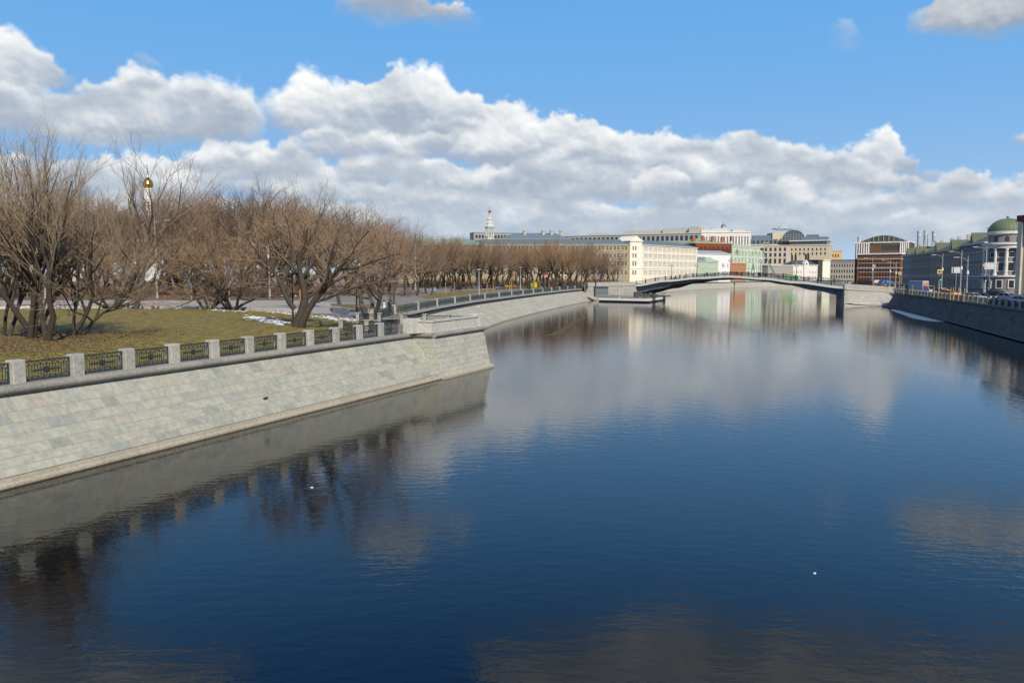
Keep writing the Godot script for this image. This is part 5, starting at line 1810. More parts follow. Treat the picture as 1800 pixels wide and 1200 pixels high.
	for k in 12:
		var an := TAU * k / 12.0
		var cm := MB.new()
		cm.lathe([[0.5, 4.7], [0.5, 5.0], [0.40, 5.1], [0.34, 11.2], [0.48, 11.4], [0.5, 11.8]], 12, Vector3(cos(an) * 5.0, 0, sin(an) * 5.0))
		part(ro, "column", cm.mesh(), white)
		var wx := Transform3D(Basis(Vector3.UP, an + 0.26), Vector3(sin(an + 0.26), 0, cos(an + 0.26)) * 4.2)
		for q in [[7.0, 1.3, 2.2], [10.2, 1.3, 1.3], [2.4, 1.2, 2.0]]:
			var wmx := MB.new()
			var off := 1.02 if q[0] < 4 else 0.0
			wmx.box(Vector3(0, q[0], 0.06 + off), Vector3(q[1], q[2], 0.12))
			var win := part(ro, "window", wmx.mesh(), glass, wx)
			var fm := MB.new()
			for s in [-1.0, 1.0]:
				fm.box(Vector3(s * (q[1] * 0.5 + 0.1), q[0], 0.08 + off), Vector3(0.2, q[2] + 0.4, 0.2))
				fm.box(Vector3(0, q[0] + s * (q[2] * 0.5 + 0.1), 0.08 + off), Vector3(q[1], 0.2, 0.2))
			part(win, "frame", fm.mesh(), white)
	rm = MB.new()
	rm.lathe([[4.3, 13.2], [4.3, 15.6]], 28)
	part(ro, "drum", rm.mesh(), blue)
	for k in 10:
		var an := TAU * k / 10.0 + 0.1
		var poly := PackedVector2Array([Vector2(-0.5, 13.6), Vector2(0.5, 13.6)])
		for q in 7: poly.append(Vector2(cos(PI * q / 6.0) * 0.5, 14.6 + sin(PI * q / 6.0) * 0.5))
		var dm := MB.new()
		dm.prism(poly, -0.2, 0.06)
		part(ro, "drum_window", dm.mesh(), glass, Transform3D(Basis(Vector3.UP, an), Vector3(sin(an), 0, cos(an)) * 4.28))
	rm = MB.new()
	rm.lathe([[4.3, 15.5], [4.75, 15.7], [4.75, 16.3], [4.3, 16.4]], 28)
	part(ro, "drum_cornice", rm.mesh(), white)
	rm = MB.new()
	var prof := []
	for k in 9: prof.append([4.45 * cos(PI * 0.5 * k / 9.0), 16.4 + 3.5 * sin(PI * 0.5 * k / 9.0)])
	prof.append([0.3, 19.95]); prof.append([0.3, 20.4]); prof.append([0.05, 20.6])
	rm.lathe(prof, 28)
	var dome := part(ro, "dome", rm.mesh(), m(0.15, 0.19, 0.11, 0.6, {tile = 5.0}))
	for k in 28:
		var an := TAU * k / 28.0
		var pts := []
		var rs := []
		for q in 8:
			pts.append(Vector3(cos(an) * 4.48 * cos(PI * 0.5 * q / 9.0), 16.4 + 3.53 * sin(PI * 0.5 * q / 9.0), sin(an) * 4.48 * cos(PI * 0.5 * q / 9.0)))
			rs.append(0.025)
		var sm := MB.new()
		sm.tube(pts, rs, 4)
		part(dome, "seam", sm.mesh(), m(0.125, 0.16, 0.09, 0.6))
	# --- the tall building at the edge of the frame, pale wall with a dark red top
	a = pz(1788, 198)
	b = pz(1850, 190)
	var eb := thing("pale_corner_building", "tall pale building with a dark red cornice next to the rotunda", "building", a)
	w = Vector2(b.x - a.x, b.z - a.z).length()
	top = hy(389, 197)
	xf = volume(eb, a, b, 5, 0, top, {rows = [[5, 8]], cols = bays(3, w - 1, 2, 1, 1.6, 0), wall = m(0.50, 0.46, 0.38, 0.9, {tile = 8.0}), trim = m(0.15, 0.035, 0.03, 0.8), cornice = false, roof_mat = m(0.15, 0.035, 0.03, 0.8), frames = false})
	add_boxes(eb, "dark_red_fascia", xf, [[Vector3(w * 0.5, top + 0.75, -2.3), Vector3(w + 0.9, 1.5, 6.2)]], m(0.13, 0.03, 0.028, 0.8))
	add_boxes(eb, "pier", xf, [[Vector3(0.5, top * 0.5, 0.4), Vector3(1.1, top - 0.4, 0.8)]], m(0.52, 0.48, 0.40, 0.9, {tile = 8.0}))
	# --- the houses before it, outside the frame, that shade the street and the nearer quay
	a = w3(88, 112)
	b = w3(62, 30)
	var sb := thing("street_house", "tall grey street house on the near right bank that shades the quay", "house", w3(80, 112))
	volume(sb, w3(86, 108), w3(58, 22), 18, 0, 23.0, {rows = [[6, 8.4], [11, 13.4], [16, 18.4]], cols = bays(1, 88, 20, 1, 1.4, 0), wall = m(0.36, 0.33, 0.28, 0.9, {tile = 8.0}), trim = m(0.5, 0.48, 0.43, 0.9), frames = false, roof = "hip", roof_h = 3.0, roof_mat = roofg})

# ------------------------------------------------------------------ the footbridge and its abutments
func build_bridge():
	var r := RandomNumberGenerator.new()
	r.seed = 9
	var L := pz(1118, 272)
	var R := pz(1486, 221)
	var bs := facing(L, R)
	var len := Vector2(R.x - L.x, R.z - L.z).length()
	var wide := 11.0
	var br := thing("arched_footbridge", "low arched steel footbridge with black railings crossing the canal", "bridge", Vector3(L.x, 0, L.z), bs)
	var prof := [[0.0, 5.3], [0.18, 6.95], [0.34, 7.85], [0.50, 8.35], [0.66, 7.75], [0.80, 6.75], [1.0, 5.4]]
	var soff := [[0.0, 2.3], [0.12, 4.0], [0.24, 5.8], [0.36, 6.85], [0.50, 7.35], [0.64, 6.75], [0.76, 5.65], [0.88, 4.1], [1.0, 2.5]]
	var n := 36
	var deck := MB.new()
	var edge := MB.new()
	var gird := MB.new()
	var foot := MB.new()
	for i in n:
		var t0 := i / float(n)
		var t1 := (i + 1) / float(n)
		var a := Vector3(t0 * len, line(prof, t0), 0)
		var b := Vector3(t1 * len, line(prof, t1), 0)
		var back := Vector3(0, 0, -wide)
		deck.quad(a, b, b + back, a + back)
		# bright fascia on both sides
		for s in [[0.25, 0.0], [-wide, -wide - 0.25]]:
			var f0 := Vector3(0, 0, s[0])
			var f1 := Vector3(0, 0, s[1])
			edge.quad(a + f0 - Vector3(0, 0.6, 0), b + f0 - Vector3(0, 0.6, 0), b + f0 + Vector3(0, 0.06, 0), a + f0 + Vector3(0, 0.06, 0))
			edge.quad(a + f0 + Vector3(0, 0.06, 0), b + f0 + Vector3(0, 0.06, 0), b + f1 + Vector3(0, 0.06, 0), a + f1 + Vector3(0, 0.06, 0))
			edge.quad(a + f1 - Vector3(0, 0.6, 0), b + f1 - Vector3(0, 0.6, 0), b + f0 - Vector3(0, 0.6, 0), a + f0 - Vector3(0, 0.6, 0))
		# girders below
		for z in [-0.7, -3.9, -7.1, -10.3]:
			var lo0 := Vector3(t0 * len, line(soff, t0), z)
			var lo1 := Vector3(t1 * len, line(soff, t1), z)
			var up0 := Vector3(a.x, a.y - 0.44, z)
			var up1 := Vector3(b.x, b.y - 0.44, z)
			gird.quad(lo0, lo1, up1, up0)
			gird.quad(lo1 - Vector3(0, 0, 0.12), lo0 - Vector3(0, 0, 0.12), up0 - Vector3(0, 0, 0.12), up1 - Vector3(0, 0, 0.12))
			foot.quad(lo0 + Vector3(0, 0, 0.3), lo0 - Vector3(0, 0, 0.42), lo1 - Vector3(0, 0, 0.42), lo1 + Vector3(0, 0, 0.3))
			foot.quad(lo0 + Vector3(0, 0, 0.3), lo1 + Vector3(0, 0, 0.3), lo1 + Vector3(0, 0.14, 0.3), lo0 + Vector3(0, 0.14, 0.3))
	part(br, "deck", deck.mesh(), m(0.22, 0.22, 0.21, 0.9, {tile = 5.0}))
	part(br, "fascia", edge.mesh(), m(0.82, 0.79, 0.68, 0.7))
	part(br, "girder", gird.mesh(), m(0.115, 0.14, 0.16, 0.6))
	part(br, "girder_flange", foot.mesh(), m(0.18, 0.21, 0.23, 0.6))
	for i in 12:
		var t := (i + 0.5) / 12.0
		var st := MB.new()
		var top := line(prof, t) - 0.44
		var low := line(soff, t)
		st.box(Vector3(t * len, (top + low) * 0.5, -0.6), Vector3(0.14, top - low, 0.2))
		part(br, "stiffener", st.mesh(), m(0.09, 0.11, 0.125, 0.6))
	# railings
	var iron := m(0.022, 0.026, 0.028, 0.5)
	for side in [0.0, -wide]:
		var rl := MB.new()
		for i in n:
			var t0 := i / float(n)
			var t1 := (i + 1) / float(n)
			for h in [0.18, 0.62, 1.12]:
				var a := Vector3(t0 * len, line(prof, t0) + h, side)
				var b := Vector3(t1 * len, line(prof, t1) + h, side)
				rl.tube([a, b], [0.06 if h > 1 else 0.03, 0.06 if h > 1 else 0.03], 5)
			for k in 9:
				var t := lerpf(t0, t1, k / 9.0)
				rl.box(Vector3(t * len, line(prof, t) + 0.62, side), Vector3(0.045, 0.95, 0.045))
		part(br, "railing", rl.mesh(), iron)
		for i in n / 2 + 1:
			var t := i / float(n / 2)
			var pm := MB.new()
			pm.box(Vector3(t * len, line(prof, t) + 0.62, side), Vector3(0.2, 1.25, 0.2))
			pm.box(Vector3(t * len, line(prof, t) + 1.28, side), Vector3(0.28, 0.1, 0.28))
			part(br, "railing_post", pm.mesh(), iron)
	# street lanterns on the bridge
	for q in [[0.20, 0.0], [0.235, -wide], [0.50, 0.0], [0.80, 0.0], [0.56, -wide]]:
		var at := Vector3(L.x, 0, L.z) + bs * Vector3(q[0] * len, line(prof, q[0]), q[1])
		lantern(at, 5.2, "black three-globe lantern standing on the footbridge railing line", "lanterns on the footbridge")
	# --- left abutment
	var grey := [m(0.40, 0.39, 0.35, 0.88, {tile = 2.6}), m(0.37, 0.365, 0.335, 0.88, {tile = 2.6}), m(0.42, 0.41, 0.37, 0.88, {tile = 2.6})]
	var la := thing("bridge_abutment", "pale stone abutment under the near end of the footbridge behind the barge", "abutment")
	var c0 := Vector3(L.x, 0, L.z) + bs * Vector3(0, 0, 0.6) + Vector3(-17.0, 0, -2.0)
	var c1 := Vector3(L.x, 0, L.z) + bs * Vector3(0.0, 0, 0.6)
	var c2 := Vector3(L.x, 0, L.z) + bs * Vector3(0.0, 0, -wide - 0.6)
	var up := func(v: Vector3, y: float) -> Vector3: return Vector3(v.x, y, v.z)
	coursed(la, [up.call(c0, 4.6), up.call(c1, 4.9)], [up.call(c0, -0.2), up.call(c1, -0.2)], [0, 0.2, 0.4, 0.6, 0.8, 1.0], 1.6, 2.6, grey, 0.02, 0.02, -1, 999, r, false)
	var bk := MB.new()
	for seg in [[c0, c1], [c1, c2]]: bk.quad(up.call(seg[0], -0.2), up.call(seg[1], -0.2), up.call(seg[1], 4.9), up.call(seg[0], 4.6))
	bk.quad(up.call(c0, 4.6), up.call(c1, 4.9), up.call(c2, 4.9), up.call(c0, 4.6) + Vector3(0, 0, -12))
	part(la, "core", bk.mesh(), m(0.33, 0.32, 0.28, 0.9))
	moulding(la, "coping_stone", [up.call(c0, 4.62), up.call(c1, 4.92)], [[-0.6, 0], [0.18, 0], [0.18, 0.22], [-0.6, 0.22]], grey, 2.4, 0.02, r)
	moulding(la, "parapet_stone", [up.call(c0, 4.84), up.call(c1, 5.14)], [[-0.5, 0], [0.0, 0], [0.0, 1.0], [0.06, 1.02], [0.06, 1.18], [-0.56, 1.18], [-0.56, 1.02], [-0.5, 1.0]], [m(0.44, 0.43, 0.38, 0.88, {tile = 2.6})], 2.4, 0.02, r)
	# --- right abutment: a broad bastion that drops towards the quay
	var ra := thing("bridge_abutment", "broad stone abutment with sloping parapet where the footbridge meets the traffic quay", "abutment")
	var d0 := gp(1484, 538.5, 0)
	var d1 := gp(1558, 538.5, 0)
	var t0b := up.call(d0, 4.6)
	var t1b := gp(1590, 515, 3.3)
	coursed(ra, [t0b, t1b], [up.call(d0, -0.1), up.call(d1, -0.1)], [0, 0.17, 0.34, 0.51, 0.68, 0.84, 1.0], 1.3, 2.2, grey, 0.02, 0.02, -1, 999, r, false)
	var rk := MB.new()
	rk.quad(up.call(d0, -0.1), up.call(d1, -0.1), t1b, t0b)
	rk.quad(up.call(d0, -0.1) + Vector3(3.5, 0, -14), up.call(d0, -0.1), t0b, t0b + Vector3(3.5, 0, -14))
	rk.quad(up.call(d1, -0.1), up.call(d1, -0.1) + Vector3(4, 0, -6), t1b + Vector3(4, 0, -6), t1b)
	rk.quad(t0b, t1b, t1b + Vector3(2, 0, -12), t0b + Vector3(2, 0, -14))
	part(ra, "core", rk.mesh(), m(0.33, 0.32, 0.28, 0.9))
	moulding(ra, "coping_stone", [t0b + Vector3(0, 0.0, 0), t1b], [[-0.6, 0], [0.25, 0], [0.25, 0.26], [-0.6, 0.26]], [m(0.46, 0.45, 0.41, 0.88, {tile = 2.6})], 2.2, 0.01, r)
	moulding(ra, "parapet_stone", [t0b + Vector3(0, 0.26, 0), t1b + Vector3(0, 0.26, 0)], [[-0.6, 0], [0.05, 0], [0.05, 1.35], [-0.6, 1.35]], grey, 2.2, 0.01, r)
	moulding(ra, "water_course", [up.call(d0, 0.9), up.call(d1, 0.9) + Vector3(0.5, 0, 0.3)], [[-0.2, 0], [0.14, 0], [0.10, 0.16], [-0.2, 0.16]], [m(0.46, 0.45, 0.41, 0.88)], 2.2, 0.01, r)
	# --- flight of steps beside it, running down the quay slope
	var stp := thing("quay_steps", "narrow stone steps running down the quay beside the abutment", "steps")
	var s0 := t1b + Vector3(0.2, 0.3, 0.2)
	var s1 := d1 + Vector3(0.6, 0.1, 0.6)
	for k in 12:
		var p := s0.lerp(s1, k / 11.0)
		var sm := MB.new()
		sm.box(p + Vector3(0, -0.2, 0.25), Vector3(0.9, 0.42, 1.4), turned(-0.3))
		part(stp, "step", sm.mesh(), m(0.25, 0.25, 0.23, 0.9))
	# --- brown brick ramp wall behind the abutment
	var rmp := thing("ramp_wall", "low reddish brown parapet wall of a ramp behind the abutment", "wall")
	moulding(rmp, "wall_slab", [pz(1507, 262, LAND), pz(1534, 250, LAND)], [[-0.5, 0], [0, 0], [0, 2.6], [0.12, 2.65], [0.12, 3.0], [-0.5, 3.0]], [m(0.30, 0.16, 0.10, 0.9, {tile = 3.0})], 2.4, 0.02, r)
	# --- a slim pile with a sign in the channel under the arch
	var pl := thing("channel_pile", "dark steel pile standing in the water under the arch", "pile", gp(1291, 508, 0))
	var pm := MB.new()
	pm.lathe([[0.22, -0.5], [0.22, 2.6], [0.4, 3.2], [0.4, 4.0], [0.1, 4.1]], 10)
	part(pl, "post", pm.mesh(), m(0.03, 0.035, 0.035, 0.7))

func lantern(at: Vector3, h: float, label: String, group := ""):
	var l := thing("lantern", label, "lantern", at, Basis.IDENTITY, group)
	var mb := MB.new()
	mb.lathe([[0.22, 0], [0.22, 0.5], [0.12, 0.65], [0.08, 1.2], [0.06, h - 0.8], [0.1, h - 0.7]], 10)
	part(l, "post", mb.mesh(), m(0.02, 0.024, 0.024, 0.5))
	for k in 3:
		var x: float = [-0.42, 0.0, 0.42][k]
		var y: float = h - (0.55 if k != 1 else 0.1)
		var gm := MB.new()
		gm.lathe([[0.05, y - 0.28], [0.17, y - 0.1], [0.2, y + 0.05], [0.12, y + 0.25], [0.02, y + 0.3]], 10, Vector3(x, 0, 0))
		part(l, "globe", gm.mesh(), m(0.35, 0.36, 0.36, 0.3))
		if k != 1:
			var am := MB.new()
			am.tube([Vector3(0, h - 1.0, 0), Vector3(x * 0.6, h - 1.0, 0), Vector3(x, y - 0.28, 0)], [0.035, 0.03, 0.03], 6)
			part(l, "arm", am.mesh(), m(0.02, 0.024, 0.024, 0.5))

# ------------------------------------------------------------------ the moored barge
func build_barge():
	var A := gp(1053, 530.0, 0)
	var B := gp(1140, 532.0, 0)
	var C := gp(1170, 527.5, 0)
	var D := A + Vector3(2.0, 0, -11)
	var E2 := C + Vector3(-3.0, 0, -6)
	var bg := thing("barge", "white flat barge with a dark cabin moored before the footbridge", "barge", A)
	var out := [A, B, C, E2, D]
	var lower := MB.new()
	var band := MB.new()
	var rub := MB.new()
	for i in 5:
		var p: Vector3 = out[i] - A
		var q: Vector3 = out[(i + 1) % 5] - A
		lower.quad(p + Vector3(0, -0.3, 0), q + Vector3(0, -0.3, 0), q + Vector3(0, 0.5, 0), p + Vector3(0, 0.5, 0))
		band.quad(p + Vector3(0, 0.5, 0), q + Vector3(0, 0.5, 0), q + Vector3(0, 1.45, 0), p + Vector3(0, 1.45, 0))
		var o := (q - p).normalized().cross(Vector3.UP) * 0.12
		rub.quad(p + o + Vector3(0, 1.42, 0), q + o + Vector3(0, 1.42, 0), q + o + Vector3(0, 1.62, 0), p + o + Vector3(0, 1.62, 0))
		rub.quad(p + o + Vector3(0, 1.62, 0), q + o + Vector3(0, 1.62, 0), q + Vector3(0, 1.62, 0) - o, p + Vector3(0, 1.62, 0) - o)
	part(bg, "hull", lower.mesh(), m(0.012, 0.012, 0.013, 0.5))
	part(bg, "white_strake", band.mesh(), m(0.72, 0.72, 0.70, 0.6))
	part(bg, "rubbing_strip", rub.mesh(), m(0.36, 0.25, 0.14, 0.8))
	var dk := MB.new()
	var poly := PackedVector2Array()
	for p in out: poly.append(Vector2(p.x - A.x, p.z - A.z))
	dk.sheet(poly, 1.5)
	part(bg, "deck", dk.mesh(), m(0.25, 0.23, 0.20, 0.9))
	var iron := m(0.05, 0.06, 0.065, 0.6)
	# cabin
	var cx := pz(1068.5, 243).x - A.x
	var cab := MB.new()
	cab.slab(Vector3(cx, 3.0, -4.2), Vector3(4.2, 3.0, 5.0), 0.06)
	var cabin := part(bg, "cabin", cab.mesh(), m(0.10, 0.125, 0.14, 0.6))
	var roof := MB.new()
	roof.slab(Vector3(cx, 4.62, -4.2), Vector3(4.7, 0.22, 5.5), 0.04)
	part(cabin, "roof", roof.mesh(), m(0.06, 0.09, 0.14, 0.5))
	for k in 3:
		var wn := MB.new()
		wn.box(Vector3(cx - 1.3 + k * 1.3, 3.4, -1.68), Vector3(1.05, 1.1, 0.06))
		part(cabin, "window", wn.mesh(), m(0.14, 0.18, 0.20, 0.15))
	# railing round the deck
	for seg in [[A, B], [B, C]]:
		var rl := MB.new()
		var l: float = (seg[1] - seg[0]).length()
		for h in [2.1, 2.6]: rl.tube([seg[0] - A + Vector3(0, h, -0.25), seg[1] - A + Vector3(0, h, -0.25)], [0.03, 0.03], 5)
		for k in int(l / 1.2) + 1:
			var p: Vector3 = seg[0].lerp(seg[1], k * 1.2 / l) - A
			rl.box(p + Vector3(0, 2.05, -0.25), Vector3(0.05, 1.1, 0.05))
		part(bg, "railing", rl.mesh(), m(0.25, 0.27, 0.27, 0.6))
	# cross-braced fence before the cabin
	var xb := MB.new()
	for k in 5:
		var x := cx - 2.0 + k * 0.9
		xb.tube([Vector3(x, 1.6, -0.5), Vector3(x + 0.45, 2.4, -0.5)], [0.05, 0.05], 4)
		xb.tube([Vector3(x + 0.9, 1.6, -0.5), Vector3(x + 0.45, 2.4, -0.5)], [0.05, 0.05], 4)
	part(bg, "cross_fence", xb.mesh(), m(0.5, 0.5, 0.5, 0.6))
	# winch and gear at the other end
	var bx := B - A
	for q in [[Vector3(-3.2, 2.4, -3.5), Vector3(1.6, 1.8, 1.4)], [Vector3(-0.8, 2.1, -3.0), Vector3(1.8, 1.2, 1.2)], [Vector3(1.4, 2.3, -4.5), Vector3(1.2, 1.6, 1.4)], [Vector3(3.0, 2.0, -5.0), Vector3(1.6, 1.0, 1.2)]]:
		var gm := MB.new()
		gm.slab(bx + q[0], q[1], 0.15)
		part(bg, "winch_housing", gm.mesh(), iron)
	for k in 3:
		var gm := MB.new()
		gm.tube([bx + Vector3(-2.4 + k * 1.5, 2.4, -2.5), bx + Vector3(-1.6 + k * 1.5, 2.4, -2.5)], [0.42, 0.42], 12)
		part(bg, "cable_drum", gm.mesh(), iron)
	var gw := MB.new()
	gw.box(bx + Vector3(4.6, 1.9, -7.0), Vector3(7.0, 0.3, 2.0), turned(-0.5))
	part(bg, "gangway", gw.mesh(), iron)
	# its slim mast
	var ms := thing("signal_mast", "slim white mast rising from the barge deck", "mast", pz(1089, 246, 1.5))
	var mm := MB.new()
	mm.lathe([[0.3, 0], [0.12, 0.15], [0.07, 0.4], [0.05, hy(491, 246) - 1.5], [0.12, hy(490, 246) - 1.4], [0.02, hy(489, 246) - 1.2]], 8)
	part(ms, "pole", mm.mesh(), m(0.55, 0.56, 0.56, 0.6))
	# ice and a painted brown reflection on the water
	var ice := MB.new()
	water_patch(ice, [gp(1566, 544, 0.02), gp(1600, 545.5, 0.02), gp(1640, 553, 0.02), gp(1668, 560.5, 0.02), gp(1690, 566.5, 0.02), gp(1672, 565.5, 0.02), gp(1640, 564.5, 0.02), gp(1610, 560, 0.02), gp(1585, 552, 0.02)])
	var io := setting("ice_sheet", ice.mesh(), m(0.10, 0.13, 0.16, 0.3), "structure")
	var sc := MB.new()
	water_patch(sc, [gp(955, 590, 0.012), gp(975, 584, 0.012), gp(996, 571, 0.012), gp(1020, 560, 0.012), gp(1034, 557, 0.012), gp(1012, 567, 0.012), gp(1000, 577, 0.012), gp(985, 588, 0.012)])
	setting("painted_reflection", sc.mesh(), m(0.11, 0.09, 0.06, 1.0, {spec = 0.0}), "structure")  # matte brown patch painted in place of a brownish reflection on the water
	# floating litter
	for q in [[548, 857, 0.05], [1433, 1008, 0.035]]:
		var lt := thing("floating_litter", "white scrap of litter floating on the dark water" if q[0] < 900 else "small pale scrap floating on the open water", "litter", gp(q[0], q[1], 0.0))
		var lm := MB.new()
		var p := PackedVector2Array()
		for k in 9: p.append(Vector2(cos(TAU * k / 9.0) * q[2] * (1.0 + 0.4 * (k % 2)), sin(TAU * k / 9.0) * q[2] * 0.8))
		lm.prism(p, 0.0, 0.03, Transform3D(Basis(Vector3.RIGHT, -PI / 2), Vector3.ZERO))
		part(lt, "scrap", lm.mesh(), m(0.7, 0.7, 0.7, 0.7))

func water_patch(mb: MB, pts: Array):
	# smooth the outline
	var out := PackedVector2Array()
	var k := pts.size()
	var r := RandomNumberGenerator.new()
	r.seed = 4
	for i in k:
		for q in 6:
			var p: Vector3 = pts[i].cubic_interpolate(pts[(i + 1) % k], pts[(i - 1 + k) % k], pts[(i + 2) % k], q / 6.0)
			out.append(Vector2(p.x, p.z) + Vector2(r.randfn(), r.randfn()) * 0.12)
	mb.sheet(out, pts[0].y)

# ------------------------------------------------------------------ vehicles
func car_proto(called: String, label: String, paint: Material, kind := 0) -> Node3D:
	var c := thing(called, label, "car")
	# side outline, nose to +x
	var top := 1.46
	var body := PackedVector2Array([Vector2(2.2, 0.35), Vector2(2.28, 0.6), Vector2(2.15, 0.82), Vector2(1.2, 0.96), Vector2(-1.75, 1.0), Vector2(-2.15, 0.92), Vector2(-2.24, 0.6), Vector2(-2.18, 0.35)])
	var roof := PackedVector2Array([Vector2(1.15, 0.95), Vector2(0.35, 1.42), Vector2(-0.2, 1.48), Vector2(-0.9, 1.44), Vector2(-1.7, 0.98)])
	if kind == 1:
		body = PackedVector2Array([Vector2(2.2, 0.4), Vector2(2.3, 0.75), Vector2(2.1, 1.0), Vector2(1.15, 1.12), Vector2(-2.2, 1.15), Vector2(-2.3, 0.8), Vector2(-2.25, 0.4)])
		roof = PackedVector2Array([Vector2(1.1, 1.1), Vector2(0.45, 1.66), Vector2(-0.2, 1.74), Vector2(-1.7, 1.68), Vector2(-2.15, 1.14)])
	body.reverse()
	roof.reverse()
	var bm := MB.new()
	bm.prism(_ccw(body), -0.86, 0.86)
	part(c, "body", bm.mesh(), paint)
	var gm := MB.new()
	gm.prism(_ccw(roof), -0.70, 0.70)
	part(c, "window_band", gm.mesh(), m(0.015, 0.018, 0.022, 0.1, {spec = 0.7}))
	var rm := MB.new()
	var ry := 1.45 if kind == 0 else 1.69
	rm.slab(Vector3(-0.35 if kind == 0 else -0.6, ry, 0), Vector3(1.35 if kind == 0 else 2.2, 0.08, 1.36), 0.03)
	for s in [-1.0, 1.0]:
		rm.tube([Vector3(1.13, 0.98 if kind == 0 else 1.12, s * 0.71), Vector3(0.33, ry, s * 0.69)], [0.04, 0.04], 5)
		rm.tube([Vector3(-1.68 if kind == 0 else -2.12, 1.0 if kind == 0 else 1.14, s * 0.71), Vector3(-0.95 if kind == 0 else -1.7, ry, s * 0.69)], [0.05, 0.05], 5)
		rm.tube([Vector3(-0.25, 1.0, s * 0.71), Vector3(-0.28, ry, s * 0.70)], [0.035, 0.035], 5)
	part(c, "roof", rm.mesh(), paint)
	var tyre := MB.new()
	var tp := PackedVector2Array()
	for k in 14: tp.append(Vector2(cos(TAU * k / 14.0), sin(TAU * k / 14.0)) * 0.33)
	tyre.prism(tp, -0.11, 0.11)
	var tyre_m := tyre.mesh()
	var rim := MB.new()
	var rp := PackedVector2Array()
	for k in 10: rp.append(Vector2(cos(TAU * k / 10.0), sin(TAU * k / 10.0)) * 0.2)
	rim.prism(rp, -0.125, 0.125)
	var rim_m := rim.mesh()
	for x in [1.38, -1.36]:
		for s in [-1.0, 1.0]:
			var w := part(c, "wheel", tyre_m, m(0.012, 0.012, 0.012, 0.9), Transform3D(Basis.IDENTITY, Vector3(x, 0.33, s * 0.8)))
			part(w, "rim", rim_m, m(0.4, 0.4, 0.41, 0.4))
	for s in [-1.0, 1.0]:
		var hm := MB.new()
		hm.slab(Vector3(2.2, 0.72, s * 0.62), Vector3(0.14, 0.16, 0.36), 0.03)
		part(c, "headlight", hm.mesh(), m(0.7, 0.7, 0.68, 0.15))
		var tm := MB.new()
		tm.slab(Vector3(-2.2, 0.8, s * 0.62), Vector3(0.12, 0.18, 0.36), 0.03)
		part(c, "tail_light", tm.mesh(), m(0.45, 0.015, 0.01, 0.3))
	var nm := MB.new()
	nm.box(Vector3(2.27, 0.48, 0), Vector3(0.04, 0.12, 0.5))
	part(c, "number_plate", nm.mesh(), m(0.65, 0.65, 0.65, 0.6))
	return c

func _ccw(p: PackedVector2Array) -> PackedVector2Array:
	var s := 0.0
	for i in p.size():
		s += p[i].cross(p[(i + 1) % p.size()])
	if s < 0: p.reverse()
	return p

func place_car(c: Node3D, px: float, z: float, turn: float):
	c.transform = Transform3D(turned(turn), pz(px, z, LAND + 0.004))

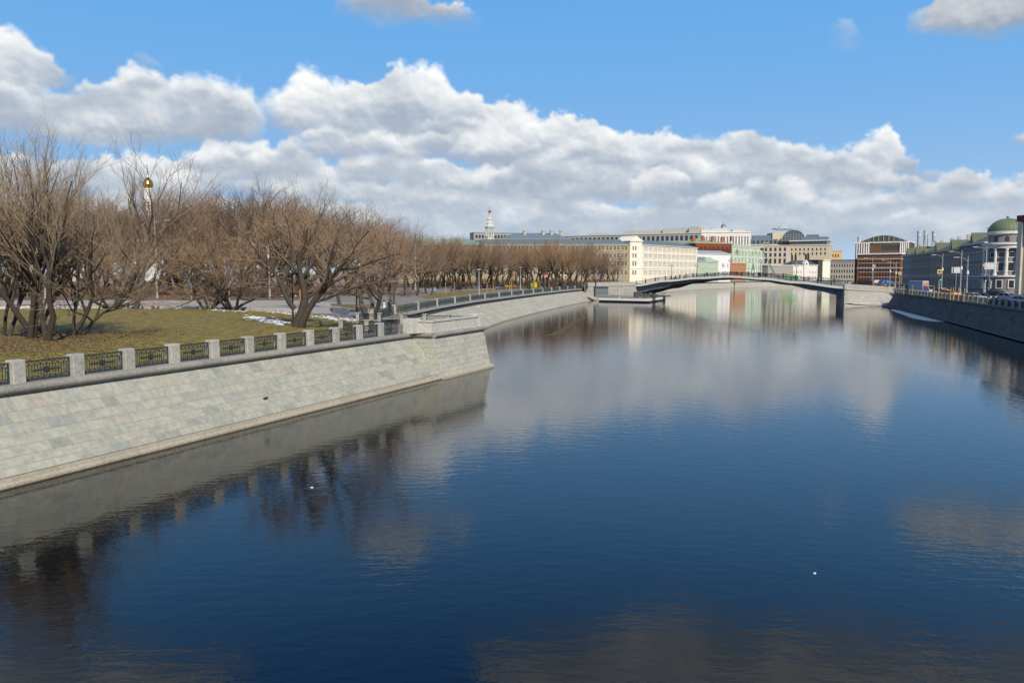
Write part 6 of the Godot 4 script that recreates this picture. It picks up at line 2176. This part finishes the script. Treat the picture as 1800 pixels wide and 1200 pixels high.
func build_cars():
	var black := m(0.012, 0.014, 0.02, 0.25, {spec = 0.6})
	var taxi := m(0.70, 0.33, 0.012, 0.35, {spec = 0.5})
	var silver := m(0.36, 0.38, 0.40, 0.3, {spec = 0.6})
	var whitep := m(0.68, 0.69, 0.70, 0.35, {spec = 0.5})
	var red := m(0.45, 0.02, 0.015, 0.3)
	var blue := m(0.03, 0.09, 0.22, 0.3)
	var grey := m(0.06, 0.075, 0.085, 0.3, {spec = 0.6})
	var list := [
		["sedan", "black sedan driving between the park and the quay railing", black, 0, 802, 238, -PI / 2 - 0.5],
		["sedan", "dark grey sedan in front of the yellow taxis", grey, 0, 880, 268, -PI / 2 - 0.45],
		["taxi", "yellow taxi right behind the dark grey sedan", taxi, 1, 884, 284, -PI / 2 - 0.4],
		["taxi", "yellow taxi next to the orange stakes", taxi, 0, 899, 292, -PI / 2 - 0.4],
		["sedan", "dark sedan half hidden behind the forked tree", black, 0, 507, 172, 0.35],
		["hatchback", "red hatchback parked near the yellow crossing sign", red, 0, 995, 345, -PI / 2 - 0.5],
		["hatchback", "blue hatchback beside the red one", blue, 0, 1004, 352, -PI / 2 - 0.5],
		["suv", "white car with roof rack near the blue billboard", whitep, 1, 1024, 362, -PI / 2 - 0.6],
		["sedan", "dark blue sedan before the cream palace", blue, 0, 1060, 372, 0.2],
		["suv", "white van-like car in the street below the brown town house", whitep, 1, 1657, 186, 0.35 - PI / 2],
		["taxi", "orange taxi waiting behind the quay posts", taxi, 0, 1668, 178, 0.4 - PI / 2],
		["sedan", "silver sedan in the shade below the blue-grey town house", silver, 0, 1711, 150, 0.35 - PI / 2],
		["sedan", "dark sedan beside the silver one in the shade", black, 0, 1728, 152, 0.35 - PI / 2],
		["suv", "dark car showing red brake lights below the rotunda", black, 1, 1745, 158, PI / 2 + 0.35],
		["sedan", "pale blue-grey sedan before the rotunda", silver, 0, 1772, 149, 0.35 - PI / 2],
		["sedan", "white car cut by the edge of the street house shade", whitep, 0, 1798, 128, 0.35 - PI / 2],
		["sedan", "grey car under the first green roofs", silver, 0, 1612, 205, 0.35 - PI / 2],
		["sedan", "small dark car queueing behind the box truck", black, 0, 1600, 216, 0.35 - PI / 2],
		["sedan", "pale car queueing beside the wooden stakes", silver, 0, 1585, 226, 0.35 - PI / 2],
		["taxi", "yellow taxi far up the street by the ramp", taxi, 0, 1557, 262, 0.35 - PI / 2],
		["suv", "white car near the flower stalls at the bridge end", whitep, 1, 1520, 285, 0.35 - PI / 2]]
	for q in list:
		var c := car_proto(q[0], q[1], q[2], q[3])
		place_car(c, q[4], q[5], q[6])
		if q[0] == "taxi":
			var sm := MB.new()
			sm.slab(Vector3(-0.3, 1.58 if q[3] == 0 else 1.8, 0), Vector3(0.18, 0.14, 0.5), 0.03)
			part(c, "roof_sign", sm.mesh(), m(0.7, 0.6, 0.3, 0.5))
	# box truck with a printed rear
	var bt := thing("box_truck", "box truck with a blue and orange print on its box below the grey-lilac house", "truck", pz(1622, 200, LAND + 0.004), turned(0.35 - PI / 2))
	var bm := MB.new()
	bm.slab(Vector3(-1.2, 2.0, 0), Vector3(4.4, 2.7, 2.2), 0.05)
	part(bt, "cargo_box", bm.mesh(), m(0.32, 0.38, 0.44, 0.6))
	bm = MB.new()
	bm.prism(PackedVector2Array([Vector2(1.05, 0.5), Vector2(2.9, 0.5), Vector2(2.95, 1.2), Vector2(2.4, 2.1), Vector2(1.05, 2.1)]), -1.0, 1.0)
	part(bt, "cab", bm.mesh(), m(0.45, 0.47, 0.48, 0.5))
	bm = MB.new()
	bm.box(Vector3(1.015, 2.4, 0), Vector3(0.03, 0.9, 1.7))
	part(bt, "orange_print", bm.mesh(), m(0.45, 0.16, 0.05, 0.7))
	bm = MB.new()
	bm.quad(Vector3(2.94, 1.25, 0.9), Vector3(2.94, 1.25, -0.9), Vector3(2.46, 2.05, -0.9), Vector3(2.46, 2.05, 0.9))
	part(bt, "windscreen", bm.mesh(), m(0.02, 0.025, 0.03, 0.1), Transform3D(Basis.IDENTITY, Vector3(0.03, 0.01, 0)))
	for x in [2.0, -1.0, -2.4]:
		for s in [-1.0, 1.0]:
			var wm := MB.new()
			var tp := PackedVector2Array()
			for k in 14: tp.append(Vector2(cos(TAU * k / 14.0), sin(TAU * k / 14.0)) * 0.42)
			wm.prism(tp, -0.14, 0.14)
			part(bt, "wheel", wm.mesh(), m(0.012, 0.012, 0.012, 0.9), Transform3D(Basis.IDENTITY, Vector3(x, 0.42, s * 0.95)))

# ------------------------------------------------------------------ masts, signs, stakes
func mast(px: float, z: float, top_py: float, arms: Array, label: String, group: String, double := true, disc := false):
	var at := pz(px, z)
	var h := hy(top_py, z) - LAND
	var t := thing("street_lamp", label, "street lamp", at, Basis.IDENTITY, group)
	var steel := m(0.27, 0.28, 0.28, 0.5)
	var pm := MB.new()
	pm.lathe([[0.36, 0], [0.36, 0.25], [0.26, 0.35], [0.20, 1.6], [0.15, 1.8], [0.09, h]], 10)
	part(t, "pole", pm.mesh(), steel)
	for a in arms:
		var y: float = h - a[1]
		var am := MB.new()
		var dx: float = a[0]
		am.tube([Vector3(0, y - 0.9, 0), Vector3(dx * 0.25, y - 0.25, 0), Vector3(dx * 0.7, y, 0), Vector3(dx, y + 0.05, 0)], [0.06, 0.055, 0.05, 0.05], 6)
		part(t, "arm", am.mesh(), steel)
		var hm := MB.new()
		hm.slab(Vector3(dx * 1.18, y + 0.05, 0), Vector3(absf(dx) * 0.36 + 0.3, 0.14, 0.34), 0.04)
		part(t, "lamp_head", hm.mesh(), m(0.5, 0.52, 0.52, 0.4))
	if disc:
		var dm := MB.new()
		dm.lathe([[0.1, h - 0.25], [0.14, h - 0.1], [0.55, h], [0.5, h + 0.12], [0.05, h + 0.2]], 12)
		part(t, "lamp_disc", dm.mesh(), m(0.4, 0.42, 0.42, 0.5))
	if double:
		var cm := MB.new()
		cm.slab(Vector3(0, h * 0.62, 0.1), Vector3(0.4, 0.75, 0.35), 0.05)
		part(t, "control_box", cm.mesh(), m(0.6, 0.61, 0.62, 0.5))

func road_sign(px: float, z: float, h: float, w: float, hh: float, col: Material, label: String, cat := "road sign", inner: Material = null):
	var t := thing("road_sign", label, cat, pz(px, z))
	var pm := MB.new()
	pm.lathe([[0.05, 0], [0.04, h + hh * 0.4]], 7)
	part(t, "pole", pm.mesh(), m(0.4, 0.41, 0.42, 0.6))
	var sm := MB.new()
	sm.slab(Vector3(0, h, 0.07), Vector3(w, hh, 0.06), 0.015)
	part(t, "plate", sm.mesh(), col)
	if inner:
		sm = MB.new()
		sm.slab(Vector3(0, h, 0.11), Vector3(w * 0.62, hh * 0.62, 0.03), 0.008)
		part(t, "symbol_panel", sm.mesh(), inner)

func build_street():
	var r := RandomNumberGenerator.new()
	r.seed = 33
	mast(80, 128, 350, [[1.8, 0.3], [-1.8, 0.3]], "tall pale lamp mast behind the big clump of trees", "")
	mast(276, 165, 384, [[-2.6, 4.5], [2.2, 0.4]], "pale lamp mast beside the leaning tree's crown", "")
	mast(474, 163, 404, [[-2.4, 3.0], [2.6, -1.0]], "lamp mast with a white box behind the low trees", "")
	mast(730, 250, 418, [[-2.6, 3.5]], "lamp mast rising between the forked trees and the park", "")
	mast(805, 300, 428, [[-3.2, 5.5], [1.8, 0.2]], "lamp mast with a long low arm over the street", "")
	for q in [[873, 320, 436, "above the taxis"], [929, 335, 442, "above the bottle banks"], [983, 350, 444, "beside the willow"], [1002, 330, 450, "above the red hatchback"], [1015, 360, 452, "near the white car"], [1051, 372, 438, "beside the white and blue boards"]]:
		mast(q[0], q[1], q[2], [[-2.6, 4.5], [2.0, 0.2]], "grey lamp mast with a control box " + q[3], "lamp masts along the park street")
	for q in [[842, 188, 474, "between the stakes and the far railing"], [915, 262, 470, "beside the yellow taxis"], [1088, 330, 470, "before the palace corner"], [1095, 345, 468, "behind the abutment parapet"]]:
		mast(q[0], q[1], q[2], [], "short post-top lamp " + q[3], "post-top lamps near the far railing", false, true)
	# lantern posts on the lawn side
	lantern(gp(515, 578), 6.0, "black lantern post beside the forked tree", "")
	lantern(gp(627, 560), 6.4, "black lantern post beside the vee-shaped tree", "")
	# right bank masts
	for q in [[1533, 262, 452, "lamp mast behind the right abutment"], [1564, 250, 456, "thin lamp mast beside the blue awning"], [1574, 240, 460, "thin lamp mast before the banded office"], [1655, 196, 446, "street lamp before the beige town house"], [1688, 178, 440, "street lamp before the blue-grey town house"], [1699, 158, 450, "street lamp topped with cameras on the shaded street"], [1731, 165, 432, "curved street lamp before the rotunda"]]:
		mast(q[0], q[1], q[2], [[-2.0, 0.3]], q[3], "")
	# signs on the park side
	var bluem := m(0.05, 0.13, 0.42, 0.5)
	var yel := m(0.75, 0.62, 0.05, 0.6)
	var wht := m(0.42, 0.43, 0.44, 0.6)
	road_sign(403, 118, 5.4, 1.5, 1.5, bluem, "blue square road sign above the many-stemmed trees", "road sign", m(0.35, 0.42, 0.6, 0.5))
	road_sign(336, 150, 3.2, 0.8, 1.0, m(0.10, 0.2, 0.4, 0.5), "small blue sign beside the street behind the lawn")
	road_sign(970, 318, 4.6, 1.3, 1.3, yel, "yellow-edged crossing sign near the passers-by", "road sign", bluem)
	road_sign(994, 318, 4.0, 1.4, 1.4, yel, "yellow-edged crossing sign over the red hatchback", "road sign", bluem)
	road_sign(906, 330, 5.0, 1.4, 2.2, wht, "pale sign with red discs by the park entrance", "road sign", m(0.6, 0.05, 0.04, 0.6))
	road_sign(959, 335, 5.0, 1.4, 2.2, wht, "pale sign with a red disc beside the crossing", "road sign", m(0.6, 0.05, 0.04, 0.6))
	road_sign(1048, 365, 6.6, 2.2, 1.7, wht, "white board near the palace trees", "sign board")
	road_sign(1055, 368, 5.8, 1.9, 1.7, bluem, "blue board beside the white board near the palace", "sign board")
	# signs on the traffic quay
	road_sign(1680, 180, 5.9, 2.3, 1.4, wht, "white direction board before the brown town house", "sign board", m(0.5, 0.5, 0.52, 0.6))
	road_sign(1738, 160, 6.6, 2.3, 1.4, wht, "white direction board before the rotunda", "sign board", m(0.5, 0.5, 0.52, 0.6))
	road_sign(1729, 161, 6.4, 0.8, 1.1, yel, "yellow crossing sign left of the white board by the rotunda", "road sign", bluem)
	road_sign(1650, 190, 5.6, 0.95, 0.95, yel, "yellow crossing sign before the beige town house", "road sign", m(0.05, 0.05, 0.05, 0.6))
	road_sign(1581, 225, 5.2, 0.8, 0.8, yel, "small yellow crossing sign at the end of the quay posts", "road sign", bluem)
	road_sign(1535, 258, 7.6, 0.9, 0.9, yel, "yellow crossing sign on a tall post behind the abutment", "road sign", bluem)
	for q in [[1650, 186, "green traffic light below the yellow sign by the beige house"], [1729, 158, "green traffic light below the yellow sign by the rotunda"]]:
		var tl := thing("traffic_light", q[2], "traffic light", pz(q[0] + 1.5, q[1]))
		var tm := MB.new()
		tm.lathe([[0.07, 0], [0.06, 4.4]], 8)
		part(tl, "pole", tm.mesh(), m(0.35, 0.36, 0.36, 0.6))
		tm = MB.new()
		tm.slab(Vector3(0, 4.0, 0.1), Vector3(0.4, 1.1, 0.3), 0.04)
		part(tl, "housing", tm.mesh(), m(0.02, 0.02, 0.02, 0.6))
		for k in 3:
			var lm := MB.new()
			var p := PackedVector2Array()
			for i in 10: p.append(Vector2(cos(TAU * i / 10.0) * 0.14, 3.66 + k * 0.34 + sin(TAU * i / 10.0) * 0.14))
			lm.prism(p, 0.24, 0.27)
			part(tl, "signal_lens", lm.mesh(), m(0.02, 0.75, 0.35, 0.4, {glow = 1.2}) if k == 0 else m(0.05, 0.02, 0.02, 0.4))
	# wooden stakes that hold young trees
	var stake_m := m(0.44, 0.26, 0.085, 0.85)
	for q in [[783, 196], [799, 204], [856, 216], [867, 222], [896, 232], [899, 228], [949, 272], [965, 276], [937, 262], [818, 330], [826, 330], [528, 100], [531, 98]]:
		stake(pz(q[0], q[1]), 3.0, stake_m, "orange-yellow wooden stake beside a young tree on the park quay", "stakes on the park quay")
	for q in [[1589, 196], [1604, 190], [1642, 166], [1650, 162], [1671, 152], [1676, 151], [1685, 148], [1695, 143], [1572, 214]]:
		stake(pz(q[0], q[1]), 2.5, stake_m, "orange-yellow wooden stake behind the traffic quay posts", "stakes on the traffic quay")
	for px in [40, 46, 105, 122, 160, 168, 245]:
		stake(pz(px + r.randf() * 3.0, 172 + r.randf() * 20.0), 4.0, stake_m, "orange-yellow stake behind the street at the park edge", "stakes at the park edge")
	# play-like bottle banks in loud colours
	for q in [[933, "green bottle bank by the park street", m(0.05, 0.5, 0.06, 0.5)], [938, "red bottle bank between the green and yellow ones", m(0.6, 0.03, 0.03, 0.5)], [941, "yellow bottle bank beside the red one", m(0.8, 0.75, 0.03, 0.5)]]:
		var bb := thing("bottle_bank", q[1], "bottle bank", pz(q[0], 300))
		var bm := MB.new()
		bm.lathe([[0.55, 0], [0.75, 0.2], [0.78, 1.2], [0.6, 1.7], [0.25, 1.95], [0.05, 2.0]], 14)
		part(bb, "shell", bm.mesh(), q[2])
		bm = MB.new()
		bm.slab(Vector3(0, 1.45, 0.62), Vector3(0.4, 0.25, 0.25), 0.05)
		part(bb, "mouth", bm.mesh(), m(0.02, 0.02, 0.02, 0.6))
	# teal boom leaning over the far bank, green hoarding
	var a := pz(1341, 520, hy(440, 520))
	var b := pz(1362, 520, hy(481, 520))
	var bo := thing("boom_lift", "long slanting teal boom of a lift beside the mural", "boom lift", Vector3(b.x, LAND, b.z))
	var bm2 := MB.new()
	bm2.tube([b - bo.position, a - bo.position], [0.5, 0.35], 4)
	part(bo, "boom", bm2.mesh(), m(0.08, 0.22, 0.24, 0.5))
	bm2 = MB.new()
	bm2.slab(Vector3(0, 1.4, 0), Vector3(4.0, 2.6, 2.4), 0.1)
	part(bo, "chassis", bm2.mesh(), m(0.10, 0.25, 0.36, 0.5))
	bm2 = MB.new()
	bm2.slab(a - bo.position + Vector3(-0.4, 0.8, 0), Vector3(2.0, 1.6, 1.4), 0.1)
	part(bo, "basket", bm2.mesh(), m(0.05, 0.06, 0.06, 0.6))
	var ho := thing("hoarding", "bright green site hoarding behind the footbridge", "hoarding", pz(1375, 505))
	for k in 5:
		var hm := MB.new()
		hm.slab(Vector3(1.0 + k * 2.05, 2.6, 0), Vector3(1.98, 2.6 + 0.5 * (k % 2), 0.1), 0.02)
		part(ho, "panel", hm.mesh(), m(0.02, 0.42, 0.05, 0.6))
	# stalls with awnings at the end of the bridge
	for q in [[1556, 245, m(0.05, 0.16, 0.45, 0.6), "market stall with a blue awning beyond the abutment"], [1541, 255, m(0.5, 0.5, 0.5, 0.6), "market stall with a pale awning beyond the abutment"]]:
		var st := thing("market_stall", q[3], "stall", pz(q[0], q[1]))
		for x in [-1.3, 1.3]:
			for z in [-1.0, 1.0]:
				var pm := MB.new()
				pm.box(Vector3(x, 1.2, z), Vector3(0.08, 2.4, 0.08))
				part(st, "leg", pm.mesh(), m(0.3, 0.3, 0.3, 0.6))
		var am := MB.new()
		am.prism(PackedVector2Array([Vector2(-1.7, 2.3), Vector2(1.7, 2.3), Vector2(1.1, 3.2), Vector2(-1.1, 3.2)]), -1.4, 1.4)
		part(st, "awning", am.mesh(), q[2])
		var cm := MB.new()
		cm.slab(Vector3(0, 0.5, 0), Vector3(2.4, 0.95, 1.6), 0.04)
		part(st, "counter", cm.mesh(), m(0.3, 0.2, 0.1, 0.8))
	# stone benches behind the lawn
	for px in [-20, 35, 118, 190, 225]:
		var bn := thing("bench", "dark plank bench on stone feet behind the lawn kerb", "bench", gp(px, 541), turned(0.05), "benches behind the lawn")
		var sm := MB.new()
		sm.slab(Vector3(0, 0.46, 0), Vector3(3.2, 0.09, 0.55), 0.02)
		part(bn, "seat", sm.mesh(), m(0.06, 0.05, 0.045, 0.8))
		for s in [-1.0, 1.0]:
			var fm := MB.new()
			fm.slab(Vector3(s * 1.2, 0.2, 0), Vector3(0.35, 0.4, 0.5), 0.02)
			part(bn, "foot", fm.mesh(), m(0.4, 0.4, 0.38, 0.9))

func stake(at: Vector3, h: float, mat: Material, label: String, group: String):
	var t := thing("stake", label, "stake", at, Basis.IDENTITY, group)
	var mb := MB.new()
	mb.lathe([[0.09, 0], [0.09, h - 0.15], [0.02, h]], 7)
	part(t, "post", mb.mesh(), mat)
	var tie := MB.new()
	tie.lathe([[0.11, h * 0.7], [0.11, h * 0.7 + 0.08]], 7)
	part(t, "tie", tie.mesh(), m(0.05, 0.04, 0.03, 0.9))

# ------------------------------------------------------------------ people: one skin over tapered bones
func figure(bones: Array, cell: float) -> ArrayMesh:
	var lo := Vector3.ONE * 1e9
	var hi := -lo
	for b in bones:
		lo = lo.min(b[0] - Vector3.ONE * b[2]).min(b[1] - Vector3.ONE * b[3])
		hi = hi.max(b[0] + Vector3.ONE * b[2]).max(b[1] + Vector3.ONE * b[3])
	lo -= Vector3.ONE * cell * 2
	var n := Vector3i(((hi - lo) / cell).ceil()) + Vector3i.ONE * 2
	var f := PackedFloat32Array()
	f.resize(n.x * n.y * n.z)
	for z in n.z:
		for y in n.y:
			for x in n.x:
				var p := lo + Vector3(x, y, z) * cell
				var d := 1e9
				for b in bones:
					var ab: Vector3 = b[1] - b[0]
					var t := clampf((p - b[0]).dot(ab) / maxf(ab.length_squared(), 1e-6), 0, 1)
					var e: float = (p - (b[0] + ab * t)).length() - lerpf(b[2], b[3], t)
					var k := 0.035
					var h := clampf(0.5 + 0.5 * (d - e) / k, 0, 1)
					d = lerpf(d, e, h) - k * h * (1.0 - h)
				f[(z * n.y + y) * n.x + x] = d
	var id := {}
	var mb := MB.new()
	var at := func(x, y, z): return f[(z * n.y + y) * n.x + x]
	for z in n.z - 1:
		for y in n.y - 1:
			for x in n.x - 1:
				var sum := Vector3.ZERO
				var c := 0
				for e in [[0, 0, 0, 1, 0, 0], [0, 1, 0, 1, 1, 0], [0, 0, 1, 1, 0, 1], [0, 1, 1, 1, 1, 1], [0, 0, 0, 0, 1, 0], [1, 0, 0, 1, 1, 0], [0, 0, 1, 0, 1, 1], [1, 0, 1, 1, 1, 1], [0, 0, 0, 0, 0, 1], [1, 0, 0, 1, 0, 1], [0, 1, 0, 0, 1, 1], [1, 1, 0, 1, 1, 1]]:
					var v0: float = at.call(x + e[0], y + e[1], z + e[2])
					var v1: float = at.call(x + e[3], y + e[4], z + e[5])
					if (v0 < 0) != (v1 < 0):
						sum += Vector3(x, y, z) + Vector3(e[0], e[1], e[2]).lerp(Vector3(e[3], e[4], e[5]), v0 / (v0 - v1))
						c += 1
				if c > 0:
					id[Vector3i(x, y, z)] = mb.v.size()
					mb.v.append(lo + sum / c * cell)
					var g := Vector3(at.call(x + 1, y, z) - at.call(x, y, z), at.call(x, y + 1, z) - at.call(x, y, z), at.call(x, y, z + 1) - at.call(x, y, z))
					mb.n.append(g.normalized())
	for z in range(1, n.z - 1):
		for y in range(1, n.y - 1):
			for x in range(1, n.x - 1):
				var v0: float = at.call(x, y, z)
				for ax in 3:
					var s := Vector3i(1 if ax == 0 else 0, 1 if ax == 1 else 0, 1 if ax == 2 else 0)
					var v1: float = at.call(x + s.x, y + s.y, z + s.z)
					if (v0 < 0) == (v1 < 0): continue
					var u := Vector3i(s.z, s.x, s.y)
					var w := Vector3i(s.y, s.z, s.x)
					var p := Vector3i(x, y, z)
					var q := [id.get(p - u - w, -1), id.get(p - w, -1), id.get(p, -1), id.get(p - u, -1)]
					if q.min() < 0: continue
					var nn := (mb.v[q[1]] - mb.v[q[0]]).cross(mb.v[q[2]] - mb.v[q[0]])
					if nn.dot(mb.n[q[0]] + mb.n[q[2]]) > 0: mb.ix.append_array(PackedInt32Array([q[0], q[2], q[1], q[0], q[3], q[2]]))
					else: mb.ix.append_array(PackedInt32Array([q[0], q[1], q[2], q[0], q[2], q[3]]))
	return mb.mesh()

func build_people():
	var V := func(x, y, z): return Vector3(x, y, z)
	var bones_of := func(step: float) -> Array:
		var o := []
		for s in [-1.0, 1.0]:
			var k: float = step * s
			o.append([V.call(s * 0.10, 0.92, 0), V.call(s * 0.10, 0.50, k * 0.5 + 0.03), 0.095, 0.065])
			o.append([V.call(s * 0.10, 0.50, k * 0.5 + 0.03), V.call(s * 0.10, 0.09, k * (1.0 if k > 0 else 1.3)), 0.062, 0.042])
			o.append([V.call(s * 0.10, 0.05, k * (1.0 if k > 0 else 1.3) - 0.03), V.call(s * 0.11, 0.04, k * (1.0 if k > 0 else 1.3) + 0.16), 0.045, 0.035])
			o.append([V.call(s * 0.19, 1.42, 0), V.call(s * 0.25, 1.15, -k * 0.4), 0.062, 0.05])
			o.append([V.call(s * 0.25, 1.15, -k * 0.4), V.call(s * 0.25, 0.90, -k * 0.7 + 0.06), 0.048, 0.036])
			o.append([V.call(s * 0.25, 0.88, -k * 0.7 + 0.07), V.call(s * 0.25, 0.78, -k * 0.75 + 0.09), 0.034, 0.024])
		o.append([V.call(0, 0.95, 0), V.call(0, 1.18, 0), 0.15, 0.14])
		o.append([V.call(0, 1.18, 0), V.call(0, 1.38, 0), 0.15, 0.16])
		o.append([V.call(-0.13, 1.42, 0), V.call(0.13, 1.42, 0), 0.08, 0.08])
		o.append([V.call(0, 1.45, 0), V.call(0, 1.56, 0.01), 0.055, 0.05])
		o.append([V.call(0, 1.62, 0.02), V.call(0, 1.69, 0.01), 0.085, 0.095])
		return o
	var stand := figure(bones_of.call(0.03), 0.045)
	var walk := figure(bones_of.call(0.26), 0.045)
	var coat := MB.new()
	coat.lathe([[0.21, 0.72], [0.20, 0.95], [0.19, 1.2], [0.215, 1.38], [0.14, 1.48], [0.07, 1.52]], 14)
	var coat_m := coat.mesh()
	var hair := MB.new()
	hair.lathe([[0.098, 1.66], [0.105, 1.72], [0.085, 1.78], [0.03, 1.81], [0.005, 1.812]], 12)
	var hair_m := hair.mesh()
	var skin := m(0.06, 0.06, 0.075, 0.9)
	var list := [
		[gp(675, 552), "person in a white jacket standing behind the dark railing", m(0.68, 0.7, 0.72, 0.8), false, 0.6],
		[gp(684, 551), "person in dark clothes beside the white jacket behind the railing", m(0.02, 0.02, 0.025, 0.9), false, 2.0],
		[pz(764, 205), "person in a pale blue coat walking on the park pavement", m(0.4, 0.5, 0.62, 0.8), true, 0.4],
		[pz(956, 250), "person in black seated-looking behind the far railing", m(0.02, 0.02, 0.025, 0.9), false, 1.0],
		[pz(969, 300), "person in dark clothes walking at the crossing", m(0.05, 0.05, 0.06, 0.9), true, 1.4],
		[pz(972, 300), "person in a pink coat walking at the crossing", m(0.62, 0.25, 0.32, 0.8), true, 1.4],
		[pz(975, 302), "person in a white coat walking at the crossing", m(0.68, 0.68, 0.66, 0.8), true, 4.4]]
	list[3][1] = "person in black leaning by the far railing"
	var L := pz(1118, 272)
	var R := pz(1486, 221)
	var bs := facing(L, R)
	var cols := [["red jacket", m(0.5, 0.05, 0.04, 0.8)], ["white shirt", m(0.66, 0.66, 0.65, 0.8)], ["black coat", m(0.02, 0.02, 0.022, 0.9)], ["orange jacket", m(0.6, 0.2, 0.04, 0.8)], ["grey coat", m(0.3, 0.3, 0.3, 0.9)], ["blue jacket", m(0.06, 0.14, 0.35, 0.8)]]
	var prof := [[0.0, 5.3], [0.18, 6.95], [0.34, 7.85], [0.50, 8.35], [0.66, 7.75], [0.80, 6.75], [1.0, 5.4]]
	var len := Vector2(R.x - L.x, R.z - L.z).length()
	var spots := [0.04, 0.09, 0.14, 0.17, 0.23, 0.28, 0.33, 0.41, 0.62, 0.73, 0.86]
	for k in spots.size():
		var t: float = spots[k]
		var at := Vector3(L.x, line(prof, t), L.z) + bs * Vector3(t * len, 0, -1.6 - 2.2 * (k % 4))
		list.append([at, "person in a %s walking across the footbridge" % cols[k % 6][0], cols[k % 6][1], k % 3 != 0, PI / 2 if k % 2 == 0 else -PI / 2])
	for q in list:
		var p := thing("person", q[1], "person", q[0], turned(q[4]), "people on the footbridge" if "footbridge" in q[1] else "")
		part(p, "body", walk if q[3] else stand, skin)
		part(p, "coat", coat_m, q[2])
		part(p, "hair", hair_m, m(0.03, 0.022, 0.016, 0.9))

func build():
	build_ground()
	build_left_city()
	build_right_city()
	build_bridge()
	build_railings()
	build_trees()
	build_barge()
	build_street()
	build_cars()
	build_people()
